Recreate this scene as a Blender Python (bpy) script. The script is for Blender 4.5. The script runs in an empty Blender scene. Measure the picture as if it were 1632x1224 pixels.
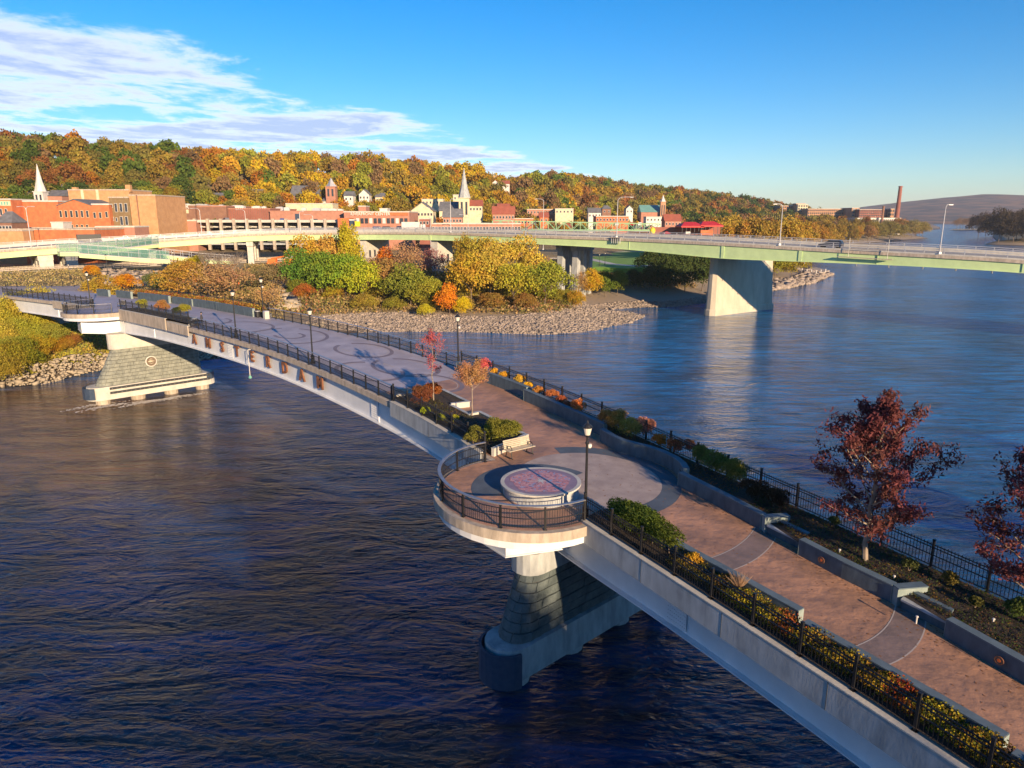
import bpy, bmesh, math, random
import numpy as np
from mathutils import Vector, Matrix
random.seed(7); rng = np.random.default_rng(11)
sc = bpy.context.scene; COL = sc.collection
# ------------------------------------------------------------------ camera
FPX = 1131.0; CAMH = 24.0; TH = math.atan(267/FPX)
cam = bpy.data.cameras.new('camera'); camo = bpy.data.objects.new('camera', cam); COL.objects.link(camo)
camo.location = (0, 0, CAMH); camo.rotation_euler = (math.pi/2-TH, 0, 0)
cam.sensor_width = 36; cam.lens = 36*FPX/1632; cam.clip_start = .5; cam.clip_end = 30000
sc.camera = camo
# ------------------------------------------------------------------ world and sun
SUNV = Vector((.475, -.88, 0)).normalized(); ELEV = math.radians(13)
world = bpy.data.worlds.new('World'); sc.world = world; world.use_nodes = True
wn = world.node_tree; wn.nodes.clear()
def N(t, **k):
    n = wn.nodes.new(t)
    for a, b in k.items(): setattr(n, a, b)
    return n
def wm(op, a, b=None, c=None):
    n = N('ShaderNodeMath', operation=op)
    for i, v in enumerate((a, b, c)):
        if v is None: continue
        if isinstance(v, (int, float)): n.inputs[i].default_value = v
        else: wn.links.new(v, n.inputs[i])
    return n.outputs[0]
sky = N('ShaderNodeTexSky', sky_type='NISHITA', sun_disc=False, sun_elevation=ELEV)
sky.sun_rotation = math.atan2(SUNV.x, SUNV.y)
sky.altitude = 100; sky.air_density = 1.0; sky.dust_density = .1; sky.ozone_density = 3.0
tc = N('ShaderNodeTexCoord'); sp = N('ShaderNodeSeparateXYZ'); wn.links.new(tc.outputs['Generated'], sp.inputs[0])
zc = wm('MAXIMUM', sp.outputs[2], .02)
cu = wm('DIVIDE', sp.outputs[0], zc); cv = wm('DIVIDE', sp.outputs[1], zc)
cb = N('ShaderNodeCombineXYZ'); wn.links.new(wm('MULTIPLY', cu, .55), cb.inputs[0]); wn.links.new(wm('MULTIPLY', cv, .42), cb.inputs[1])
cn = N('ShaderNodeTexNoise'); cn.inputs['Scale'].default_value = 1.75; cn.inputs['Detail'].default_value = 10; cn.inputs['Roughness'].default_value = .66
cn.inputs['Distortion'].default_value = .25
wn.links.new(cb.outputs[0], cn.inputs['Vector'])
# cloud bank lies to the left of a line in the cloud plane, in two belts with a clear gap
side = wm('SUBTRACT', wm('ADD', wm('MULTIPLY', wm('SUBTRACT', cv, 5.7), .30), -1.1), cu)
mk = N('ShaderNodeMapRange', interpolation_type='SMOOTHSTEP'); mk.inputs[1].default_value = -.3; mk.inputs[2].default_value = 1.3
wn.links.new(side, mk.inputs[0])
gap = wm('MULTIPLY', wm('SINE', wm('MULTIPLY', wm('ADD', wm('ADD', cv, wm('MULTIPLY', cu, .55)), -2.2), 1.53)), .085)
dens = wm('ADD', wm('ADD', cn.outputs[0], gap), wm('MULTIPLY', wm('SUBTRACT', mk.outputs[0], 1), .5))
cr_ = N('ShaderNodeMapRange', interpolation_type='SMOOTHSTEP'); cr_.inputs[1].default_value = .345; cr_.inputs[2].default_value = .53
wn.links.new(dens, cr_.inputs[0])
up_ = N('ShaderNodeMapRange'); up_.inputs[1].default_value = .0; up_.inputs[2].default_value = .05
wn.links.new(sp.outputs[2], up_.inputs[0])
cf = wm('MULTIPLY', wm('MULTIPLY', cr_.outputs[0], up_.outputs[0]), .8)
hs = N('ShaderNodeHueSaturation'); hs.inputs['Saturation'].default_value = 1.30; hs.inputs['Value'].default_value = 1.0
tint = N('ShaderNodeMixRGB', blend_type='MULTIPLY'); tint.inputs[0].default_value = 1; tint.inputs[2].default_value = (.86, .97, 1.14, 1)
wn.links.new(sky.outputs[0], tint.inputs[1]); wn.links.new(tint.outputs[0], hs.inputs['Color'])
ccol = N('ShaderNodeMixRGB'); ccol.inputs[1].default_value = (7.6, 7.6, 8.6, 1); ccol.inputs[2].default_value = (3.4, 3.9, 5.8, 1)
cs = N('ShaderNodeMapRange'); cs.inputs[1].default_value = .44; cs.inputs[2].default_value = .60
wn.links.new(dens, cs.inputs[0]); wn.links.new(cs.outputs[0], ccol.inputs[0])
mx = N('ShaderNodeMixRGB'); wn.links.new(cf, mx.inputs[0]); wn.links.new(hs.outputs[0], mx.inputs[1]); wn.links.new(ccol.outputs[0], mx.inputs[2])
bg = N('ShaderNodeBackground'); bg.inputs[1].default_value = .086; wn.links.new(mx.outputs[0], bg.inputs[0])
wo = N('ShaderNodeOutputWorld'); wn.links.new(bg.outputs[0], wo.inputs[0])
sl = bpy.data.lights.new('sun', 'SUN'); sl.energy = 5.0; sl.angle = math.radians(.5); sl.color = (1, .74, .46)
so = bpy.data.objects.new('sun', sl); COL.objects.link(so); so.location = (60, -100, 120)
sd = Vector((SUNV.x*math.cos(ELEV), SUNV.y*math.cos(ELEV), math.sin(ELEV)))
so.rotation_euler = sd.to_track_quat('Z', 'Y').to_euler()
sc.view_settings.view_transform = 'Standard'; sc.view_settings.look = 'None'; sc.view_settings.exposure = .95; sc.view_settings.gamma = 1
sc.cycles.max_bounces = 6; sc.cycles.transparent_max_bounces = 8; sc.cycles.caustics_reflective = False
# ------------------------------------------------------------------ measuring helpers (photo pixel -> point in the place)
FW = np.array([0, math.cos(TH), -math.sin(TH)]); UPV = np.array([0, math.sin(TH), math.cos(TH)])
def ray(px, py): return np.array([(px-816)/FPX, 0, 0])+UPV*(612-py)/FPX+FW
def atz(px, py, z):
    d = ray(px, py); t = (z-CAMH)/d[2]; return np.array([0, 0, CAMH])+d*t
def aty(px, py, Y):
    d = ray(px, py); return np.array([0, 0, CAMH])+d*(Y/d[1])
P0 = np.array([3.5, 32.2]); U = np.array([-.68, .733]); U /= np.linalg.norm(U); V = np.array([U[1], -U[0]])
def hermite(K, W):
    K = np.array(K, float); W = np.array(W, float); m = np.gradient(W, K)
    def f(s):
        c = min(max(s, K[0]), K[-1]); i = min(max(int(np.searchsorted(K, c))-1, 0), len(K)-2); h = K[i+1]-K[i]; t = (c-K[i])/h
        r = (2*t**3-3*t**2+1)*W[i]+(t**3-2*t**2+t)*h*m[i]+(-2*t**3+3*t**2)*W[i+1]+(t**3-t**2)*h*m[i+1]
        if s < K[0]: r += (s-K[0])*m[0]
        if s > K[-1]: r += (s-K[-1])*m[-1]
        return float(r)
    return f
vL = hermite([-40, -24, -16, -8, 0, 9, 18, 28, 40, 50, 60, 70, 84, 100, 125], [-8.8, -5.1, -3.35, -1.75, -.2, 1.65, 3.0, 3.65, 3.75, 3.35, 2.65, 1.8, .4, -1.6, -6])
zs = hermite([-60, -30, -10, 0, 15, 30, 42, 55, 68, 82, 100, 120, 160], [6.9, 8.4, 9.35, 9.8, 10.5, 11.2, 11.7, 11.95, 12.0, 11.9, 11.6, 11.2, 10.5])
def B(s, w, dz=0.):
    p = P0+U*s+V*(vL(s)+w); return (p[0], p[1], zs(s)+dz)
def dk(px, py, off=0.):
    z = 10.
    for i in range(60):
        p = atz(px, py, z+off); s = float((p[:2]-P0)@U); z = z*.6+.4*zs(s)
    return p, s, float((p[:2]-P0)@V)-vL(s)
# ------------------------------------------------------------------ object helpers
WROOT = {}
def tag(o, label=None, cat=None, group=None, kind=None):
    if label: o['label'] = label
    if cat: o['category'] = cat
    if group: o['group'] = group
    if kind: o['kind'] = kind
    return o
def thing(name, label, cat, loc=(0, 0, 0), group=None, rotz=0):
    o = bpy.data.objects.new(name, None); COL.objects.link(o); o.location = loc; o.rotation_euler = (0, 0, rotz); o.empty_display_size = .2
    WROOT[o.name] = Matrix.LocRotScale(Vector(loc), Matrix.Rotation(rotz, 3, 'Z'), None)
    return tag(o, label, cat, group)
def setparent(o, parent, world=True):
    o.parent = parent
    if world and parent.name in WROOT: o.matrix_parent_inverse = WROOT[parent.name].inverted()
class BP(list): fl = 1
class MB:
    def __init__(s): s.v = []; s.f = []
    def add(s, vs, fs):
        o = len(s.v); s.v += [tuple(map(float, p)) for p in vs]; s.f += [tuple(i+o for i in f) for f in fs]; return s
    def box(s, c, d, rz=0., top=1.):
        x, y, z = d[0]/2, d[1]/2, d[2]/2; ca, sa = math.cos(rz), math.sin(rz); vs = []
        for k, q in ((-1, 1.), (1, top)):
            for i, j in ((-1, -1), (1, -1), (1, 1), (-1, 1)):
                a, b = i*x*q, j*y*q; vs.append((c[0]+a*ca-b*sa, c[1]+a*sa+b*ca, c[2]+k*z))
        return s.add(vs, [(3, 2, 1, 0), (4, 5, 6, 7), (0, 1, 5, 4), (1, 2, 6, 5), (2, 3, 7, 6), (3, 0, 4, 7)])
    def tube(s, p, q, r0, r1=None, n=6, cap=True):
        r1 = r0 if r1 is None else r1; p = Vector(p); q = Vector(q); d = (q-p)
        if d.length < 1e-6: return s
        d.normalize(); a = d.orthogonal().normalized(); b = d.cross(a); vs = []
        for c, r in ((p, r0), (q, r1)):
            for k in range(n):
                t = 2*math.pi*k/n; vs.append(c+a*(r*math.cos(t))+b*(r*math.sin(t)))
        fs = [(k, (k+1) % n, n+(k+1) % n, n+k) for k in range(n)]
        if cap: fs += [tuple(range(n))[::-1], tuple(range(n, 2*n))]
        return s.add(vs, fs)
    def lathe(s, prof, c=(0, 0, 0), n=12):
        vs = []; fs = []
        for r, z in prof:
            for k in range(n):
                t = 2*math.pi*k/n; vs.append((c[0]+r*math.cos(t), c[1]+r*math.sin(t), c[2]+z))
        for j in range(len(prof)-1):
            for k in range(n): fs.append((j*n+k, j*n+(k+1) % n, (j+1)*n+(k+1) % n, (j+1)*n+k))
        fs += [tuple(range(n))[::-1], tuple(range((len(prof)-1)*n, len(prof)*n))]
        return s.add(vs, fs)
    def prism(s, poly, z0, z1):
        n = len(poly); a = sum(poly[i][0]*poly[(i+1) % n][1]-poly[(i+1) % n][0]*poly[i][1] for i in range(n))
        if a < 0: poly = poly[::-1]
        z0 = z0 if hasattr(z0, '__len__') else [z0]*n; z1 = z1 if hasattr(z1, '__len__') else [z1]*n
        return s.add([(p[0], p[1], z0[i]) for i, p in enumerate(poly)]+[(p[0], p[1], z1[i]) for i, p in enumerate(poly)],
                     [tuple(range(n))[::-1], tuple(range(n, 2*n))]+[(i, (i+1) % n, n+(i+1) % n, n+i) for i in range(n)])
    def sweep(s, pts, prof, closed=False):
        """profile [(side, up)...] counter-clockwise seen looking back along the path; side = right of travel"""
        P = [Vector(p) for p in pts]; n = len(P); m = len(prof); vs = []
        for i, p in enumerate(P):
            a = P[(i-1) % n] if closed else P[max(i-1, 0)]; b = P[(i+1) % n] if closed else P[min(i+1, n-1)]
            t = (b-a); t.z = 0; t.normalize(); r = Vector((t.y, -t.x, 0))
            if isinstance(pts, BP): r = Vector((V[0], V[1], 0))*pts.fl
            for (u, w) in prof: vs.append(p+r*u+Vector((0, 0, w)))
        fs = []
        for i in range(n if closed else n-1):
            j = (i+1) % n
            for k in range(m): fs.append((i*m+k, i*m+(k+1) % m, j*m+(k+1) % m, j*m+k))
        if not closed: fs += [tuple(range(m))[::-1], tuple(range((n-1)*m, n*m))]
        return s.add(vs, fs)
    def build(s, name, mat, parent=None, smooth=False, kind=None, label=None, world=True):
        me = bpy.data.meshes.new(name); me.from_pydata(s.v, [], s.f); me.validate()
        if not smooth:
            bm = bmesh.new(); bm.from_mesh(me); bmesh.ops.recalc_face_normals(bm, faces=bm.faces); bm.to_mesh(me); bm.free()
        else: me.shade_smooth()
        me.materials.append(mat); o = bpy.data.objects.new(name, me); COL.objects.link(o)
        if parent is not None: setparent(o, parent, world)
        if kind: o['kind'] = kind
        if label: o['label'] = label
        return o
def npmesh(name, v, f, mat, smooth=False):
    me = bpy.data.meshes.new(name); k = f.shape[1]
    me.vertices.add(len(v)); me.vertices.foreach_set('co', v.astype(np.float32).ravel())
    me.loops.add(f.size); me.loops.foreach_set('vertex_index', f.astype(np.int32).ravel())
    me.polygons.add(len(f)); me.polygons.foreach_set('loop_start', np.arange(0, f.size, k, dtype=np.int32)); me.polygons.foreach_set('loop_total', np.full(len(f), k, np.int32))
    me.update(calc_edges=True)
    if smooth: me.shade_smooth()
    if mat: me.materials.append(mat)
    return me
def link(name, me, loc=(0, 0, 0), rz=0, s=1, parent=None, world=True, color=None, link_mat=None):
    o = bpy.data.objects.new(name, me); COL.objects.link(o); o.location = loc; o.rotation_euler = (0, 0, rz)
    o.scale = s if hasattr(s, '__len__') else (s, s, s)
    if parent is not None: setparent(o, parent, world)
    if color is not None: o.color = (*color, 1)
    return o
ZL = [(20, 'behind the arched-window building'), (75, 'round the thin white steeple'), (140, 'above the tan brick block'), (215, 'right above the dark olive building'), (275, 'over the left end of the brown mall'), (335, 'above the parking deck stair block'), (395, 'above the brick house'), (460, 'left of the slate roofed church'), (530, 'round the square bell tower'), (590, 'above the orange sign band'), (650, 'above the cream gabled hall'), (700, 'left of the tall grey spire'), (760, 'right of the tall grey spire'), (820, 'above the arched truss end'), (885, 'above the long cream building'), (945, 'left of the hooked street light'), (1000, 'left of the teal roofed church'), (1060, 'round the slim brick steeple'), (1120, 'above the red canopies'), (1180, 'above the big river pier'), (1250, 'left of the mill'), (1320, 'in front of the mill'), (1400, 'under the tall chimney')]
def near_(px_): return min(ZL, key=lambda a: abs(a[0]-px_))[1]
def hue_(c):
    r_, g_, b_ = c; q = g_/r_
    return 'rust' if q < .5 else ('orange gold' if q < .62 else ('gold' if q < .8 else ('olive gold' if q < 1.0 else 'green')))
# ------------------------------------------------------------------ materials
def mat(name, c1, c2=None, scale=1., rough=.8, bump=0., bscale=None, metal=0., detail=5, lo=.35, hi=.65, spec=.5, stretch=None, objcol=False):
    m = bpy.data.materials.new(name); m.use_nodes = True; nt = m.node_tree; b = nt.nodes['Principled BSDF']
    b.inputs['Roughness'].default_value = rough; b.inputs['Metallic'].default_value = metal; b.inputs['Specular IOR Level'].default_value = spec
    b.inputs['Base Color'].default_value = (*c1, 1)
    geo = nt.nodes.new('ShaderNodeNewGeometry'); vec = geo.outputs['Position']
    if stretch:
        mp = nt.nodes.new('ShaderNodeMapping'); mp.inputs['Scale'].default_value = stretch; nt.links.new(vec, mp.inputs[0]); vec = mp.outputs[0]
    if c2:
        n = nt.nodes.new('ShaderNodeTexNoise'); n.inputs['Scale'].default_value = scale; n.inputs['Detail'].default_value = detail; n.inputs['Roughness'].default_value = .6
        nt.links.new(vec, n.inputs['Vector'])
        r = nt.nodes.new('ShaderNodeMapRange'); r.inputs[1].default_value = lo; r.inputs[2].default_value = hi; nt.links.new(n.outputs[0], r.inputs[0])
        x = nt.nodes.new('ShaderNodeMixRGB'); x.inputs[1].default_value = (*c1, 1); x.inputs[2].default_value = (*c2, 1)
        nt.links.new(r.outputs[0], x.inputs[0]); nt.links.new(x.outputs[0], b.inputs['Base Color'])
    if bump:
        n2 = nt.nodes.new('ShaderNodeTexNoise'); n2.inputs['Scale'].default_value = bscale or scale*4; n2.inputs['Detail'].default_value = 6
        nt.links.new(vec, n2.inputs['Vector'])
        bp = nt.nodes.new('ShaderNodeBump'); bp.inputs['Strength'].default_value = 1; bp.inputs['Distance'].default_value = bump
        nt.links.new(n2.outputs[0], bp.inputs['Height']); nt.links.new(bp.outputs[0], b.inputs['Normal'])
    return m
def leafmat(name, attr=False, trans=.3, vlo=.72, vhi=1.2):
    """leaf colour from the object's colour (or a colour attribute), varied leaf by leaf"""
    m = bpy.data.materials.new(name); m.use_nodes = True; nt = m.node_tree; nt.nodes.clear(); L = nt.links.new
    geo = nt.nodes.new('ShaderNodeNewGeometry')
    if attr:
        c = nt.nodes.new('ShaderNodeAttribute'); c.attribute_name = 'leafcol'; col = c.outputs[0]
    else:
        c = nt.nodes.new('ShaderNodeObjectInfo'); col = c.outputs['Color']
    mr = nt.nodes.new('ShaderNodeMapRange'); mr.inputs[3].default_value = vlo; mr.inputs[4].default_value = vhi; L(geo.outputs['Random Per Island'], mr.inputs[0])
    n = nt.nodes.new('ShaderNodeTexNoise'); n.inputs['Scale'].default_value = .45; n.inputs['Detail'].default_value = 3; L(geo.outputs['Position'], n.inputs['Vector'])
    hr = nt.nodes.new('ShaderNodeMapRange'); hr.inputs[1].default_value = .3; hr.inputs[2].default_value = .7; hr.inputs[3].default_value = .475; hr.inputs[4].default_value = .525; L(n.outputs[0], hr.inputs[0])
    h = nt.nodes.new('ShaderNodeHueSaturation'); L(col, h.inputs['Color']); L(mr.outputs[0], h.inputs['Value']); L(hr.outputs[0], h.inputs['Hue'])
    d = nt.nodes.new('ShaderNodeBsdfDiffuse'); L(h.outputs[0], d.inputs[0]); t = nt.nodes.new('ShaderNodeBsdfTranslucent'); L(h.outputs[0], t.inputs[0])
    x = nt.nodes.new('ShaderNodeMixShader'); x.inputs[0].default_value = trans; L(d.outputs[0], x.inputs[1]); L(t.outputs[0], x.inputs[2])
    o = nt.nodes.new('ShaderNodeOutputMaterial'); L(x.outputs[0], o.inputs[0]); return m
M = {}
M['leaf'] = leafmat('leaf'); M['leaf_a'] = leafmat('leaf_far', True)
M['bark'] = mat('bark', (.10, .075, .055), (.2, .15, .11), 6, .9, .02, 20)
M['bark_pale'] = mat('bark_pale', (.22, .17, .13), (.32, .26, .2), 5, .9)
M['white_steel'] = mat('white_steel', (.72, .73, .75), (.62, .64, .67), .8, .45)
M['conc'] = mat('concrete', (.43, .45, .46), (.27, .285, .295), 1.3, .85, .004, 9, stretch=(1.4, 1.4, .45), detail=9)
M['conc_tan'] = mat('edge_concrete', (.50, .42, .34), (.30, .25, .20), 1.6, .85, .004, 9, stretch=(1.6, 1.6, .4), detail=9)
M['conc_light'] = mat('light_concrete', (.55, .52, .46), (.42, .40, .36), .9, .85, .01, 10)
M['slate'] = mat('slate_wall', (.095, .135, .16), (.055, .08, .10), 2.2, .75, .004, 12, stretch=(1.3, 1.3, .5), detail=8)
M['slate_cap'] = mat('slate_cap', (.12, .165, .195), (.085, .12, .145), 2, .7)
M['lit_wall_end'] = mat('lit_wall_end', (.26, .31, .30), (.18, .23, .22), 3, .8)  # slate wall tone with sunlight put into the colour
M['black'] = mat('black_metal', (.012, .012, .014), (.02, .02, .022), 8, .4)
M['cap_rail'] = mat('cap_rail', (.34, .33, .34), (.26, .25, .26), 4, .35, metal=.5)
M['soil'] = mat('mulch', (.022, .016, .012), (.055, .038, .028), 7, .95, .05, 20)
M['wood'] = mat('bench_wood', (.52, .45, .34), (.4, .34, .25), 6, .6)
M['rust'] = mat('rust_letter', (.24, .10, .05), (.15, .06, .03), 6, .7)
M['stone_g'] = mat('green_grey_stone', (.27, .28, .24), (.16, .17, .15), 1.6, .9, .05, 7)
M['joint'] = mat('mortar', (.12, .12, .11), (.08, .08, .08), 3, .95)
M['stone_shaded'] = mat('shaded_grey_stone', (.11, .135, .14), (.06, .08, .085), 1.4, .85, .06, 5)  # pier stone with the near pier's shade put into its colour
M['navy'] = mat('navy_fender', (.03, .05, .09), (.05, .07, .11), 3, .4)
M['rubber'] = mat('black_fender', (.02, .022, .028), None, 1, .6)
M['asphalt'] = mat('asphalt', (.10, .095, .09), (.14, .13, .12), 1.5, .9)
M['road_pale'] = mat('pale_road', (.26, .24, .22), (.32, .30, .27), .8, .9)
M['green_st'] = mat('green_girder', (.52, .66, .33), (.45, .58, .29), .6, .6)
M['galv'] = mat('galvanised', (.5, .5, .52), (.42, .42, .44), 2, .5, metal=.3)
M['teal'] = mat('teal_panel', (.10, .33, .27), (.2, .45, .38), 1.5, .5)
M['glass'] = mat('window_glass', (.025, .03, .04), (.05, .06, .08), 1.5, .15)
M['white'] = mat('white_paint', (.64, .61, .57), (.5, .47, .44), .7, .6)
M['cream'] = mat('cream_paint', (.64, .56, .38), (.5, .43, .28), .7, .7)
M['roof_g'] = mat('grey_roof', (.17, .17, .18), (.11, .11, .12), .6, .85)
M['roof_r'] = mat('red_roof', (.36, .1, .06), (.28, .08, .05), .6, .85)
M['roof_t'] = mat('teal_roof', (.15, .33, .30), (.12, .27, .25), .5, .7)
M['grass'] = mat('lawn', (.12, .26, .03), (.17, .31, .05), .35, .95, .05, 3)
M['orange'] = mat('orange_plastic', (.75, .16, .03), None, 1, .5)
M['yellow'] = mat('yellow_plastic', (.8, .6, .02), None, 1, .5)
M['red'] = mat('red_canvas', (.62, .03, .03), (.5, .02, .02), 1, .6)
M['skin'] = mat('skin', (.45, .27, .18), None, 1, .6)
M['coat'] = mat('dark_coat', (.035, .035, .04), (.055, .05, .055), 6, .9)
M['tyre'] = mat('tyre', (.015, .015, .015), None, 1, .8)
M['lampglass'] = mat('frosted_glass', (.62, .58, .5), None, 1, .25)
def brick(name, c1, c2, s=.7): return mat(name, c1, c2, s, .9, .03, 3)
M['br_orange'] = brick('orange_brick', (.52, .17, .065), (.42, .12, .05))
M['br_tan'] = brick('tan_brick', (.52, .29, .14), (.42, .22, .10))
M['br_brown'] = brick('brown_brick', (.25, .13, .085), (.19, .095, .065))
M['br_pink'] = brick('pink_brick', (.42, .2, .14), (.34, .16, .11))
M['br_olive'] = brick('olive_brick', (.22, .15, .075), (.17, .115, .055))
M['br_mill'] = brick('mill_brick', (.46, .26, .15), (.38, .2, .12), .2)
M['br_red'] = brick('mill_red', (.3, .11, .08), (.22, .08, .06), .1)
# ------------------------------------------------------------------ terrain
LAND_A = [(-3000, -400), (-600, 40), (-160, 82), (-100, 92), (-74, 99.7), (-69, 102), (-67, 110), (-60, 115), (-51, 120.6), (-47, 135), (-40, 145), (-31, 150), (-22, 150.9), (-10.5, 149.2), (7, 146.8), (18, 152), (26.7, 162.9), (32.6, 175), (31, 181), (25, 187), (33, 192), (45, 194), (56, 202), (68, 213), (80, 228), (89.4, 239), (112, 265), (135, 302), (128, 314), (150, 360), (200, 460), (255, 560), (312, 648), (400, 745), (468, 813), (520, 930), (640, 1150), (843, 1427), (1000, 1700), (1330, 2300), (2600, 2700), (7000, 3000), (9000, 9000), (-9000, 9000), (-9000, -400)]
LAND_B = [(413, 634), (430, 615), (500, 590), (620, 540), (800, 480), (1500, 380), (9000, 300), (9000, 2500), (2600, 2450), (1480, 2150), (1150, 1750), (950, 1400), (790, 1180), (590, 890), (470, 700)]
LAND_C = [(40, -14), (90, 0), (200, 20), (700, 60), (700, -300), (-500, -300), (-500, -90), (-60, -60), (0, -32)]
def sdist(X, Y, poly):
    d = np.full(X.shape, 1e9); ins = np.zeros(X.shape, bool); n = len(poly)
    for i in range(n):
        ax, ay = poly[i]; bx, by = poly[(i+1) % n]; ex, ey = bx-ax, by-ay
        t = np.clip(((X-ax)*ex+(Y-ay)*ey)/(ex*ex+ey*ey), 0, 1); d = np.minimum(d, np.hypot(X-ax-t*ex, Y-ay-t*ey))
        c = ((ay > Y) != (by > Y)) & (X < (bx-ax)*(Y-ay)/((by-ay) or 1e-9)+ax); ins ^= c
    return np.where(ins, d, -d)
HK = [-200, 0, 80, 200, 300, 400, 520, 640, 690, 760, 800, 880, 950, 1000, 1100, 1180, 1250, 1330, 1400, 2600]
HRAT = [.112, .106, .108, .1, .097, .089, .082, .076, .067, .062, .05, .056, .048, .038, .034, .023, .012, .001, -.004, -.004]   # tan of the skyline's elevation
HDR = [480, 480, 480, 490, 500, 520, 540, 560, 580, 620, 650, 720, 790, 860, 1000, 1100, 1200, 1300, 1400, 1500]
HDF = [330, 335, 335, 340, 350, 360, 365, 370, 380, 400, 420, 440, 480, 520, 600, 700, 800, 900, 1000, 1100]
def azpx(X, Y): return 816+FPX*X/np.maximum(.973*Y+4, 1)
def wob(X, Y, s, ph=0.): return (np.sin(X/s+ph)+np.sin(Y/s*1.3+1.7*ph+X/s*.4)+np.sin((X+Y)/s*.71+2.3))/3
def terr(X, Y):
    X = np.asarray(X, float); Y = np.asarray(Y, float)
    a = sdist(X, Y, LAND_A); b = sdist(X, Y, LAND_B)
    da = a+1.3*wob(X, Y, 4.5)*(Y < 500)
    h = np.interp(da, [-40, -3, 0, 16, 22, 34, 60, 90, 220], [-5, -.9, 0, 2.1, 3.6, 5, 6, 8, 12])
    hb = np.interp(b, [-40, -3, 0, 6, 30, 200], [-5, -1, 0, 2.5, 6, 10])
    px = azpx(X, Y); R = np.hypot(X, Y); dr = np.interp(px, HK, HDR); df = np.interp(px, HK, HDF)
    zr = CAMH+dr*np.clip(Y/np.maximum(R, 1), .3, 1)*np.interp(px, HK, HRAT)-12
    t = np.clip((R-df)/(dr-df), 0, 1); t = t*t*(3-2*t)
    hill = np.clip(zr-12, 0, 99)*t*(Y > 0)*np.clip(a/60, 0, 1); h = h+hill+wob(X, Y, 60, 1.)*2.5*t*(a > 60)
    # low park: keep it flat and low under the road bridge
    park = (Y > 190) & (Y < 300) & (X > 5) & (X < 95) & (a > 16); h = np.where(park, np.minimum(h, 7.2+0*h), h)
    fk = [-9999, 1300, 1380, 1430, 1500, 1560, 1632, 1800, 9999]
    zf_ = np.interp(px, fk, [20, 30, 75, 95, 120, 128, 120, 150, 150]); tf = np.clip((R-2700)/1500, 0, 1); tf = tf*tf*(3-2*tf)
    far = zf_*tf*(.84+.12*wob(X, Y, 420, .5)+.07*wob(X, Y, 130, 1.5)+.03*wob(X, Y, 47, 2.5))*(R > 2700)*(Y > 0)
    return np.maximum(np.maximum(h, hb)+np.where(np.maximum(a, b) > 0, far, 0), far-4*(R < 2701))
def gz(x, y): return float(terr(np.array([x]), np.array([y]))[0])
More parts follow.
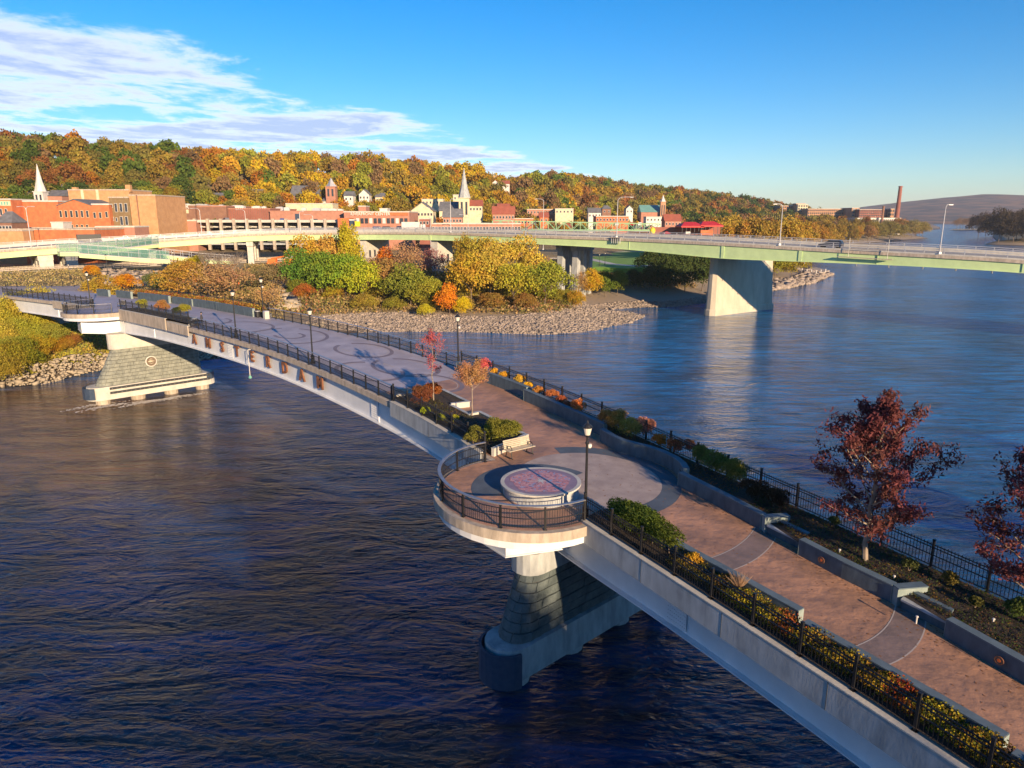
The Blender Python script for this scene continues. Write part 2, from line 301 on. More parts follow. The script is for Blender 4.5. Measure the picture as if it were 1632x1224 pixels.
def make_ground():
    az = np.radians(np.concatenate([np.arange(-80, -45, 1.), np.arange(-45, 45, .22), np.arange(45, 81, 1.)]))
    rr = 60*1.0185**np.arange(0, 262)
    A, R = np.meshgrid(az, rr, indexing='ij'); X = R*np.sin(A); Y = R*np.cos(A); Z = terr(X, Y)
    Z = np.where(Z < -2.5, -2.5, Z); v = np.c_[X.ravel(), Y.ravel(), Z.ravel()]; n, m = X.shape
    i, j = np.meshgrid(np.arange(n-1), np.arange(m-1), indexing='ij'); q = (i*m+j).ravel()
    f = np.c_[q, q+1, q+m+1, q+m][:, ::-1]
    keep = Z.ravel()[f].max(1) > -2.4; f = f[keep]
    g = mat('ground_earth', (.27, .20, .10), (.17, .135, .065), .12, .95, .25, .8)
    nt = g.node_tree; b = nt.nodes['Principled BSDF']; src = b.inputs['Base Color'].links[0].from_socket
    geo = nt.nodes.new('ShaderNodeNewGeometry'); s = nt.nodes.new('ShaderNodeSeparateXYZ'); nt.links.new(geo.outputs['Position'], s.inputs[0])
    r = nt.nodes.new('ShaderNodeMapRange'); r.inputs[1].default_value = 1.2; r.inputs[2].default_value = 3.2; nt.links.new(s.outputs[2], r.inputs[0])
    x = nt.nodes.new('ShaderNodeMixRGB'); x.inputs[1].default_value = (.30, .235, .18, 1); nt.links.new(r.outputs[0], x.inputs[0]); nt.links.new(src, x.inputs[2])
    r2 = nt.nodes.new('ShaderNodeMapRange'); r2.inputs[1].default_value = .1; r2.inputs[2].default_value = .6; nt.links.new(s.outputs[2], r2.inputs[0])
    x2 = nt.nodes.new('ShaderNodeMixRGB'); x2.inputs[1].default_value = (.09, .06, .04, 1); nt.links.new(r2.outputs[0], x2.inputs[0]); nt.links.new(x.outputs[0], x2.inputs[2])
    # far woods on the distant ridges
    rp = nt.nodes.new('ShaderNodeVectorMath'); rp.operation = 'LENGTH'; nt.links.new(geo.outputs['Position'], rp.inputs[0])
    r3 = nt.nodes.new('ShaderNodeMapRange'); r3.inputs[1].default_value = 1500; r3.inputs[2].default_value = 2600; nt.links.new(rp.outputs['Value'], r3.inputs[0])
    fn = nt.nodes.new('ShaderNodeTexNoise'); fn.inputs['Scale'].default_value = .012; fn.inputs['Detail'].default_value = 8; nt.links.new(geo.outputs['Position'], fn.inputs['Vector'])
    fr = nt.nodes.new('ShaderNodeMapRange'); fr.inputs[1].default_value = .4; fr.inputs[2].default_value = .6; nt.links.new(fn.outputs[0], fr.inputs[0])
    fm = nt.nodes.new('ShaderNodeMixRGB'); fm.inputs[1].default_value = (.02, .022, .035, 1); fm.inputs[2].default_value = (.17, .09, .06, 1); nt.links.new(fr.outputs[0], fm.inputs[0])
    x3 = nt.nodes.new('ShaderNodeMixRGB'); nt.links.new(r3.outputs[0], x3.inputs[0]); nt.links.new(x2.outputs[0], x3.inputs[1]); nt.links.new(fm.outputs[0], x3.inputs[2])
    nt.links.new(x3.outputs[0], b.inputs['Base Color'])
    tag(link('ground', npmesh('ground', v, f, g, True)), kind='structure')
    # the near bank behind the camera
    xs = np.arange(-300, 420, 6.); ys = np.arange(-240, 72, 6.); X, Y = np.meshgrid(xs, ys, indexing='ij')
    Z = np.interp(sdist(X, Y, LAND_C), [-30, 0, 8, 30, 90], [-2.5, 0, 2.5, 6, 9]); v = np.c_[X.ravel(), Y.ravel(), Z.ravel()]; n, m = X.shape
    i, j = np.meshgrid(np.arange(n-1), np.arange(m-1), indexing='ij'); q = (i*m+j).ravel(); f = np.c_[q, q+m, q+m+1, q+1]
    f = f[Z.ravel()[f].max(1) > -2.4]
    tag(link('near_bank_ground', npmesh('near_bank_ground', v, f, g, True)), kind='structure')
make_ground()
# ------------------------------------------------------------------ river
def make_water():
    m = bpy.data.materials.new('river_water'); m.use_nodes = True; nt = m.node_tree; b = nt.nodes['Principled BSDF']; L = nt.links.new
    geo = nt.nodes.new('ShaderNodeNewGeometry')
    def noise(sc_, rot, st, det=3, dist=0.):
        mp = nt.nodes.new('ShaderNodeMapping'); mp.inputs['Rotation'].default_value = (0, 0, rot); mp.inputs['Scale'].default_value = st; L(geo.outputs['Position'], mp.inputs[0])
        n = nt.nodes.new('ShaderNodeTexNoise'); n.inputs['Scale'].default_value = sc_; n.inputs['Detail'].default_value = det; n.inputs['Roughness'].default_value = .6; n.inputs['Distortion'].default_value = dist
        L(mp.outputs[0], n.inputs['Vector']); return n.outputs[0]
    def mth(op, a, c):
        q = nt.nodes.new('ShaderNodeMath'); q.operation = op
        for i, w in enumerate((a, c)):
            if isinstance(w, (int, float)): q.inputs[i].default_value = w
            else: L(w, q.inputs[i])
        return q.outputs[0]
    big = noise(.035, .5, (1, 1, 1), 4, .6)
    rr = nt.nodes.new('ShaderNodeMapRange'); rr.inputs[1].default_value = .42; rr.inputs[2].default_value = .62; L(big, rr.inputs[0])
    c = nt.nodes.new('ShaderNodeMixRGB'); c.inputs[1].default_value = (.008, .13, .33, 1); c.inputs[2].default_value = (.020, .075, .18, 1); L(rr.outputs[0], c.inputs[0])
    # silt stirred up along the far footbridge pier and the shallow left bank
    sp_ = nt.nodes.new('ShaderNodeVectorMath'); sp_.operation = 'DISTANCE'; L(geo.outputs['Position'], sp_.inputs[0]); sp_.inputs[1].default_value = (-58, 72, 0)
    sr = nt.nodes.new('ShaderNodeMapRange'); sr.interpolation_type = 'SMOOTHSTEP'; sr.inputs[1].default_value = 46; sr.inputs[2].default_value = 14; L(mth('ADD', sp_.outputs['Value'], mth('MULTIPLY', mth('SUBTRACT', big, .5), 70)), sr.inputs[0])
    c2 = nt.nodes.new('ShaderNodeMixRGB'); c2.inputs[2].default_value = (.12, .065, .028, 1); L(sr.outputs[0], c2.inputs[0])
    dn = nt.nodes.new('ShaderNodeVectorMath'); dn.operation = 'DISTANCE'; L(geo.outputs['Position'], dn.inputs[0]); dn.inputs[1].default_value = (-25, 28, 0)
    dr_ = nt.nodes.new('ShaderNodeMapRange'); dr_.interpolation_type = 'SMOOTHSTEP'; dr_.inputs[1].default_value = 30; dr_.inputs[2].default_value = 95; L(mth('ADD', dn.outputs['Value'], mth('MULTIPLY', mth('SUBTRACT', big, .5), 60)), dr_.inputs[0])  # body colour dark near and blue far, standing in for sky reflection
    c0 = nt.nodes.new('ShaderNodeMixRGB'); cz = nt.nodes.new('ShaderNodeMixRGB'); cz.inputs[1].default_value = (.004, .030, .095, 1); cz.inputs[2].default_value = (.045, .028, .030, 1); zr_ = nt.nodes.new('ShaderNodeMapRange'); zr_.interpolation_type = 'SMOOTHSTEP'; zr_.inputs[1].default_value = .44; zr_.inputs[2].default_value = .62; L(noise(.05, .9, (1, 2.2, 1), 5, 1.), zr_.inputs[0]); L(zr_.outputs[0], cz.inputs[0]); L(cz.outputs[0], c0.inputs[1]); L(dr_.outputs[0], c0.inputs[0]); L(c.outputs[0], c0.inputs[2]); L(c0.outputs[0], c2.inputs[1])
    stk = noise(.5, .25, (.28, 1.3, 1), 6, .8); sk = nt.nodes.new('ShaderNodeMapRange'); sk.inputs[1].default_value = .34; sk.inputs[2].default_value = .66; sk.inputs[3].default_value = .35; sk.inputs[4].default_value = 1.6; L(stk, sk.inputs[0])  # bright and dark streaks in the colour stand in for ripple glints
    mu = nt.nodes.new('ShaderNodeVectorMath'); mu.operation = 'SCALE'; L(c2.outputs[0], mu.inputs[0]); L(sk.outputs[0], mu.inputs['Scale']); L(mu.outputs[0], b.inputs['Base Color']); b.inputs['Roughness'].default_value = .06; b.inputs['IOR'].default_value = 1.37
    w1 = noise(.15, .7, (1, 2.0, 1), 3, 1.2); w2 = noise(1.25, .55, (1, 2.3, 1), 4, .8); w3 = noise(3., .4, (1, 1.8, 1), 3)
    h = mth('ADD', mth('ADD', mth('MULTIPLY', w1, .55), mth('MULTIPLY', w2, .15)), mth('MULTIPLY', w3, .028))
    bp = nt.nodes.new('ShaderNodeBump'); bp.inputs['Strength'].default_value = 1; bp.inputs['Distance'].default_value = 1.0; L(h, bp.inputs['Height']); L(bp.outputs[0], b.inputs['Normal'])
    v = np.array([(-9000, -9000, 0), (9000, -9000, 0), (9000, 9000, 0), (-9000, 9000, 0)], float)
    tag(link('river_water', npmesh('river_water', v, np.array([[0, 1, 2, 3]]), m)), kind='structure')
make_water()
# ------------------------------------------------------------------ foliage
def leaves(pos, nrm, size, asp=1.0, mix=.7, r=rng):
    n = len(pos); d = r.normal(size=(n, 3)); d /= np.linalg.norm(d, axis=1)[:, None]
    nn = nrm*mix+d*(1-mix*.5); nn /= np.linalg.norm(nn, axis=1)[:, None]
    a = np.cross(nn, r.normal(size=(n, 3))); a /= np.linalg.norm(a, axis=1)[:, None]+1e-9; b = np.cross(nn, a)
    s = (size*r.uniform(.6, 1.35, n))[:, None]*.5; a = a*s*asp; b = b*s
    v = np.stack([pos-a*.9, pos-b*.8+a*.1, pos+a, pos+b*.8+a*.1], 1).reshape(-1, 3); return v, np.arange(4*n).reshape(n, 4)
def crown(seed, n, rx, rz, leaf, lobes=12, flat=.35, gap=0., lob=(.32, .5), asp=1.2):
    r = np.random.default_rng(seed)
    c = r.normal(size=(lobes, 3)); c /= np.linalg.norm(c, axis=1)[:, None]; c *= (r.uniform(.25, 1, lobes)**.5)[:, None]*.62
    c[:, 2] = np.abs(c[:, 2])*np.where(r.random(lobes) < .75, 1, -.6); lr = r.uniform(*lob, lobes)
    k = r.choice(lobes, n, p=lr**2/(lr**2).sum()); d = r.normal(size=(n, 3)); d /= np.linalg.norm(d, axis=1)[:, None]
    d[:, 2] = np.where(d[:, 2] < -.3, -d[:, 2]*.7, d[:, 2]); rad = r.uniform(.55, 1.0, n)**.5
    p = c[k]+d*(lr[k]*rad)[:, None]+r.normal(size=(n, 3))*.025
    p = p*np.array([rx, rx, rz]); return leaves(p, d, leaf, asp, .6, r)
def branch_tree(seed, h, spread, trunk_r, levels=4, kids=4, first=.3, lean=.0, up=.5, leafn=5, asc=.9):
    """a real skeleton: tapered limbs and the points where twigs end"""
    r = random.Random(seed); mb = MB(); tips = []
    def grow(p, d, L, rad, lv):
        q = p; dd = d.copy(); n = 3 if lv < 2 else 2
        for i in range(n):
            dd = (dd+Vector((r.uniform(-1, 1), r.uniform(-1, 1), r.uniform(-.4, .8)))*.16).normalized(); q2 = q+dd*(L/n); r2 = rad*(1-.3*(i+1)/n)
            mb.tube(q, q2, rad*(1-.3*i/n), r2, 5 if lv < 2 else 3, cap=False)
            if lv > 0 and lv < levels:
                for k in range(2 if lv > 1 else 1): branch(q2, dd, L*r.uniform(.5, .72), r2*.55, lv+1)
            q = q2
            if lv >= levels-1: tips.append((tuple(q), tuple(dd)))
        if lv < levels:
            for k in range(kids if lv == 0 else 2): branch(q, dd, L*r.uniform(.6, .85), rad*.6, lv+1, k)
        else: tips.append((tuple(q), tuple(dd)))
    def branch(q, dd, L, rad, lv, k=None):
        a = r.uniform(0, 6.28) if k is None else k*2.4+r.uniform(-.4, .4); o = Vector((math.cos(a), math.sin(a), up*r.uniform(.4, 1.4)))
        grow(q, (dd*.55+o*spread).normalized(), L, rad, lv)
    grow(Vector((0, 0, 0)), Vector((lean, 0, 1)).normalized(), h*first, trunk_r, 0)
    return mb, tips
def tipleaves(seed, tips, per, leaf, scat, droop=.3, asp=2.2, drop=0.):
    r = np.random.default_rng(seed); P = np.array([t[0] for t in tips]); keep = r.random(len(P)) >= drop; P = P[keep]
    pos = np.repeat(P, per, 0)+r.normal(size=(len(P)*per, 3))*scat; n = len(pos)
    a = r.normal(size=(n, 3)); a[:, 2] = -abs(a[:, 2])*droop*2; a /= np.linalg.norm(a, axis=1)[:, None]; b = np.cross(a, r.normal(size=(n, 3))); b /= np.linalg.norm(b, axis=1)[:, None]
    s = (leaf*r.uniform(.6, 1.3, n))[:, None]*.5; v = np.stack([pos-a*s*asp, pos-b*s*.8, pos+a*s*asp, pos+b*s*.8], 1).reshape(-1, 3)
    return v, np.arange(4*n).reshape(n, 4)
C = dict(yellow=(.56, .39, .03), gold=(.54, .32, .035), orange=(.46, .20, .03), rust=(.32, .145, .045), red=(.30, .10, .04), green=(.13, .19, .035), ygreen=(.34, .34, .045), olive=(.25, .215, .055),
         dgreen=(.07, .11, .03), tan=(.33, .19, .075), brown=(.3, .19, .085), pink=(.48, .12, .12), maroon=(.11, .028, .026), bronze=(.4, .22, .05), darkgold=(.38, .27, .05))
WORD = dict(yellow='bright yellow', gold='golden', orange='orange', rust='rust coloured', red='dark red', green='green', ygreen='yellow-green', olive='olive', dgreen='dark green', tan='pale tan', brown='brown', darkgold='dull gold')
# ---- wooded hillside
def hill_trees():
    pts = []; r = np.random.default_rng(5)
    for px0 in np.arange(-110, 1345, 1.0):
        pass
    R = 325.
    while R < 1330:
        st = 9.2*(R/420)**.5; nst = int(1500/(st/R*FPX)); pxs = np.linspace(-110, 1350, max(nst, 2))+r.uniform(-.5, .5, max(nst, 2))*st/R*FPX
        for p in pxs:
            df = np.interp(p, HK, HDF); dr = np.interp(p, HK, HDR)
            if R < df-6 or R > dr+24: continue
            rr = R+r.uniform(-.4, .4)*st; a = math.atan2((p-816)/FPX*.973, 1); pts.append((rr*math.sin(a), rr*math.cos(a), p, rr, (rr-df)/(dr-df)))
        R += st*.95
    A = np.array(pts); Z = terr(A[:, 0], A[:, 1]); keep = sdist(A[:, 0], A[:, 1], LAND_A) > 25; A = A[keep]; Z = Z[keep]
    zone = lambda p: 'left' if p < 330 else ('middle' if p < 800 else 'right')
    cols = []
    for (x, y, p, R, t) in A:
        if p < 330: pal = (['rust', 'olive', 'darkgold', 'green', 'brown', 'orange', 'red'], [.18, .24, .16, .18, .12, .06, .06]) if t > .45 else (['green', 'olive', 'darkgold', 'dgreen', 'ygreen', 'gold'], [.3, .26, .10, .2, .12, .02])
        elif p < 800: pal = (['yellow', 'gold', 'darkgold', 'ygreen', 'olive', 'orange', 'brown', 'green'], [.24, .15, .18, .14, .14, .05, .06, .04])
        elif p < 1080: pal = (['darkgold', 'olive', 'brown', 'tan', 'gold', 'ygreen', 'rust', 'green'], [.22, .26, .12, .1, .1, .08, .05, .07])
        else: pal = (['olive', 'brown', 'rust', 'dgreen', 'darkgold', 'green'], [.34, .2, .14, .12, .12, .08])
        q = np.array(pal[1]); patch = wob(np.array(x), np.array(y), 26, .3); idx = int(np.clip((patch*.55+.5+r.normal()*.16)*len(q), 0, len(q)-1)) if r.random() < .35 else r.choice(len(q), p=q/q.sum())
        cols.append(pal[0][idx])
    order = np.argsort(A[:, 3]/1.0+np.where((A[:, 2] < -20), 1000, 0))
    ms = [npmesh('crown', *crown(100+i, 2000, 1, 1.12, .105, 16, lob=(.24, .46)), M['leaf'], False) for i in range(7)]
    for k, i in enumerate(order[:296]):
        x, y, p, R, t = A[i]; s = r.uniform(5.0, 8.6); z = Z[i]+s*.62
        o = link('autumn_tree', ms[k % 7], (x, y, z), r.uniform(0, 6.28), (s, s, s*r.uniform(.95, 1.25)), color=tuple(np.array(C[cols[i]])*r.uniform(.6, .95)*(1 if p < 330 else 1.15)))
        tag(o, f"{WORD[cols[i]]} {'tall ' if s > 7.4 else 'small ' if s < 6.2 else ''}tree on the lower hillside {near_(p)}", 'tree', 'trees low on the wooded hillside above the town')
    low = [crown(200+i, 800, 1, 1.12, .16, 14, lob=(.24, .46)) for i in range(6)]
    vs = []; cc = []; fs = []; o = 0
    for k, i in enumerate(order[296:]):
        x, y, p, R, t = A[i]; s = r.uniform(5.0, 8.8)*(R/500)**.35; v, f = low[k % 6]; a = r.uniform(0, 6.28)
        M2 = np.array([[math.cos(a), -math.sin(a), 0], [math.sin(a), math.cos(a), 0], [0, 0, r.uniform(.95, 1.3)]])
        vs.append(v@M2.T*s+np.array([x, y, Z[i]+s*.62])); fs.append(f+o); o += len(v); cc.append(np.tile(np.array(C[cols[i]])*r.uniform(.6, .95)*(1 if p < 330 else 1.15), (len(v), 1)))
    me = npmesh('hillside_woods', np.concatenate(vs), np.concatenate(fs), M['leaf_a']); c = np.concatenate(cc)
    at = me.color_attributes.new('leafcol', 'FLOAT_COLOR', 'POINT'); at.data.foreach_set('color', np.c_[c, np.ones(len(c))].astype(np.float32).ravel())
    tag(link('hillside_woods', me), 'mass of autumn trees covering the upper hillside behind the town', 'woods', kind='stuff')
    print('hill trees', len(A), 'stuff verts', o)
hill_trees()
# ---- generic individual trees and shrubs
CM = {}
def cm(kind, i):
    k = (kind, i); s_ = 1
    if k not in CM:
        if kind == 'bush': CM[k] = npmesh('crown', *crown(300+i, 5200, 1, .9, .058, 18, lob=(.22, .5)), M['leaf'])
        if kind == 'tall': CM[k] = npmesh('crown', *crown(340+i, 5000, .72, 1.35, .06, 20, lob=(.2, .42)), M['leaf'])
        if kind == 'wispy': CM[k] = npmesh('crown', *crown(380+i, 2600, 1, 1., .045, 26, lob=(.18, .4)), M['leaf'])
        if kind == 'fine': CM[k] = npmesh('crown', *crown(420+i, 11000, 1, .85, .04, 22, lob=(.22, .5)), M['leaf'])
    return CM[k]
TR = {}
def trunkmesh(i):
    if i not in TR:
        mb, _ = branch_tree(50+i, 2.2, .8, .045, 2, 4, .42); me = bpy.data.meshes.new('trunk'); me.from_pydata(mb.v, [], mb.f); me.materials.append(M['bark']); TR[i] = me
    return TR[i]
tcount = [0]
def tree(name, label, x, y, z, s, col, kind='bush', hscale=1., group=None, cat='tree', trunk=True, lift=.9):
    """s = crown radius; the crown's centre stands lift*s over the ground"""
    s *= 1.18; tcount[0] += 1; i = tcount[0]; t = thing(name, label, cat, (x, y, z), group)
    link('crown', cm(kind, i % 3), (0, 0, s*lift*hscale), i*1.9, (s, s, s*hscale), t, False, tuple(np.array(C[col] if isinstance(col, str) else col)))
    if trunk: link('trunk', trunkmesh(i % 3), (0, 0, 0), i*.7, s*.62*hscale*(lift/.9), t, False)
    return t
def stones(name, pts, size, mt, seed=1, label=None, cat='stones'):
    r = np.random.default_rng(seed); n = len(pts); base = np.array([(x, y, z) for z in (-1, 1) for y in (-1, 1) for x in (-1, 1)], float)
    q = np.array([(0, 2, 3, 1), (4, 5, 7, 6), (0, 1, 5, 4), (2, 6, 7, 3), (0, 4, 6, 2), (1, 3, 7, 5)])
    v = base[None]*np.array([1, .8, .62])*(1+r.uniform(-.3, .3, (n, 8, 3))); a = r.uniform(0, 6.28, n); ca, sa = np.cos(a), np.sin(a)
    tl = r.uniform(-.4, .4, n); v[:, :, 2] += v[:, :, 0]*tl[:, None]
    x = v[:, :, 0]*ca[:, None]-v[:, :, 1]*sa[:, None]; y = v[:, :, 0]*sa[:, None]+v[:, :, 1]*ca[:, None]; v = np.stack([x, y, v[:, :, 2]], 2)
    s = size*np.exp(r.normal(size=n)*.38)*.5; v = v*s[:, None, None]+np.array(pts)[:, None, :]+np.array([0, 0, 1.])*(s*.35)[:, None, None]
    f = (q[None]+8*np.arange(n)[:, None, None]).reshape(-1, 4)
    return tag(link(name, npmesh(name, v.reshape(-1, 3), f, mt)), label, cat, kind='stuff')
M['rock'] = mat('shore_rock', (.38, .305, .25), (.2, .165, .14), .6, .9)
M['rock2'] = mat('bank_rock', (.42, .35, .26), (.26, .215, .16), .6, .9)
def shore_rocks():
    r = np.random.default_rng(3); X = r.uniform(-45, 60, 130000); Y = r.uniform(140, 215, 130000); d = sdist(X, Y, LAND_A)
    k = (d > -.6) & (d < 15+3*wob(X, Y, 5)) & ~((X > 20) & (Y > 180) & (d > 6)) & ((X > -33) | (Y > 150)); X = X[k][:42000]; Y = Y[k][:42000]; Z = terr(X, Y)
    stones('shore_stones', np.c_[X, Y, Z], .23, M['rock'], 1, 'pale grey riprap stones covering the point below the autumn trees')
    X = r.uniform(60, 145, 40000); Y = r.uniform(205, 330, 40000); d = sdist(X, Y, LAND_A); k = (d > -.5) & (d < 8); X = X[k][:2500]; Y = Y[k][:2500]
    stones('bank_stones', np.c_[X, Y, terr(X, Y)+.3], .9, M['rock'], 2, 'riprap stones along the bank beyond the big concrete pier')
    X = r.uniform(-160, -40, 60000); Y = r.uniform(75, 150, 60000); d = sdist(X, Y, LAND_A); k = (d > -.5) & (d < 5); X = X[k][:7500]; Y = Y[k][:7500]
    stones('left_bank_stones', np.c_[X, Y, terr(X, Y)+.2+.25*sdist(X, Y, LAND_A).clip(0, 9)*.9], .3, M['rock2'], 4, 'tan stones stacked up the river bank at the left below the bushes')
shore_rocks()
def brush(name, label, poly, n, cols, size, h, seed, dmin=0., cat='undergrowth', clump=3.):
    r = np.random.default_rng(seed); P = np.array(poly); X = r.uniform(P[:, 0].min(), P[:, 0].max(), n*3); Y = r.uniform(P[:, 1].min(), P[:, 1].max(), n*3); k = (sdist(X, Y, poly) > 0) & (sdist(X, Y, LAND_A) > dmin); X = X[k][:n]; Y = Y[k][:n]
    hh = h*(.35+.65*np.abs(wob(X, Y, clump, .7)))*r.uniform(0, 1, len(X)); pos = np.c_[X, Y, terr(X, Y)+hh]; v, f = leaves(pos, np.tile([[0, 0, 1.]], (len(X), 1)), size, 1.2, .3, r); me = npmesh(name, v, f, M['leaf_a'])
    q = wob(X, Y, clump*2.5, 2.)+r.normal(size=len(X))*.35; i = np.clip(((q+1)/2*len(cols)).astype(int), 0, len(cols)-1); c = np.repeat(np.array(cols)[i], 4, 0)
    at = me.color_attributes.new('leafcol', 'FLOAT_COLOR', 'POINT'); at.data.foreach_set('color', np.c_[c, np.ones(len(c))].astype(np.float32).ravel()); tag(link(name, me), label, cat, kind='stuff')
DRY = [(.40, .27, .12), (.30, .24, .08), (.46, .32, .14), (.22, .2, .06), (.34, .18, .08)]
brush('undergrowth', 'dry tan and green undergrowth covering the stony point behind the riprap', [(-60, 158), (-10, 162), (15, 164), (22, 180), (20, 205), (60, 225), (40, 240), (-80, 240), (-90, 170)], 60000, DRY, .5, 2.2, 1, 15)
brush('dry_grass', 'dry grass on the shore between the footbridge and the riverside road', [(-180, 120), (-110, 110), (-75, 108), (-52, 125), (-48, 150), (-60, 180), (-100, 215), (-220, 210)], 60000, [(.42, .31, .14), (.34, .27, .1), (.5, .38, .18), (.28, .24, .08)], .4, .9, 2, 9)
# ------------------------------------------------------------------ footbridge
def bpath(s0, s1, w=0., dz=0., step=1.): 
    n = max(2, int(abs(s1-s0)/step)+1); r_ = BP(B(s, w(s) if callable(w) else w, dz) for s in np.linspace(s0, s1, n)); r_.fl = 1 if s1 >= s0 else -1; return r_
def rect(a, b, c, d): return [(a, c), (b, c), (b, d), (a, d)]
def zpt(x, y): return zs(float((np.array([x, y])-P0)@U))
M['deck'] = mat('stamped_paving', (.46, .245, .15), (.25, .145, .10), .55, .6, .06, 2.0, detail=9)
M['deck_far'] = mat('pale_stamped_paving', (.43, .38, .41), (.32, .28, .31), .5, .6, .02, 2.2, detail=8)
M['pave_tan'] = mat('tan_paving', (.40, .32, .28), (.30, .235, .21), 1.2, .65, .008, 9)
M['pave_blue'] = mat('blue_grey_paving', (.10, .12, .145), (.07, .085, .105), 1.2, .65, .008, 9)
M['pave_dark'] = mat('dark_band_paving', (.24, .17, .15), (.16, .12, .11), 1.4, .65, .015, 5)
M['ring'] = mat('ring_paving', (.22, .175, .19), (.18, .14, .155), 1.4, .65, .01, 5)
M['joint_pale'] = mat('pale_joint', (.42, .36, .33), None, 1, .8)
fb = thing('footbridge', 'long pale steel footbridge curving over the river with rust letters on its side', 'footbridge', B(30, 5, -2))
MB().sweep(bpath(-42, 132, 0), rect(-.28, 10.3, -.42, 0)).build('deck_slab', M['conc_tan'], fb)
MB().sweep(bpath(-42, 24, 0), rect(.05, 9.9, .0, .02)).build('walkway', M['deck'], fb)
MB().sweep(bpath(24, 132, 0), rect(.05, 9.9, .0, .02)).build('walkway', M['deck_far'], fb)
def gd(s):   # girder depth, with haunches over both piers
    return -2.35-.35*math.exp(-((s-3.2)/7)**2)-.35*math.exp(-((s-81.5)/8)**2)
def girder(w, name='girder'):
    ss = np.linspace(-42, 132, 150); mb = MB()
    for a, b, lo, hi, nm in ((-.03, .03, None, -.42, 'web'), (-.32, .32, None, None, 'flange')):
        vs = []
        for s in ss:
            for (du, top) in ((a, 0), (b, 0), (b, 1), (a, 1)):
                p = B(s, w+du); z0 = p[2]+gd(s)
                z = (z0 if not top else p[2]-.42) if nm == 'web' else (z0-.06 if not top else z0)
                vs.append((p[0], p[1], z))
        n = len(ss); fs = [(i*4+k, i*4+(k+1) % 4, i*4+4+(k+1) % 4, i*4+4+k) for i in range(n-1) for k in range(4)]
        mb.add(vs, fs)
    g = mb.build(name, M['white_steel'], fb); return g
g1 = girder(.32); girder(9.7); girder(3.6); girder(6.6)
for s in (24.2, 71.5, 84.5, 104):      # web stiffeners and splice plates
    p = B(s, .26); MB().box((p[0], p[1], p[2]+(gd(s)-.42)/2), (.10, .035, -gd(s)-.46), math.atan2(V[1], V[0])).build('stiffener', M['white_steel'], fb)
for s in (-6.3, 24.8, 52):
    for w in (.24,):
        mb = MB().sweep(bpath(s-.55, s+.55, w, 0, .3), rect(-.012, .012, gd(s)+.12, -.6)); pl = mb.build('splice_plate', M['white_steel'], fb)
        bm_ = MB()
        for i in range(9):
            for j in range(10):
                q = B(s-.48+i*.12, w-.02, gd(s)+.25+j*(-.75-gd(s))/9*.95); bm_.box(q, (.035, .03, .035))
        bm_.build('bolts', M['white_steel'], fb, kind='stuff')
# concrete fascia beams on the planted stretches
for a, b in ((-42, -.45), (9.3, 21.3), (60.5, 66), (66.4, 80.3), (90, 104)):
    hi = .42 if a > 66 and a < 80 else .14
    MB().sweep(bpath(a, b, 0), rect(-.40, -.285, -.95, hi-.02)).build('fascia_beam', M['conc'] if a < 30 else M['conc_tan'], fb)
    MB().sweep(bpath(a, b, 0), rect(-.42, .06, hi-.02, hi+.03)).build('coping', M['conc_light'], fb)
    for s in np.arange(a+2.2, b, 4.4):
        MB().sweep(bpath(s-.012, s+.012, 0, 0, 1), rect(-.408, -.39, -.95, hi-.03)).build('joint', M['joint'], fb)
# letters on the girder, read in place
def textmesh(ch, size, ext, off=.02, bold=0.):
    cu_ = bpy.data.curves.new('letter', 'FONT'); cu_.body = ch; cu_.size = size; cu_.extrude = ext; cu_.offset = bold; cu_.align_x = 'CENTER'; cu_.align_y = 'CENTER'; cu_.resolution_u = 3
    o = bpy.data.objects.new('tmp', cu_); COL.objects.link(o); dg = bpy.context.evaluated_depsgraph_get(); me = bpy.data.meshes.new_from_object(o.evaluated_get(dg)); bpy.data.objects.remove(o); bpy.data.curves.remove(cu_); return me
def puttext(name, ch, size, ext, loc, facing, mt, parent, bold=0., label=None):
    """facing = unit vector the text's front looks along (horizontal)"""
    me = textmesh(ch, size, ext, bold=bold); me.materials.clear(); me.materials.append(mt); me.name = name
    o = bpy.data.objects.new(name, me); COL.objects.link(o); o.location = loc; a = math.atan2(facing[1], facing[0])+math.pi/2; o.rotation_euler = (math.pi/2, 0, a)
    setparent(o, parent)
    if label: o['label'] = label
    return o
lp = [60.0, 56.6, 53.3, 50.0, 46.7, 43.4, 40.1, 36.8, 33.5]
for ch, s in zip('AMSTERDAM', lp):
    a = np.array(B(s+.4, 0)); b = np.array(B(s-.4, 0)); d = (b-a)[:2]; d /= np.linalg.norm(d); nrm = np.array([d[1], -d[0]])
    puttext('letter', ch, 1.5, .07, B(s, .02, -1.32), nrm, M['rust'], fb, .035)
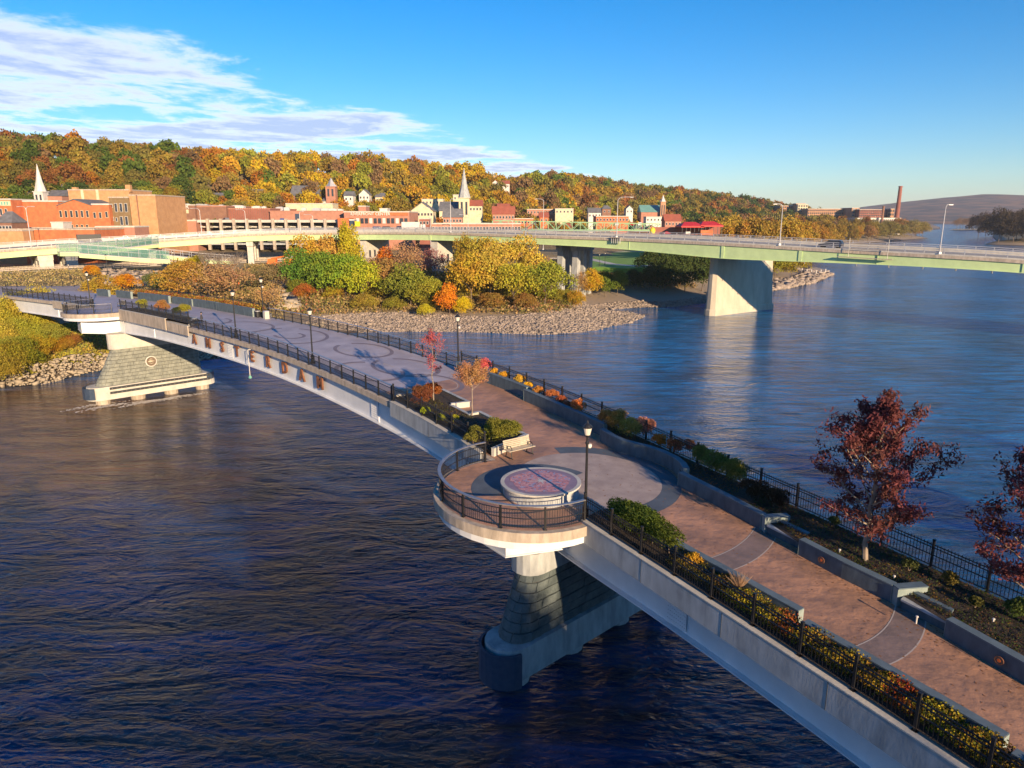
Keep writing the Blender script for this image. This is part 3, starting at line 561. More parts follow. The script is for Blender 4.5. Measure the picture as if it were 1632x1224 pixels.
# painted patterns of the middle walkway
def sheet(name, cx, cy, r0, r1, a0, a1, dz, mt, parent=fb, n=None, ex=1., rot=0.):
    n = n or max(6, int(abs(a1-a0)/.12)); vs = []; fs = []; m = 2 if r0 > 0 else 6
    rr = np.linspace(r0, r1, m) if r0 > 0 else np.linspace(.001, r1, m)
    for i in range(n+1):
        a = a0+(a1-a0)*i/n
        for r in rr:
            dx, dy = r*math.cos(a)*ex, r*math.sin(a); x = cx+dx*math.cos(rot)-dy*math.sin(rot); y = cy+dx*math.sin(rot)+dy*math.cos(rot); vs.append((x, y, zpt(x, y)+dz))
    for i in range(n):
        for k in range(m-1): fs.append((i*m+k, i*m+k+1, i*m+m+k+1, i*m+m+k))
    mb = MB(); mb.add(vs, fs); return mb.build(name, mt, parent)
ua = math.atan2(U[1], U[0])
for (s, w, R, a0, a1) in ((57, 4.3, 3.0, 0, 6.28), (48.5, 5.0, 3.6, -.4, 5.4), (48.5, 5.0, 1.5, 1, 5), (37.5, 6.8, 2.5, .3, 6.0), (30.2, 3.0, 2.6, -.6, 4.2), (29.5, 6.2, 2.6, .2, 5.9), (64, 3.8, 2.2, 0, 5), (24, 5.2, 2.2, 1.5, 6.5)):
    c = B(s, w)
    sheet('ring_band', c[0], c[1], R-.32, R, a0, a1, .026, M['ring'], ex=1.45, rot=ua)
    sheet('ring_line', c[0], c[1], R-.48, R-.42, a0+.3, a1-.5, .026, M['joint_pale'], ex=1.45, rot=ua)
for s in (30.2, 37.5, 25):
    c = B(s, 5.2, .026); MB().sweep(bpath(s, s+1.6, 5.4, .026, .4), rect(-.05, .05, 0, .004)).build('dash_line', M['joint_pale'], fb)
# curved dark bands crossing the near walkway
def crossband(s0, bulge, mt=M['pave_dark']):
    for off, wd, m_, dz in ((0, .55, mt, .026), (-.58, .025, M['joint_pale'], .027), (.58, .025, M['joint_pale'], .027)):
        vs = []; n = 14
        for i in range(n+1):
            w = 1.7+i/n*5.2; s = s0+bulge*(1-((w-4.2)/2.8)**2)+off
            for q in (-wd, wd):
                p = B(s+q, w, dz); vs.append(p)
        MB().add(vs, [(2*i, 2*i+1, 2*i+3, 2*i+2) for i in range(n)]).build('cross_band' if wd > .1 else 'band_joint', m_, fb)
crossband(-6.6, -.5); crossband(-13.4, -.6); crossband(-20.5, -.6)
# ---- overlooks (round balconies)
def overlook(cx, cy, R, sc_, side):
    n = 56; pts = [(cx+R*math.cos(2*math.pi*i/n), cy+R*math.sin(2*math.pi*i/n)) for i in range(n)]
    top = [zpt(*p)+.012 for p in pts]
    MB().prism([(cx+(x-cx)*1.05, cy+(y-cy)*1.05) for x, y in pts], [z-.50 for z in top], [z-.016 for z in top]).build('balcony_slab', M['conc_tan'], fb)
    rb = MB(); 
    rp = [(cx+(x-cx)*.985, cy+(y-cy)*.985, zpt(x, y)-.52) for x, y in pts if (np.array([x, y])-P0)@V-vL(float((np.array([x, y])-P0)@U)) < .3]
    # ring beam under the slab's outer arc
    ang = sorted([(math.atan2(p[1]-cy, p[0]-cx)-ua+math.pi*2) % (2*math.pi) for p in rp]); a0, a1 = ang[0]+ua, ang[-1]+ua
    ring = [(cx+R*.985*math.cos(a), cy+R*.985*math.sin(a)) for a in np.linspace(a0, a1, 40)]
    MB().sweep([(x, y, zpt(x, y)-.50) for x, y in ring], rect(-.10, .10, -.42, 0)).build('ring_beam', M['white_steel'], fb)
    ox, oy = cx-.73, cy-34.96; g1 = B(sc_-2.6, .3); g2 = B(sc_+3.2, .3); zt_ = zs(sc_)-.5; D1 = 1.45 if side == 0 else 2.0; pl = [(-.30+ox, 31.45+oy), (g1[0], g1[1]), (g2[0], g2[1]), (-2.75+ox, 34.75+oy)]
    MB().prism(pl, [zt_-D1, zt_-D1-.5, zt_-D1-.5, zt_-D1], zt_).build('bracket_box', M['white_steel'], fb)
    MB().prism([(cx+(x-cx)*1.02, cy+(y-cy)*1.02) for x, y in pl], [zt_-D1-.07, zt_-D1-.57, zt_-D1-.57, zt_-D1-.07], [zt_-D1-.002, zt_-D1-.502, zt_-D1-.502, zt_-D1-.002]).build('bracket_flange', M['white_steel'], fb)
O1 = (.73, 34.96); O1s = 3.9; cO2 = P0+U*85.+V*(vL(85.)-.6); O2 = (float(cO2[0]), float(cO2[1]))
overlook(*O1, 4.6, 3.9, 0); overlook(*O2, 4.6, 85., 1)
sheet('balcony_paving', O1[0], O1[1], 0, 4.55, 0, 2*math.pi, .022, M['deck'])
sheet('balcony_paving', O2[0], O2[1], 0, 4.55, 0, 2*math.pi, .022, M['deck_far'])
sheet('outer_ring', 4.2, 36.8, 3.98, 5.0, -1.55, 1.9, .027, M['pave_blue'])
sheet('round_paving', 4.2, 36.8, 0, 3.98, 0, 2*math.pi, .027, M['pave_tan'])
sheet('dark_crescent', 1.4, 35.2, 2.0, 3.55, .75, 3.5, .032, M['pave_blue'])
# ---- piers
def pier(s0, name, label, zb, zt, zc_, a_in, far):
    c0 = P0+U*s0+V*vL(s0); A3 = lambda a, b, z: (c0[0]+V[0]*a+U[0]*b, c0[1]+V[1]*a+U[1]*b, z)
    t = thing(name, label, 'bridge pier', A3(0, 0, 0), 'stone faced piers of the footbridge')
    def stad(a0, a1, r, n=8):
        P = [(a0-r*math.cos(x), -r*math.sin(x)) for x in np.linspace(-math.pi/2, math.pi/2, n+1)] 
        P += [(a1+r*math.cos(x), r*math.sin(x)) for x in np.linspace(-math.pi/2, math.pi/2, n+1)]; return P
    def solid(a0, a1, r, z0, z1, a0t=None, a1t=None, rt=None):
        a0t = a0 if a0t is None else a0t; a1t = a1 if a1t is None else a1t; rt = r if rt is None else rt
        lo = stad(a0, a1, r); hi = stad(a0t, a1t, rt); n = len(lo); mb = MB()
        return mb.add([A3(x, y, z0) for x, y in lo]+[A3(x, y, z1) for x, y in hi], [tuple(range(n)), tuple(range(n, 2*n))]+[(i, (i+1) % n, n+(i+1) % n, n+i) for i in range(n)])
    e = 10.3 if not far else 8.7; ins = 1.8 if not far else 2.9; RF = 1.32 if not far else 1.5
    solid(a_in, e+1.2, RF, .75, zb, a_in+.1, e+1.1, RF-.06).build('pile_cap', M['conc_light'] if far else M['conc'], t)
    for a in np.arange(a_in+.4, e+2, 4.25):
        p = A3(a, 0, 0); MB().lathe([(.9, -2), (.9, .76)], (p[0], p[1], 0), 14).build('pile', M['conc_tan'] if far else M['conc'], t)
    # fenders
    if far:
        for z in (2.2, 1.62):
            mb = MB(); x0, x1 = A3(a_in+1.0, -RF-.05, z), A3(e+1.6, -RF-.05, z); mb.sweep([x0, x1], rect(-.05, .05, -.15, .15)); fd = mb.build('fender_rail', M['rubber'], t)
            b2 = MB()
            for a in np.arange(a_in+1.3, e+1.4, .55): p = A3(a, -RF-.12, z); b2.box(p, (.05, .05, .05))
            b2.build('bolts', M['galv'], fd, kind='stuff', world=False)
        mb = MB(); P = [(a_in-.3-(RF-.1)*math.cos(x), -RF*math.sin(x)) for x in np.linspace(-1.25, 1.25, 7)]
        mb.sweep([A3(x, y, 0) for x, y in P], rect(-.04, .14, .95, 2.42)).build('nose_fender', M['navy'], t)
        mb = MB(); P = [(e+1.1+(RF-.05)*math.cos(x), (RF+.03)*math.sin(x)) for x in np.linspace(-1.5, 1.5, 7)]; mb.sweep([A3(x, y, 0) for x, y in P], rect(-.06, .10, 1.5, 2.45)).build('tail_fender', M['navy'], t)
    else:
        mb = MB(); P = [(a_in-.12-RF*math.cos(x), -(RF+.04)*math.sin(x)) for x in np.linspace(-1.45, 1.45, 11)]
        mb.sweep([A3(x, y, 0) for x, y in P], rect(-.05, .10, .45, zb-.12)).build('nose_fender', M['navy'], t)
    # stone body
    b0, b1, r0, r1 = a_in+.7, a_in+ins, .98, .76
    solid(b0, e, r0-.06, zb, zt, b1, e, r1-.06).build('core', M['joint'], t)
    rows = int(round((zt-zb)/.47)); r = random.Random(3+int(far)); count = 0
    def surf_(u, z):       # u metres along the wall line, z height -> local point
        k = (z-zb)/(zt-zb); a0 = b0+(b1-b0)*k; rr = r0+(r1-r0)*k; L1 = e-b0; arc = math.pi*r0; tot = 2*L1+2*arc; u %= tot
        if u < L1: f = u/L1; return (e+(a0-e)*f, -rr, 0, -1)
        u -= L1
        if u < arc: x = -math.pi/2+math.pi*u/arc; return (a0-rr*math.cos(x), rr*math.sin(x), -math.cos(x), math.sin(x))
        u -= arc
        if u < L1: f = u/L1; return (a0+(e-a0)*f, rr, 0, 1)
        u -= L1; x = math.pi/2-math.pi*u/arc; return (e+rr*math.cos(x), rr*math.sin(x), math.cos(x), math.sin(x))
    tot = 2*(e-b0)+2*math.pi*r0
    for i in range(rows):
        z0 = zb+(zt-zb)*i/rows+.018; z1 = zb+(zt-zb)*(i+1)/rows-.018; u = r.uniform(0, 1)
        end = u+tot
        while u < end-.4:
            w = min(r.choice((.75, .9, 1.1, 1.25)), end-u)
            if end-u-w < .4: w = end-u
            pr = r.uniform(.02, .065); vs = []; K = 3 if w > .6 else 2
            for kk in range(K):
                uu = u+.018+(w-.036)*kk/(K-1)
                for z in (z0, z1):
                    a, b, na, nb = surf_(uu, z)
                    vs.append(A3(a-na*.1, b-nb*.1, z)); q = pr+r.uniform(-.02, .02); vs.append(A3(a+na*q, b+nb*q, z+(.015 if z == z0 else -.015)))
            fs = []
            for kk in range(K-1):
                o = kk*4; fs += [(o+1, o+5, o+7, o+3), (o, o+1, o+5, o+4), (o+2, o+3, o+7, o+6)]
            fs += [(0, 1, 3, 2), ((K-1)*4, (K-1)*4+1, (K-1)*4+3, (K-1)*4+2)]
            if count < 300: MB().add(vs, fs).build('stone_block', M['stone_g'] if far else M['stone_shaded'], t); count += 1
            u += w
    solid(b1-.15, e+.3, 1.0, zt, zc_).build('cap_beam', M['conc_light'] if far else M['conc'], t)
    for k in range(3 if far else 4):
        p = A3(1.3+k*3.05, 0, (zc_+.08)); MB().box(p, (.7, .7, .16), ua).build('bearing', M['galv'], t)
    print(name, 'blocks', count)
    if far:
        a, z = 3.0, 5.0; k = (z-zb)/(zt-zb); b = -(r0+(r1-r0)*k)-.09; nrm = Vector((-U[0], -U[1], 0))
        c = Vector(A3(a, b, z)); sl_ = math.atan((r0-r1)/(zt-zb))
        q = (nrm+Vector((0, 0, math.tan(sl_)))).normalized().to_track_quat('Z', 'Y')
        def flat(name, prof, mt, par): 
            mb = MB().lathe(prof, (0, 0, 0), 24); me_o = mb.build(name, mt, par); me_o.data.transform(Matrix.Translation(c)@q.to_matrix().to_4x4()); return me_o
        em = flat('emblem_ring', [(.72, 0), (.72, .10), (.62, .12), (.62, .05)], M['white'], t); flat('emblem_disc', [(.615, 0), (.615, .06)], M['bark'], t)
        for (pts_) in ([(-.45, .02), (-.1, .16), (.45, .02), (-.1, -.1)], [(-.3, .22), (0, .38), (.3, .22), (0, .28)], [(-.35, -.2), (0, -.32), (.35, -.2), (0, -.26)]):
            mb = MB().prism(pts_, .06, .085); o = mb.build('emblem_figure', M['wood'], t); o.data.transform(Matrix.Translation(c)@q.to_matrix().to_4x4())
pier(3.2, 'bridge_pier', 'shade-toned stone footbridge pier with a navy nose fender, under the near round balcony', 2.5, 6.0, 7.2, -2.6, False)
pier(81.6, 'bridge_pier', 'sunlit grey-green stone footbridge pier with round emblem, under the far balcony', 2.45, 7.1, 9.1, -3.5, True)
# ------------------------------------------------------------------ railings
pk = {}
def unit(name, mb, mt):
    me = bpy.data.meshes.new(name); bm = bmesh.new(); me.from_pydata(mb.v, [], mb.f); bm.from_mesh(me); bmesh.ops.recalc_face_normals(bm, faces=bm.faces); bm.to_mesh(me); bm.free(); me.materials.append(mt); return me
POST = unit('post', MB().box((0, 0, .58), (.09, .09, 1.2)).box((0, 0, 1.2), (.11, .11, .05)).box((0, 0, .012), (.17, .17, .024)), M['black'])
PICK = unit('picket', MB().box((0, 0, .60), (.020, .020, 1.02)), M['black'])
PICKT = unit('picket', MB().box((0, 0, .52), (.018, .018, .88)), M['black'])
def resample(pts, step):
    P = np.array(pts, float); d = np.r_[0, np.cumsum(np.linalg.norm(np.diff(P, axis=0), axis=1))]; n = max(1, int(round(d[-1]/step))); q = np.linspace(0, d[-1], n+1)
    return np.stack([np.interp(q, d, P[:, i]) for i in range(3)], 1)
def railing(label, pts, style='fence', posts=2.0, pick=.13, group=None, picks=True, h=1.07, color=None, name='railing', thin=1.):
    m0 = M['black'] if color is None else color
    t = thing(name, label, 'railing', tuple(pts[0]), group); P = resample(pts, posts)
    def seg(i, Q): a = Q[max(i-1, 0)]; b = Q[min(i+1, len(Q)-1)]; return math.atan2(b[1]-a[1], b[0]-a[0])
    pm = POST
    if color is not None: pm = POST.copy(); pm.materials.clear(); pm.materials.append(color)
    for i, p in enumerate(P): link('post', pm, p, seg(i, P), (thin, thin, h/1.07*(.98 if style == 'cap' else 1.02)), t)
    Q = resample(pts, .5); lv = (.13, .55, .98) if style != 'ornamental' else (.12, .56, .88, 1.0)
    for z in lv: MB().sweep([tuple(q) for q in Q], rect(-.02*thin, .02*thin, z*h/1.07-.02, z*h/1.07+.02)).build('rail', m0, t)
    if style == 'cap': MB().sweep([tuple(q) for q in Q], rect(-.085, .085, 1.17*h/1.07, 1.21*h/1.07)).build('cap_rail', M['cap_rail'], t)
    if picks:
        K = resample(pts, pick); base = PICK if style == 'ornamental' else PICKT
        if len(K) <= 301:
            for i, p in enumerate(K[:-1]): link('picket', base, p, seg(i, K), 1, t)
        else:
            mb = MB(); a, b = (.09, 1.11) if style == 'ornamental' else (.08, .96)
            for i, p in enumerate(K): mb.box((p[0], p[1], p[2]+(a+b)/2), (.016, .016, b-a), seg(i, K))
            mb.build('pickets', m0, t, kind='stuff')
    return t
G = 'railings of the footbridge'
arc = lambda O, R, a0, a1, n=40: [(O[0]+R*math.cos(a), O[1]+R*math.sin(a), zpt(O[0]+R*math.cos(a), O[1]+R*math.sin(a))+.02) for a in np.linspace(a0, a1, n)]
aS = math.atan2(31.55-O1[1], 3.3-O1[0]); aE = math.atan2(39.1-O1[1], -1.7-O1[0])
railing('curved black railing with a pale cap rail round the near balcony', arc(O1, 4.5, aS, aE-2*math.pi), 'cap', 2.1, .125, G)
# far balcony arc: same turn
a2s = ua-math.pi/2
railing('curved railing round the far balcony beside the white bracket', arc(O2, 4.5, ua-math.pi, ua-2*math.pi), 'cap', 2.0, .16, G)
railing('black picket fence on the concrete edge along the lower left planter', bpath(-.4, -20, -.12, .17, .5), 'ornamental', 2.0, .14, G, h=1.1)
railing('black picket fence beside the round green bush and the small red tree', bpath(21.2, 9.2, -.12, .17, .5), 'ornamental', 2.0, .14, G, h=1.1)
railing('long black railing on the left edge above the rust letters', bpath(60.4, 21.6, -.05, .02, 1), 'cap', 1.93, .13, G)
railing('long railing with a pale cap along the right edge of the middle span', bpath(62, 26.3, 9.75, .02, 1), 'cap', 1.93, .13, G)
railing('picket fence between the river and the shrubs along the right planters', bpath(26, 2, 9.8, .42, 1), 'ornamental', 2.2, .14, G, h=1.1)
railing('picket fence behind the maroon trees and stone benches', bpath(2, -24, 9.8, .42, 1), 'ornamental', 2.2, .14, G, h=1.1)
railing('dark fence above the long tan edge left of the standing person', bpath(80.3, 60.6, -.12, .45, 1), 'ornamental', 2.0, .16, G, h=1.1)
railing('dark fence behind the orange shrubs on the far right of the footbridge', bpath(100, 62.4, 10.1, .5, 1), 'ornamental', 2.2, .16, G, h=1.1)
railing('railing on the far left end of the footbridge beside the bank bushes', bpath(124, 89.8, -.1, .15, 1), 'ornamental', 2.0, .16, G, h=1.1)
# ------------------------------------------------------------------ planters
def wallrun(label, sw, h, th_=.32, group='slate planter walls of the footbridge', e0=True, e1=True, base=-.02, mt=None, curve=False):
    """sw = list of (s, w) along the walkway face, listed with s falling; wall thickens away from the walkway"""
    t = thing('planter_wall', label, 'planter wall', B(*sw[0], 0), group); pts = []
    for (a, b) in zip(sw[:-1], sw[1:]):
        n = max(1, int(abs(a[0]-b[0])/.5)); pts += [B(a[0]+(b[0]-a[0])*k/n, a[1]+(b[1]-a[1])*k/n) for k in range(n)]
    pts.append(B(*sw[-1])); sg = -1 if th_ > 0 else 1; a, b = sorted((0, sg*abs(th_)))
    MB().sweep(pts, rect(a, b, base, h-.05)).build('wall', mt or M['slate'], t)
    MB().sweep(pts, rect(a-.02, b+.02, h-.05, h)).build('coping', M['slate_cap'], t)
    for fl, i, j in ((e0, 0, 1), (e1, -1, -2)):
        if fl:
            p = Vector(pts[i]); d = (p-Vector(pts[j])); d.z = 0; d.normalize()
            MB().sweep([p+d*.003, p+d*.018], rect(a-.01, b+.01, base, h-.02) if i == -1 else rect(-b-.01, -a+.01, base, h-.02)).build('lit_end_face', M['lit_wall_end'], t)  # paler sheet over the wall end, painted as if sunlit
    return t
# right side, from the far end of the planting towards the camera (path runs with falling s, so its right is the walkway side)
wallrun('slate wall nearest the pale capped railing, behind the bronze tree', [(25.6, 8.95), (16.2, 8.95)], .92)
wallrun('slate wall between two stepped ends, below the orange shrubs', [(15.9, 8.42), (6.9, 8.38)], .9)
wallrun('curved slate wall bulging out round the circular paving', [(6.5, 7.7), (5.2, 7.5), (4.3, 7.55), (3.5, 7.85), (2.6, 8.25), (1.6, 8.45), (.6, 8.4), (-.1, 8.15), (-.7, 7.7)], .85)
wallrun('slate wall between the curved wall and the first stone bench', [(-.8, 7.1), (-3.84, 7.0), (-6.35, 6.8)], .8)
wallrun('slate wall with an orange medallion below the maroon tree', [(-8.7, 6.3), (-10.8, 6.2), (-12.87, 6.25)], .78)
wallrun('slate wall with medallion at the right edge of the picture', [(-15.05, 5.8), (-19, 5.4), (-24, 5.2)], .76)
for i, (sA, wA, wB) in enumerate(((-6.5, 6.8, 8.0), (-13.0, 6.25, 7.5))):
    a = Vector(B(sA, wA)); b = Vector(B(sA-.7, wB)); t = thing('planter_wall', ('angled stub wall at the end of the first stone bench', 'angled stub wall at the end of the second stone bench')[i], 'planter wall', a, 'slate planter walls of the footbridge')
    MB().sweep([a, b], rect(-.17, .17, 0, .74)).build('wall', M['lit_wall_end'], t); MB().sweep([a, b], rect(-.2, .2, .74, .79)).build('coping', M['slate_cap'], t)  # stub walls painted in the same sunlit tone
for i, (s0_, s1_, w) in enumerate(((-6.75, -8.55, 6.75), (-13.3, -14.95, 6.15))):
    t = thing('stone_bench', ('low stone bench in the gap of the wall left of the maroon tree', 'low stone bench in the gap of the wall near the right edge')[i], 'bench', B(s0_, w), 'stone benches let into the planter wall')
    MB().sweep(bpath(s0_, s1_, w+.25, 0, .5), rect(-.18, .18, .0, .38)).build('plinth', M['slate'], t)
    MB().sweep(bpath(s0_, s1_, w+.25, 0, .5), rect(-.28, .28, .38, .46)).build('seat', M['conc'], t)
    MB().sweep(bpath(s0_-.05, s1_, w+.78, 0, .5), rect(-.12, .12, .0, .6)).build('back_ledge', M['slate_cap'], t)
for i, (s, w) in enumerate(((-9.9, 6.15), (-16.9, 5.5))):
    a = np.array(B(s+.3, w)); b = np.array(B(s-.3, w)); d = (b-a)[:2]; d /= np.linalg.norm(d); nrm = Vector((d[1], -d[0], 0)); c = Vector(B(s, w-.03, .42)); q = nrm.to_track_quat('Z', 'Y')
    t = thing('wall_medallion', ('round orange medallion on the slate wall below the maroon tree', 'round orange medallion on the slate wall at the right edge')[i], 'medallion', c, 'orange medallions on the planter walls')
    for nm, pr, m_ in (('rim', [(.15, 0), (.15, .03), (.12, .03), (.12, .0)], M['rust']), ('face', [(.118, 0), (.118, .015)], M['bark']), ('boss', [(.07, .015), (.05, .03)], M['orange'])):
        o = MB().lathe(pr, (0, 0, 0), 20).build(nm, m_, t); o.data.transform(Matrix.Translation(c)@q.to_matrix().to_4x4())
# left side, near the camera
wallrun('low slate wall behind the long clipped hedge', [(-1.6, 1.45), (-6, 1.5), (-11.3, 1.75)], .72, -.3)
wallrun('low slate wall behind the yellow and orange bedding, middle length', [(-11.7, 1.35), (-15, 1.5), (-18.1, 1.6)], .66, -.3)
wallrun('low slate wall at the lower right corner', [(-18.4, 1.2), (-26, 1.4)], .62, -.3)
def soil(name, s0_, s1_, wa, wb, dz, label, n=40):
    vs = []; ss = np.linspace(s0_, s1_, n)
    for s in ss: 
        a = wa(s) if callable(wa) else wa; b = wb(s) if callable(wb) else wb; vs += [B(s, a, dz), B(s, (a+b)/2, dz+.07), B(s, b, dz)]
    fs = [(i*3+k, i*3+k+1, i*3+k+4, i*3+k+3) for i in range(n-1) for k in range(2)]
    return tag(MB().add(vs, fs).build(name, M['soil'], None, True), label, kind='structure')
wR = lambda s: float(np.interp(s, [-24, -15, -12.9, -8.7, -6.4, -.9, .2, 2., 3.7, 6.1, 6.9, 15.8, 16, 26], [5.5, 6.1, 6.5, 6.5, 7.1, 7.4, 8.4, 8.7, 8.1, 7.9, 8.6, 8.65, 9.2, 9.2]))
soil('planting_bed', -24, 25.5, wR, 9.72, .47, 'mulch bed between slate wall and river fence', 120)
soil('planting_bed', -26, -.6, -.2, 1.4, .30, 'mulch bed between near fence and low wall')
soil('planting_bed', 60.8, 80, -.2, 1.9, .45, 'mulch bed far left')
soil('planting_bed', 62.5, 104, 9.0, 10.1, .62, 'mulch bed far right')
tag(MB().sweep(bpath(-24, 26, 9.8, 0, 1), rect(-.14, .14, 0, .42)).build('river_side_kerb', M['conc_light']), 'pale concrete kerb under the right hand fence', 'kerb')
tag(MB().sweep(bpath(62, 104, 10.1, 0, 1), rect(-.14, .14, 0, .5)).build('river_side_kerb', M['conc_light']), 'pale kerb under the fence at the far right of the footbridge', 'kerb')
# stepped planter by the bench
pl = thing('stepped_planter', 'low stepped planter holding a round bush and two small red trees by the bench', 'planter', B(15, 2))
segs = [((21.9, .1), (21.5, 4.2), .34), ((21.5, 4.2), (17.2, 4.05), .36), ((17.2, 4.05), (17.6, 2.65), .40), ((17.6, 2.65), (14.95, 2.6), .30), ((14.95, 2.6), (14.9, 3.35), .40), ((14.9, 3.35), (9.3, 3.45), .42), ((9.3, 3.45), (8.7, .15), .5)]
for i, (a, b, h) in enumerate(segs):
    p, q = Vector(B(*a)), Vector(B(*b)); MB().sweep([p, q], rect(-.10, .10, 0, h)).build('edge_wall', M['slate'] if i in (1, 3, 5) else M['conc_light'], pl); MB().sweep([p, q], rect(-.12, .12, h, h+.04)).build('edge_coping', M['conc'], pl)  # cross walls paler than the long ones, sunlight put into their colour
vs = [B(21.6, .1, .28), B(21.3, 4.1, .28), B(17.3, 3.95, .28), B(17.5, 2.6, .28), B(14.9, 2.7, .28), B(14.7, 3.3, .28), B(9.4, 3.4, .28), B(8.9, .1, .28)]
MB().add(vs, [(0, 1, 2, 3), (0, 3, 4, 7), (4, 5, 6, 7)]).build('soil', M['soil'], pl)
# far planter by the standing person
pl = thing('low_planter', 'low pale planter with bushes just left of the standing person', 'planter', B(70, 2))
for i, (a, b, h) in enumerate((((79, 2.0), (64.2, 2.2), .5), ((64.2, 2.2), (61.6, .3), .62))):
    p, q = Vector(B(*a)), Vector(B(*b)); MB().sweep([p, q], rect(-.13, .13, 0, h)).build('edge_wall', M['conc_light'] if i else M['slate'], pl)
for k, (a, b, w, h) in enumerate(((73.2, 63.8, 8.75, 1.05), (80.2, 73.5, 8.95, 1.05), (86.5, 80.5, 8.9, 1.0), (97, 86.9, 8.6, 1.1), (104, 99, 8.4, 1.1), (110, 106, 8.1, 1.1))):
    wallrun(('slate wall ending in a pale face beside the litter bin', 'second slate wall left of the litter bin', 'third slate wall left of the litter bin', 'long slate wall across from the far balcony', 'short slate wall past the far balcony', 'farthest short slate wall on the footbridge')[k], [(a, w), (b, w)], h)
# ------------------------------------------------------------------ street lamps
def lamp_parts(h=4.9, camball=False):
    P = []
    P.append(('base', MB().lathe([(.24, 0), (.24, .12), (.17, .2), (.15, .55), (.19, .62), (.10, .75)], n=12), M['black']))
    P.append(('shaft', MB().lathe([(.075, .7), (.065, h*.45), (.055, h*.78), (.09, h*.785), (.09, h*.8), (.05, h*.815), (.045, h*.85)], n=10), M['black']))
    P.append(('lantern_cup', MB().lathe([(.05, h*.85), (.14, h*.865), (.15, h*.875)], n=12), M['black']))
    P.append(('lantern_glass', MB().lathe([(.13, h*.875), (.21, h*.945)], n=12), M['lampglass']))
    P.append(('lantern_cap', MB().lathe([(.23, h*.945), (.24, h*.952), (.16, h*.975), (.06, h*.99), (.03, h*1.0), (.015, h*1.02)], n=12), M['black']))
    if camball: P.append(('camera_dome', MB().lathe([(.02, h*.735), (.09, h*.74), (.12, h*.755), (.11, h*.775), (.05, h*.78)], (.14, 0, 0), 10), M['white']))
    return P
LM = {}
def lamp(label, loc, h=4.9, ball=False, group='black lantern posts on the footbridge', sc_=1.):
    key = ball
    if key not in LM: LM[key] = [(n, unit(n, mb, m)) for n, mb, m in lamp_parts(4.9, ball)]
    t = thing('street_lamp', label, 'lamp post', loc, group, rotz=.6); t.scale = (sc_,)*3
    for n, me in LM[key]: link(n, me, (0, 0, 0), 0, 1, t, False)
    return t
lamp('nearest tall black lantern post, standing where the near balcony meets the picket fence', B(-.35, -.02, .0), ball=True)
lamp('black lantern post inside the left railing above the last letters', B(35.4, .45, .02))
lamp('black lantern post inside the left railing above the middle letters', B(50.8, .45, .02))
lamp('black lantern post against the right railing behind the bronze tree', B(26.0, 9.45, .02), ball=True)
lamp('black lantern post beside the litter bin at the end of the slate wall', B(62.2, 9.3, .02), ball=True)
lamp('black lantern post rising behind the far balcony', B(90.5, -.1, .02), ball=True)
for k, (x, y0, y1, Y) in enumerate(((112, 445, 420, 150), (172, 437, 405, 172), (278, 428, 400, 180), (500, 436, 402, 195))):
    p = aty(x, y0, Y); q = aty(x, y1, Y); lamp(('black lantern post at the plaza railing, leftmost of all', 'black lantern post beside the round orange tree', 'black lantern post above the pale brown shrub mass', 'black lantern post in the shade left of the gold tree')[k], tuple(p), sc_=(q[2]-p[2])/4.95, group='black lantern posts in the riverside park')
# ------------------------------------------------------------------ compass table
M['mosaic'] = None
def mosaic():
    m = bpy.data.materials.new('mosaic'); m.use_nodes = True; nt = m.node_tree; b = nt.nodes['Principled BSDF']; L = nt.links.new; b.inputs['Roughness'].default_value = .45
    geo = nt.nodes.new('ShaderNodeNewGeometry'); v = nt.nodes.new('ShaderNodeTexVoronoi'); v.inputs['Scale'].default_value = 9; L(geo.outputs['Position'], v.inputs['Vector'])
    r = nt.nodes.new('ShaderNodeValToRGB'); e = r.color_ramp.elements; e[0].color = (.5, .2, .19, 1); e[1].color = (.62, .55, .5, 1)
    for p, c in ((.25, (.55, .22, .2, 1)), (.45, (.3, .3, .4, 1)), (.6, (.6, .3, .26, 1)), (.8, (.3, .12, .14, 1))):
        x = e.new(p); x.color = c
    s = nt.nodes.new('ShaderNodeSeparateXYZ'); L(v.outputs['Color'], s.inputs[0]); L(s.outputs[0], r.inputs[0]); r.color_ramp.interpolation = 'CONSTANT'
    L(r.outputs[0], b.inputs['Base Color']); return m
M['mosaic'] = mosaic(); M['mosaic_edge'] = mat('mauve_ring', (.30, .2, .24), (.24, .16, .2), 4, .5)
dx, dy = 1.5, 34.85; dz0 = zpt(dx, dy)+.02
t = thing('round_mosaic_table', 'big round raised disc with a pink mosaic map on the near balcony', 'mosaic table', (dx, dy, dz0))
MB().lathe([(1.98, -.1), (1.98, .5)], (dx, dy, dz0), 64).build('drum', M['conc'], t)
MB().lathe([(1.99, .5), (2.1, .52), (2.1, .61), (1.9, .61), (1.9, .57)], (dx, dy, dz0), 64).build('rim', M['conc_light'], t)
MB().lathe([(1.895, .53), (1.895, .605)], (dx, dy, dz0), 64).build('border', M['mosaic_edge'], t)
vs = [(dx, dy, dz0+.612)]; ra = random.Random(4)
for i in range(48): a = i/48*6.2832; rr = 1.55+.1*math.sin(a*5)+.05*ra.uniform(-1, 1); vs.append((dx+rr*math.cos(a), dy+rr*math.sin(a), dz0+.612))
MB().add(vs, [(0, i+1, (i+1) % 48+1) for i in range(48)]).build('mosaic_map', M['mosaic'], t)
mb = MB()
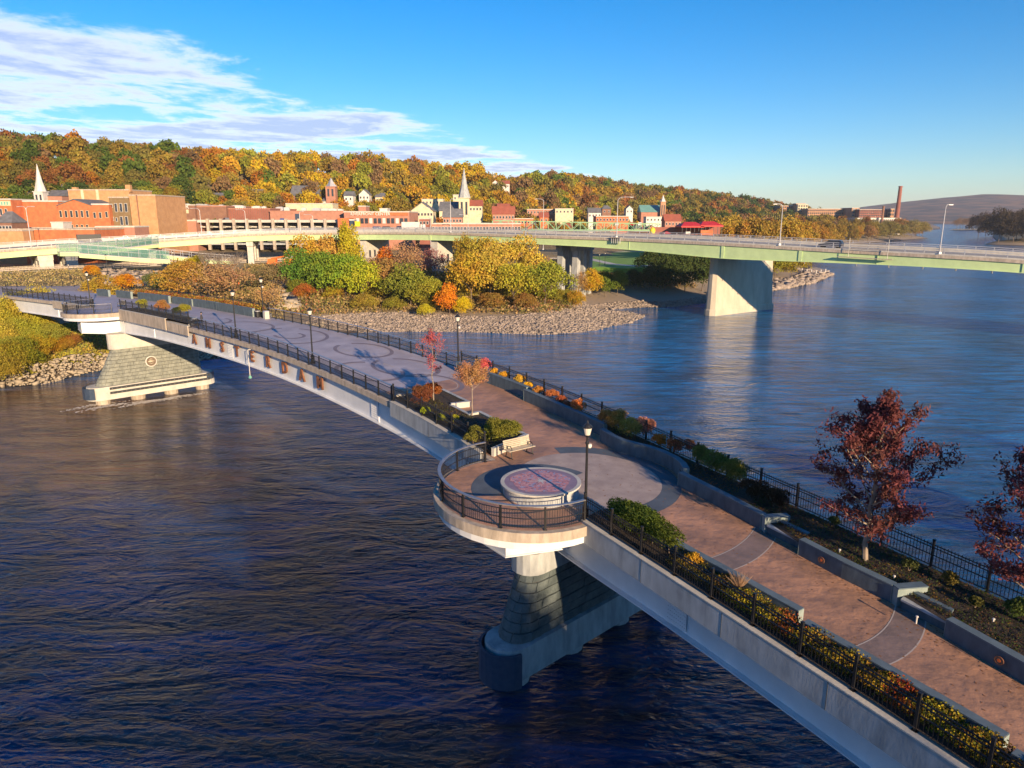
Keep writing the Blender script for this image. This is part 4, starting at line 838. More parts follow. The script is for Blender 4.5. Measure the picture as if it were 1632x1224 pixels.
for i in range(8):
    a = i*math.pi/4+.3; r0_ = .6 if i % 2 == 0 else .38
    mb.add([(dx+r0_*math.cos(a), dy+r0_*math.sin(a), dz0+.62), (dx+.12*math.cos(a+.4), dy+.12*math.sin(a+.4), dz0+.62), (dx, dy, dz0+.622), (dx+.12*math.cos(a-.4), dy+.12*math.sin(a-.4), dz0+.62)], [(0, 1, 2, 3)])
mb.build('compass_star', M['white'], t)
# ------------------------------------------------------------------ benches with slats
def bench(label, loc, rz, sc_=1.):
    t = thing('park_bench', label, 'bench', loc, 'slatted benches on the footbridge', rz); t.scale = (sc_,)*3
    for k in range(5): 
        MB().box((0, -.22+.11*k, .45), (1.8, .085, .035)).build('seat_slat', M['wood'], t, world=False)
    for k in range(5): MB().box((0, .27+.025*k, .52+.095*k), (1.8, .03, .08)).build('back_slat', M['wood'], t, world=False)
    for x in (-.72, .72):
        mb = MB().tube((x, -.25, 0), (x, -.18, .43), .03).tube((x, .34, 0), (x, .2, .43), .03).tube((x, -.25, .42), (x, .26, .42), .025).tube((x, .26, .42), (x, .40, .95), .025).tube((x, -.3, .02), (x, .38, .02), .03)
        mb.build('leg_frame', M['black'], t, world=False)
        mb = MB(); pr = None
        for k in range(9):
            a = math.pi*k/8; q = (x, -.02-.24*math.cos(a)*-1, .47+.22*math.sin(a)); 
            if pr: mb.tube(pr, q, .022)
            pr = q
        mb.build('armrest', M['black'], t, world=False)
    return t
a = atz(803, 733, 10.25); b = atz(848, 722, 10.25); d = b-a
bench('cream slatted bench with black arms beside the round mosaic disc', tuple((a+b)/2+np.array([.1, .15, 0])), math.atan2(d[1], d[0]), 1.06)
p, s, w = dk(152, 489); bench('cream slatted bench on the far balcony', B(86.5, 2.2, .02), ua+math.pi, 1.0)
# litter bin and kit by the far lamp
t = thing('litter_bin', 'small pale litter bin at the foot of the lantern post by the slate wall', 'bin', B(61.2, 9.1, .02))
MB().box(B(61.2, 9.1, .45), (.55, .55, .86), ua).build('body', M['conc_light'], t); MB().box(B(61.2, 9.1, .93), (.6, .6, .1), ua, .8).build('lid', M['galv'], t)
t = thing('litter_bin', 'dark litter bin between the slate wall end and the lantern post', 'bin', B(63.1, 9.05, .02))
MB().lathe([(.27, 0), (.33, .1), (.33, .8), (.2, .95)], B(63.1, 9.05, .02), 12).build('body', M['black'], t); MB().lathe([(.34, .74), (.34, .82)], B(63.1, 9.05, .02), 12).build('rim', M['galv'], t)
# small pipe, float switch and cable hanging off the girder
def pipe_on(label, s, w, dz0_, dz1_, mt, drop=False, name='drain_pipe'):
    t = thing(name, label, 'pipe', B(s, w, dz1_)); MB().tube(B(s, w, dz1_), B(s, w, dz0_), .035).build('pipe', mt, t)
    MB().tube(B(s, w, dz1_), B(s, w+.35, dz1_), .04).build('elbow', mt, t)
    mb = MB(); pr = None
    for k in range(13):
        a = k/12*math.pi*1.6; q = B(s-.35-.28*math.sin(a), w-.02, dz1_-.05-.3+.3*math.cos(a)-(.02*k if drop else 0))
        if pr: mb.tube(pr, q, .02, n=4)
        pr = q
    mb.build('cable', M['black'], t)
    return t
pipe_on('thin conduit with looped cable on the blue-grey girder just left of the near balcony', 10.9, -.48, -2.9, -.75, M['galv'])
t = pipe_on('white river gauge pipe hanging below the girder between the letters', 46.6, -.4, -3.1, -.55, M['white'], True, 'river_gauge')
MB().lathe([(.14, -3.4), (.17, -3.28), (.05, -3.1)], B(46.6, -.4), 10).build('sensor', M['teal'], t)
pipe_on('pale downpipe where the far balcony meets the long girder', 79.6, -.2, -3.4, -.5, M['white'])
# ------------------------------------------------------------------ person at the far railing
def person(label, loc, rz, h=1.75):
    t = thing('person', label, 'person', loc, None, rz)
    me = bpy.data.meshes.new('body'); k = h/1.75
    V_ = [(0, 0, .98), (0, .01, 1.2), (0, .03, 1.42), (0, .03, 1.52), (0, .01, 1.66), (.09, 0, .93), (.10, .02, .5), (.11, -.02, .06), (.11, .14, .03), (-.09, 0, .93), (-.10, -.03, .5), (-.11, -.06, .06), (-.11, .09, .03), (.17, .02, 1.40), (.23, .04, 1.14), (.15, .26, 1.06), (.12, .33, 1.07), (-.17, .02, 1.40), (-.23, .04, 1.14), (-.15, .26, 1.06), (-.12, .33, 1.07)]
    E_ = [(0, 1), (1, 2), (2, 3), (3, 4), (0, 5), (5, 6), (6, 7), (7, 8), (0, 9), (9, 10), (10, 11), (11, 12), (2, 13), (13, 14), (14, 15), (15, 16), (2, 17), (17, 18), (18, 19), (19, 20)]
    R_ = [.15, .16, .15, .055, .10, .10, .065, .045, .04, .10, .065, .045, .04, .075, .055, .04, .035, .075, .055, .04, .035]
    me.from_pydata([tuple(c*k for c in v) for v in V_], E_, []); o = bpy.data.objects.new('body', me); COL.objects.link(o); m = o.modifiers.new('s', 'SKIN')
    for v, r in zip(me.skin_vertices[0].data, R_): v.radius = (r*k, r*k*.85)
    me.skin_vertices[0].data[0].use_root = True; m2 = o.modifiers.new('b', 'SUBSURF'); m2.levels = m2.render_levels = 1
    dg = bpy.context.evaluated_depsgraph_get(); nm = bpy.data.meshes.new_from_object(o.evaluated_get(dg)); bpy.data.objects.remove(o); nm.name = 'body'; nm.materials.clear()
    for mm in (M['coat'], M['skin'], M['navy']): nm.materials.append(mm)
    for p in nm.polygons:
        z = p.center.z/k; p.material_index = 1 if (z > 1.53 or (p.center.y/k > .285 and z > .9)) else (2 if z < .86 else 0)
    nm.shade_smooth(); link('body', nm, (0, 0, 0), 0, 1, t, False)
    mb = MB().lathe([(.02, 1.79*k), (.085, 1.765*k), (.112, 1.70*k), (.108, 1.64*k)], (0, -.012, 0), 10); mb.build('hair', M['black'], t, smooth=True, world=False); return t
person('person in dark coat and trousers leaning on the left railing', B(58.6, .45, .02), math.radians(105), 1.82)
# ------------------------------------------------------------------ shrubs and small trees on the footbridge
def nearbush(name, label, px, py, r, col, hs=1., off=.8, n=5200, seed=None, ex=1., rot=0., leaf=.07, cat='shrub', group=None, sink=.75):
    r *= 1.18; p, s, w = dk(px, py, off); seed = seed or int(px*7+py); key = ('nb', seed)
    t = thing(name, label, cat, (p[0], p[1], zpt(p[0], p[1])+(.35 if s > 30 or w < 5 else .62)), group)
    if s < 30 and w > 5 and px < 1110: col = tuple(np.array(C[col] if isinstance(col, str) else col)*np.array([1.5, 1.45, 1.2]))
    nn = int(n*min(1.6, max(.3, (r/1.0)**1.6))); me = npmesh('crown', *crown(seed, nn, 1, .9, leaf/r, 14, lob=(.34, .5), asp=1.3), M['leaf'])
    z = r*hs*sink*.6; o = link('foliage', me, (0, 0, max(z, .12)), rot, (r*ex, r, r*hs), t, False, tuple(np.array(C[col] if isinstance(col, str) else col)))
    mb = MB(); rr = random.Random(seed)
    for k in range(5): a = rr.uniform(0, 6.28); mb.tube((0, 0, -.1), (math.cos(a)*r*.45, math.sin(a)*r*.45, r*hs*.8), .02, .008, 4)
    mb.build('stems', M['bark'], t, world=False); return t
BG = (.19, .20, .035); HG = (.13, .17, .03)
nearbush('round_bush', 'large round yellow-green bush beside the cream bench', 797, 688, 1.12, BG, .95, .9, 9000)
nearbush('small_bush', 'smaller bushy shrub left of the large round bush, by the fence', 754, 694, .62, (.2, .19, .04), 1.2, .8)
p1_, s1__, w1_ = dk(1000, 815, .6)
for k, (s_, r_) in enumerate(((-2.0, .85), (-3.0, 1.0), (-4.0, 1.0), (-4.9, .9))):
    pass
t = thing('clipped_hedge', 'long clipped green hedge behind the near fence, right of the nearest lamp', 'hedge', B(-3.6, .75, .35))
hv, hf = crown(77, 15000, 1, .8, .05, 26, lob=(.36, .46)); hv = hv*np.array([2.9, 1.0, 1.15]); me = npmesh('foliage', hv, hf, M['leaf'])
link('foliage', me, (0, 0, .55), math.atan2(B(-5, 0)[1]-B(-1, 0)[1], B(-5, 0)[0]-B(-1, 0)[0]), 1, t, False, HG)
mb = MB()
for k in range(8): mb.tube(np.array(B(-1.8-.5*k, .75, .3))-np.array(B(-3.6, .75, .35)), np.array(B(-1.8-.5*k, .75+.1*(-1)**k, .8))-np.array(B(-3.6, .75, .35)), .025, .015, 4)
mb.build('stems', M['bark'], t, world=False)
for px_, py_, r_, c_, nm, lb in ((1106, 885, .36, 'gold', 'small_bush', 'small gold-green bush just past the clipped hedge'), (678, 650, .36, (.3, .33, .03), 'small_bush', 'small lime bush by the fence under the red tree'), (701, 660, .32, (.34, .36, .03), 'small_bush', 'small lime bush, middle of three by the fence'), (725, 662, .30, (.38, .36, .03), 'small_bush', 'small lime yellow bush beside the bronze tree trunk'),
    (672, 632, .85, (.22, .07, .04), 'red_shrub', 'dark red spreading shrub at the left end of the stepped planter'), (690, 622, .7, (.34, .12, .03), 'orange_shrub', 'orange red shrub round the foot of the small red tree'),
    (769, 589, .75, 'pink', 'pink_shrub', 'pinkish shrub at the start of the right hand planting'), (788, 596, .42, 'gold', 'gold_shrub', 'gold shrub just right of the pinkish shrub by the fence'), (803, 600, .42, (.5, .33, .03), 'gold_shrub', 'second gold shrub by the fence near the lantern post'),
    (829, 609, .5, (.46, .27, .05), 'gold_shrub', 'gold shrub behind the end of the first slate wall'), (843, 615, .35, 'gold', 'gold_shrub', 'small gold shrub above the pale wall end'), (859, 625, .42, (.38, .17, .05), 'orange_shrub', 'orange brown shrub just past the pale wall end'), (879, 633, .5, (.36, .13, .06), 'rust_shrub', 'rusty pink shrub along the right fence, first of a pair'), (895, 640, .42, (.3, .11, .05), 'rust_shrub', 'rusty pink shrub along the right fence, second of a pair'),
    (922, 652, .62, (.5, .2, .06), 'orange_shrub', 'bright orange rounded shrub alone along the right fence'), (905, 646, .3, (.3, .11, .05), 'rust_shrub', 'little rusty shrub just left of the bright orange one'), (968, 671, .62, (.42, .18, .06), 'orange_shrub', 'orange shrub behind the second pale wall end'), (986, 680, .85, (.30, .15, .05), 'rust_shrub', 'large rust brown shrub left of the lantern head'), (1004, 690, .8, (.26, .19, .05), 'olive_shrub', 'large olive gold shrub below the right fence'), (1026, 689, .75, (.4, .17, .13), 'pink_shrub', 'pinkish bare shrub beside the curved wall'),
    (1051, 706, .5, (.5, .17, .03), 'orange_shrub', 'bright orange shrub over the curved wall'), (1075, 716, .55, (.34, .13, .05), 'rust_shrub', 'rusty shrub at the end of the curved wall'), (1099, 714, .45, (.36, .12, .05), 'rust_shrub', 'orange flowering shrub against the right fence'), (1113, 736, .75, (.18, .17, .04), 'green_shrub', 'olive green shrub, left one of the hedge group before the first stone bench'), (1138, 748, .8, (.17, .19, .04), 'green_shrub', 'yellow-green shrub, middle of the hedge group before the first stone bench'), (1170, 763, .8, (.2, .19, .04), 'green_shrub', 'yellow-green shrub, right one of the hedge group before the first stone bench'),
    (1205, 789, .72, (.075, .04, .025), 'brown_shrub', 'dark brown shrub above the first stone bench'), (1234, 801, .65, (.085, .04, .022), 'brown_shrub', 'dark reddish brown shrub beside the first stone bench'), (1330, 832, .3, (.12, .13, .04), 'grass_tuft', 'small green tuft left of the maroon tree trunk'), (1450, 902, .32, (.11, .12, .04), 'grass_tuft', 'small green tuft right of the maroon tree trunk'), (1515, 925, .35, (.2, .16, .04), 'grass_tuft', 'yellowish tuft under the right maroon tree'), (1620, 975, .45, (.12, .15, .04), 'grass_tuft', 'green tuft at the right edge of the picture'), (1555, 960, .25, (.1, .1, .03), 'grass_tuft', 'low dark tuft behind the second stone bench'),
    (226, 488, .9, (.3, .3, .04), 'green_shrub', 'yellow-green shrub on the far left planter'), (259, 492, 1.0, (.42, .2, .07), 'orange_shrub', 'orange pink shrub on the far left planter'), (293, 494, .85, (.34, .33, .04), 'green_shrub', 'rounded lime shrub nearest the standing person'), (281, 495, .6, (.05, .07, .03), 'dark_shrub', 'dark green shrub left of the lime one')):
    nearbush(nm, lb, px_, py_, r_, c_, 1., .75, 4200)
# dried grass clump
p, s, w = dk(1177, 940, .4); t = thing('dried_grass_clump', 'spiky pale dried grass clump behind the near fence', 'dried grass', tuple(p)); mb = MB(); rr = random.Random(2)
for k in range(90):
    a = rr.uniform(0, 6.28); e_ = rr.uniform(.1, .75); L_ = rr.uniform(.45, .8); mb.tube((0, 0, 0), (math.cos(a)*e_*L_, math.sin(a)*e_*L_, L_*math.sqrt(1-e_*e_*.6)), .012, .005, 3, False)
M['straw'] = mat('straw', (.5, .33, .2), (.4, .25, .14), 5, .9); mb.build('stalks', M['straw'], t, world=False, kind='stuff')
# bedding plants: masses nobody could count
def bedding(label, s0_, s1_, n, cols, wa, wb, leaf=.07, h=.3, seed=1, base=.34):
    r = np.random.default_rng(seed); s = r.uniform(s1_, s0_, n); w = r.uniform(0, 1, n); pos = np.array([B(a, (wa(a) if callable(wa) else wa)*(1-b)+(wb(a) if callable(wb) else wb)*b, base+r.uniform(0, h)*(.4+.6*abs(math.sin(a*2.3+b*2)))) for a, b in zip(s, w)])
    d = np.tile([[0, 0, 1.]], (n, 1)); v, f = leaves(pos, d, leaf, 1.1, .5, r); me = npmesh('bedding_plants', v, f, M['leaf_a']); k = (np.sin(s*1.3)+np.sin(s*3.1+2)+r.normal(size=n)*.7)
    idx = np.clip(((k+2.2)/4.4*len(cols)).astype(int), 0, len(cols)-1); c = np.repeat(np.array(cols)[idx], 4, 0); at = me.color_attributes.new('leafcol', 'FLOAT_COLOR', 'POINT'); at.data.foreach_set('color', np.c_[c, np.ones(len(c))].astype(np.float32).ravel())
    tag(link('bedding_plants', me), label, 'bedding plants', kind='stuff')
bedding('yellow and orange bedding plants filling the lower left planter', -8, -20, 15000, [(.34, .09, .03), (.20, .14, .03), (.44, .33, .03), (.10, .12, .025), (.36, .24, .03), (.12, .07, .03)], .0, 1.25, .075, .42, 1)
bedding('green and brown ground cover past the clipped hedge', -5.6, -8.2, 2500, [(.1, .11, .03), (.2, .14, .03), (.07, .08, .02)], .0, 1.25, .06, .35, 2)
bedding('low dark ground cover under the maroon trees', -5, -22, 14000, [(.05, .07, .02), (.10, .05, .03), (.07, .10, .03), (.16, .10, .03)], lambda a: wR(a)+.2, 9.6, .06, .16, 3, .5)
bedding('low rusty ground cover along the right planter', 25, -4, 5200, [(.2, .08, .04), (.1, .07, .02), (.3, .12, .04), (.13, .12, .03)], lambda a: wR(a)+.2, 9.6, .07, .2, 4, .5)
bedding('orange ground cover on the far right planting', 100, 63, 9000, [(.42, .2, .05), (.5, .27, .06), (.3, .14, .05), (.35, .3, .05), (.36, .08, .04)], 9.3, 10.0, .16, .75, 5, .7)
bedding('low green and brown ground cover in the stepped planter', 21, 10, 3000, [(.07, .06, .02), (.12, .12, .03), (.16, .09, .03)], .1, 2.4, .06, .14, 6, .3)
# small trees
def leader_tree(seed, h, clear, R, nprim, tr, prof, twigs=3, up=(.35, .8), seg=4, tw=.45):
    r = random.Random(seed); mb = MB(); tips = []; pts = [Vector((0, 0, 0))]
    for i in range(1, 9): pts.append(Vector((r.uniform(-.04, .04)*h*.4, r.uniform(-.04, .04)*h*.4, h*.96*i/8)))
    lead = lambda z: next((pts[i]+(pts[i+1]-pts[i])*((z-pts[i].z)/(pts[i+1].z-pts[i].z)) for i in range(8) if z <= pts[i+1].z), pts[-1])
    for i in range(8): mb.tube(pts[i], pts[i+1], tr*(1-i/8*.85), tr*(1-(i+1)/8*.85), 7, False)
    for k in range(nprim):
        f = (k+.5)/nprim; p = lead(clear+(h*.95-clear)*f**1.1); L_ = R*prof(f)*r.uniform(.75, 1.15); a = k*2.4+r.uniform(-.5, .5); d = Vector((math.cos(a), math.sin(a), r.uniform(*up)+f*.5)).normalized(); rad = tr*.42*(1-f*.5)
        for s_ in range(seg):
            d = (d+Vector((r.uniform(-.16, .16), r.uniform(-.16, .16), r.uniform(-.08, .16)))).normalized(); q = p+d*(L_/seg); mb.tube(p, q, rad*(1-s_/seg*.8), rad*(1-(s_+1)/seg*.8), 4, False); p = q
            if s_ >= 1 or L_ < .9:
                for t_ in range(twigs):
                    e_ = (d*.6+Vector((r.uniform(-1, 1), r.uniform(-1, 1), r.uniform(-.3, .7)))).normalized(); l2 = L_*tw*r.uniform(.4, 1)*(.6+.4*(1-s_/seg)); q2 = p+e_*l2; mb.tube(p, q2, rad*.3, rad*.1, 3, False)
                    for u_ in (.45, .75, 1): tips.append((tuple(p+(q2-p)*u_), tuple(e_)))
        tips.append((tuple(p), tuple(d)))
    return mb, tips
def smalltree(name, label, base, seed, h, clear, R, nprim, tr, prof, per, leaf, scat, col, asp=2., drop=0., droop=.3, twigs=3, up=(.35, .8), bark='bark_pale', tw=.45):
    t = thing(name, label, 'tree', base); mb, tips = leader_tree(seed, h, clear, R, nprim, tr, prof, twigs, up, tw=tw); mb.build('trunk', M[bark], t, world=False); v, f = tipleaves(seed, tips, per, leaf, scat, droop, asp, drop)
    link('crown', npmesh('crown', v, f, M['leaf']), (0, 0, 0), 0, 1, t, False, C[col] if isinstance(col, str) else col); P = np.array([a for a, b in tips]); print(name, 'tips', len(tips), 'leaves', len(f), 'ext', P.min(0).round(2), P.max(0).round(2)); return t
bz = lambda px, py: tuple(dk(px, py, .5)[0])
egg = lambda f: (.55+1.6*f)*(f < .28)+(1.05-(f-.28)*1.0)*(f >= .28)
MAR = (.17, .055, .055)
smalltree('maroon_tree', 'full maroon leaved tree in the right planter, left one of two', bz(1379, 893), 21, 6.6, 1.0, 3.0, 34, .12, egg, 12, .088, .12, MAR, 2.2, .1, .6, 4)
smalltree('maroon_tree', 'maroon leaved tree cut by the right edge of the picture', bz(1652, 1003), 34, 6.3, 1.0, 3.0, 34, .12, egg, 12, .088, .12, MAR, 2.2, .1, .6, 4)
smalltree('red_tree', 'small sparse red leaved tree rising from the stepped planter', tuple(dk(691, 638, .3)[0]), 12, 5.0, 2.0, 1.35, 12, .05, egg, 8, .07, .10, (.5, .13, .12), 1.5, .3, .3, 3, (.5, 1.1))
smalltree('bronze_tree', 'small flat topped bronze leaved tree beside the walkway', tuple(dk(752, 662, .3)[0]), 15, 3.2, 1.75, 1.3, 14, .05, lambda f: 1.05-.45*f, 14, .065, .10, (.50, .26, .12), 1.5, .0, .3, 3, (.3, .6))
rf_ = np.random.default_rng(33); FL = []
for _ in range(900):
    s = rf_.uniform(-22, 6); w = wR(s)-.05-abs(rf_.normal())*.45 if rf_.random() < .7 else rf_.uniform(1.9, wR(s)); FL.append(B(s, w, .03))
fv, ff = leaves(np.array(FL), np.tile([[0, 0, 1.]], (len(FL), 1)), .08, 1.4, 1.8, rf_); M['dead_leaf'] = mat('dead_leaf', (.2, .08, .04), (.3, .15, .06), 3, .9)
tag(link('fallen_leaves', npmesh('fallen_leaves', fv, ff, M['dead_leaf'])), 'fallen leaves gathered along the foot of the right hand wall', 'fallen leaves', kind='stuff')
for k, (x, y) in enumerate(((1338, 879), (1425, 921), (1461, 986), (1583, 990))):
    p = dk(x, y, .55)[0]; t = thing('bed_light', ('small white bed light left of the maroon trunk', 'small white bed light below the maroon tree', 'small white light below the second stone bench', 'small white bed light near the right edge')[k], 'garden light', tuple(p), 'small white lights in the planting beds')
    MB().lathe([(.03, -.2), (.03, .05), (.05, .06), (.055, .1), (.03, .12)], tuple(p), 8).build('shade', M['white'], t)
# ------------------------------------------------------------------ road bridge
HWC = [(-330, 431, 158), (-150, 411, 185), (0, 398, 203), (95, 391, 213), (255, 382, 229), (400, 372.5, 240), (570, 370, 236), (685, 370, 223), (850, 374.6, 201), (1000, 379.5, 184), (1145, 386, 168), (1340, 397, 151), (1632, 413.5, 131), (1900, 436, 118), (2300, 480, 101)]
HW_ = np.array([aty(*c) for c in HWC]); _d = np.r_[0, np.cumsum(np.linalg.norm(np.diff(HW_[:, :2], axis=0), axis=1))]
hx, hy, hz_ = (hermite(_d, HW_[:, i]) for i in range(3))
HWP = lambda d: (hx(d), hy(d), hz_(d))
def hpath(a, b, step=4.): return [HWP(d) for d in np.linspace(a, b, max(2, int((b-a)/step)+1))]
def hd(px):      # distance along the bridge whose kerb shows at this photo column
    ds = np.linspace(0, _d[-1], 1500); q = [816+FPX*HWP(d)[0]/(HWP(d)[1]*.973+4.2) for d in ds]; return float(ds[int(np.argmin(np.abs(np.array(q)-px)))])
DT = _d[-1]
hw = thing('road_bridge', 'long pale green road bridge curving across the river and the town shore', 'road bridge', HWP(hd(1145)))
# travel runs from left to right of the picture: right side (+) faces the camera, so the deck lies at negative side
MB().sweep(hpath(0, DT), rect(-15.5, .25, -.75, -.15)).build('deck_slab', M['conc_tan'], hw)
MB().sweep(hpath(0, DT), rect(-15.2, -.25, -.15, -.10)).build('roadway', M['road_pale'], hw)
MB().sweep(hpath(0, DT), rect(-.25, .27, -.15, .12)).build('kerb', M['conc_light'], hw)
MB().sweep(hpath(0, DT), rect(-15.5, -15.1, -.15, .55)).build('far_kerb', M['conc_light'], hw)
for off in (-5, -10): MB().sweep(hpath(0, DT), rect(off-.08, off+.08, -.099, -.093)).build('lane_line', M['white'], hw)
dP = hd(1150)
def hgd(d): return -2.35-1.25*math.exp(-abs((d-dP)/26)**1.6)
def hgirder(off, a, b):
    ds = np.linspace(a, b, int((b-a)/3)+2); P = [Vector(HWP(d)) for d in ds]; vs = []; n = len(P)
    for i, p in enumerate(P):
        t = P[min(i+1, n-1)]-P[max(i-1, 0)]; t.z = 0; t.normalize(); r = Vector((t.y, -t.x, 0))
        for (q, z) in ((-.06, hgd(ds[i])), (.06, hgd(ds[i])), (.06, -.75), (-.06, -.75)): vs.append(p+r*(off+q)+Vector((0, 0, z)))
        for (q, z) in ((-.28, hgd(ds[i])-.08), (.28, hgd(ds[i])-.08), (.28, hgd(ds[i])), (-.28, hgd(ds[i]))): vs.append(p+r*(off+q)+Vector((0, 0, z)))
    fs = []
    for i in range(n-1):
        for k in range(4):
            for o in (0, 4): fs.append((i*8+o+k, i*8+o+(k+1) % 4, i*8+8+o+(k+1) % 4, i*8+8+o+k))
    return MB().add(vs, fs).build('girder', M['green_st'], hw)
for off in (-.1, -3.9, -7.7, -11.5, -15.2): hgirder(off, 0, DT)
def hpt(d, side, z):
    p = Vector(HWP(d)); q = Vector(HWP(d+.5)); t = q-p; t.z = 0; t.normalize(); r = Vector((t.y, -t.x, 0)); return p+r*side+Vector((0, 0, z)), math.atan2(t.y, t.x)
for d in (hd(1268), hd(1390), hd(1000)):
    p, a = hpt(d, 0, 0); p2, _ = hpt(d, 0, (hgd(d)-.75)/2); MB().box((p2.x, p2.y, p2.z), (.12, .12, -hgd(d)-.76), a).build('stiffener', M['green_st'], hw)
for px_ in (565, 687, 1147, 1268, 1620): 
    p, a = hpt(hd(px_), .06, (hgd(hd(px_))-.75)/2); MB().box(tuple(p), (.7, .12, -hgd(hd(px_))-.78), a).build('splice_plate', M['green_st'], hw)
for px_ in (1276, 1357, 1408, 1462, 1513, 1570, 1628):
    p, a = hpt(hd(px_), .1, hgd(hd(px_))-.4); MB().lathe([(.10, 0), (.14, -.1), (.10, .35)], tuple(p), 6).build('navigation_light', M['black'], hw)
# railing on the camera side and the far side
def hwrail(side, label, a, b, st=3.4):
    t = thing('bridge_railing', label, 'railing', tuple(hpt((a+b)/2, side, 0)[0]), 'metal railings of the road bridge')
    pm = unit('post', MB().box((0, 0, .55), (.14, .16, 1.1)), M['galv']); n = int((b-a)/st)
    for i in range(n+1): p, r = hpt(a+i*(b-a)/n, side, .1); link('post', pm, tuple(p), r, 1, t)
    for z in (.45, .78, 1.14):
        MB().sweep([tuple(hpt(d, side, .1)[0]) for d in np.linspace(a, b, int((b-a)/5)+2)], rect(-.05, .05, z-.055, z+.055)).build('rail', M['galv'], t)
hwrail(0, 'long three-rail metal railing on the near side of the road bridge', 0, DT-1); hwrail(-15.3, 'metal railing on the far side of the road bridge', 0, DT-1)
# street lights of the bridge
def roadlight(label, px_, ytop, side=0.2, arm=-1, Y=None, base=None, two=False, armlen=2.4):
    if base is None: p, a = hpt(hd(px_), side, .1)
    else: p = Vector(base); a = 0
    H_ = aty(px_, ytop, p.y)[2]-p.z; t = thing('street_light', label, 'street light', tuple(p), 'tall street lights of the road bridge')
    MB().box((0, 0, .15), (.5, .5, .4)).build('foot', M['galv'], t, world=False)
    MB().tube((0, 0, 0), (0, 0, H_-1.0), .12, .075, 8).build('pole', M['galv'], t, world=False)
    for sg in ((1, -1) if two else (arm,)):
        mb = MB(); pr = (0, 0, H_-1.0)
        for k in range(1, 7):
            th_ = k/6*math.pi/2; q = (sg*(armlen*.5)*(1-math.cos(th_)), 0, H_-1.0+1.0*math.sin(th_)); mb.tube(pr, q, .07, n=5); pr = q
        mb.tube(pr, (sg*armlen, 0, H_), .07, n=5); mb.build('arm', M['galv'], t, world=False)
        MB().box((sg*(armlen+.3), 0, H_-.04), (.8, .28, .14)).build('lamp_head', M['galv'], t, world=False)
for i, (px_, y, arm, tw, al) in enumerate(((59, 329, 1, True, 1.8), (328, 332, -1, False, 2.2), (484, 337, 1, False, .9), (721, 317, 1, False, .8), (981, 314, 1, False, 3.2), (1236, 325, -1, False, 1.4), (1485, 326, 1, False, .6))):
    roadlight(('double-armed street light at the left end of the bridge', 'street light left of the parking deck openings on the bridge', 'street light near the brown mall wall on the bridge', 'street light left of the grey spire on the bridge', 'street light with long curved arm above the bridge bracket', 'street light left of the dark car on the bridge', 'rightmost street light on the bridge above the river')[i], px_, y, .2, arm, two=tw, armlen=al)
for i, (px_, y, b) in enumerate(((393, 334, 372), (500, 342, 371), (686, 330, 366), (746, 342, 366), (817, 350, 366), (866, 317, 368))):
    q = aty(px_, b, 268); q[2] = max(gz(q[0], q[1]), 12.); roadlight(('grey', 'pale', 'tall', 'short', 'small', 'big hooked')[i]+' street light behind the road bridge, '+('by the parking deck', 'by the orange block', 'by the white lorry', 'under the spire', 'by the green truss', 'over the truss arch')[i], px_, y, base=tuple(q), arm=-1, armlen=2.6)
# bracket under the light at 981 and hanging platform near 1380
p, a = hpt(hd(981), .5, -.7); t = thing('inspection_bracket', 'small steel bracket below the street light with the long curved arm', 'bracket', tuple(p)); mb = MB()
mb.box(tuple(p+Vector((0, 0, .75))), (3.0, 1.0, .12), a); mb.build('shelf', M['conc_tan'], t)
for k in range(5): q, _ = hpt(hd(981)-1.2+k*.6, .55, -.75); MB().box(tuple(q), (.08, .4, 1.3), a).build('strut', M['galv'], t)
t = thing('work_platform', 'hanging steel work platform on the side of the road bridge', 'platform', tuple(hpt(hd(1375), .9, -1)[0]))
dA, dB = hd(1345), hd(1406)
MB().sweep([tuple(hpt(d, .9, -1.5)[0]) for d in np.linspace(dA-2, dB+1, 5)], rect(-.4, .4, -.08, .05)).build('walkboard', M['conc_tan'], t)
for d in (dA, dB): MB().tube(hpt(d, .9, -1.5)[0], hpt(d, .9, 2.4)[0], .06).build('hanger', M['conc_light'], t)
for z in (.3, .8, 1.3, 1.8): MB().tube(hpt(dA, .85, z)[0], hpt(dB, .85, z)[0], .05).build('guard_rail', M['conc_tan'], t)
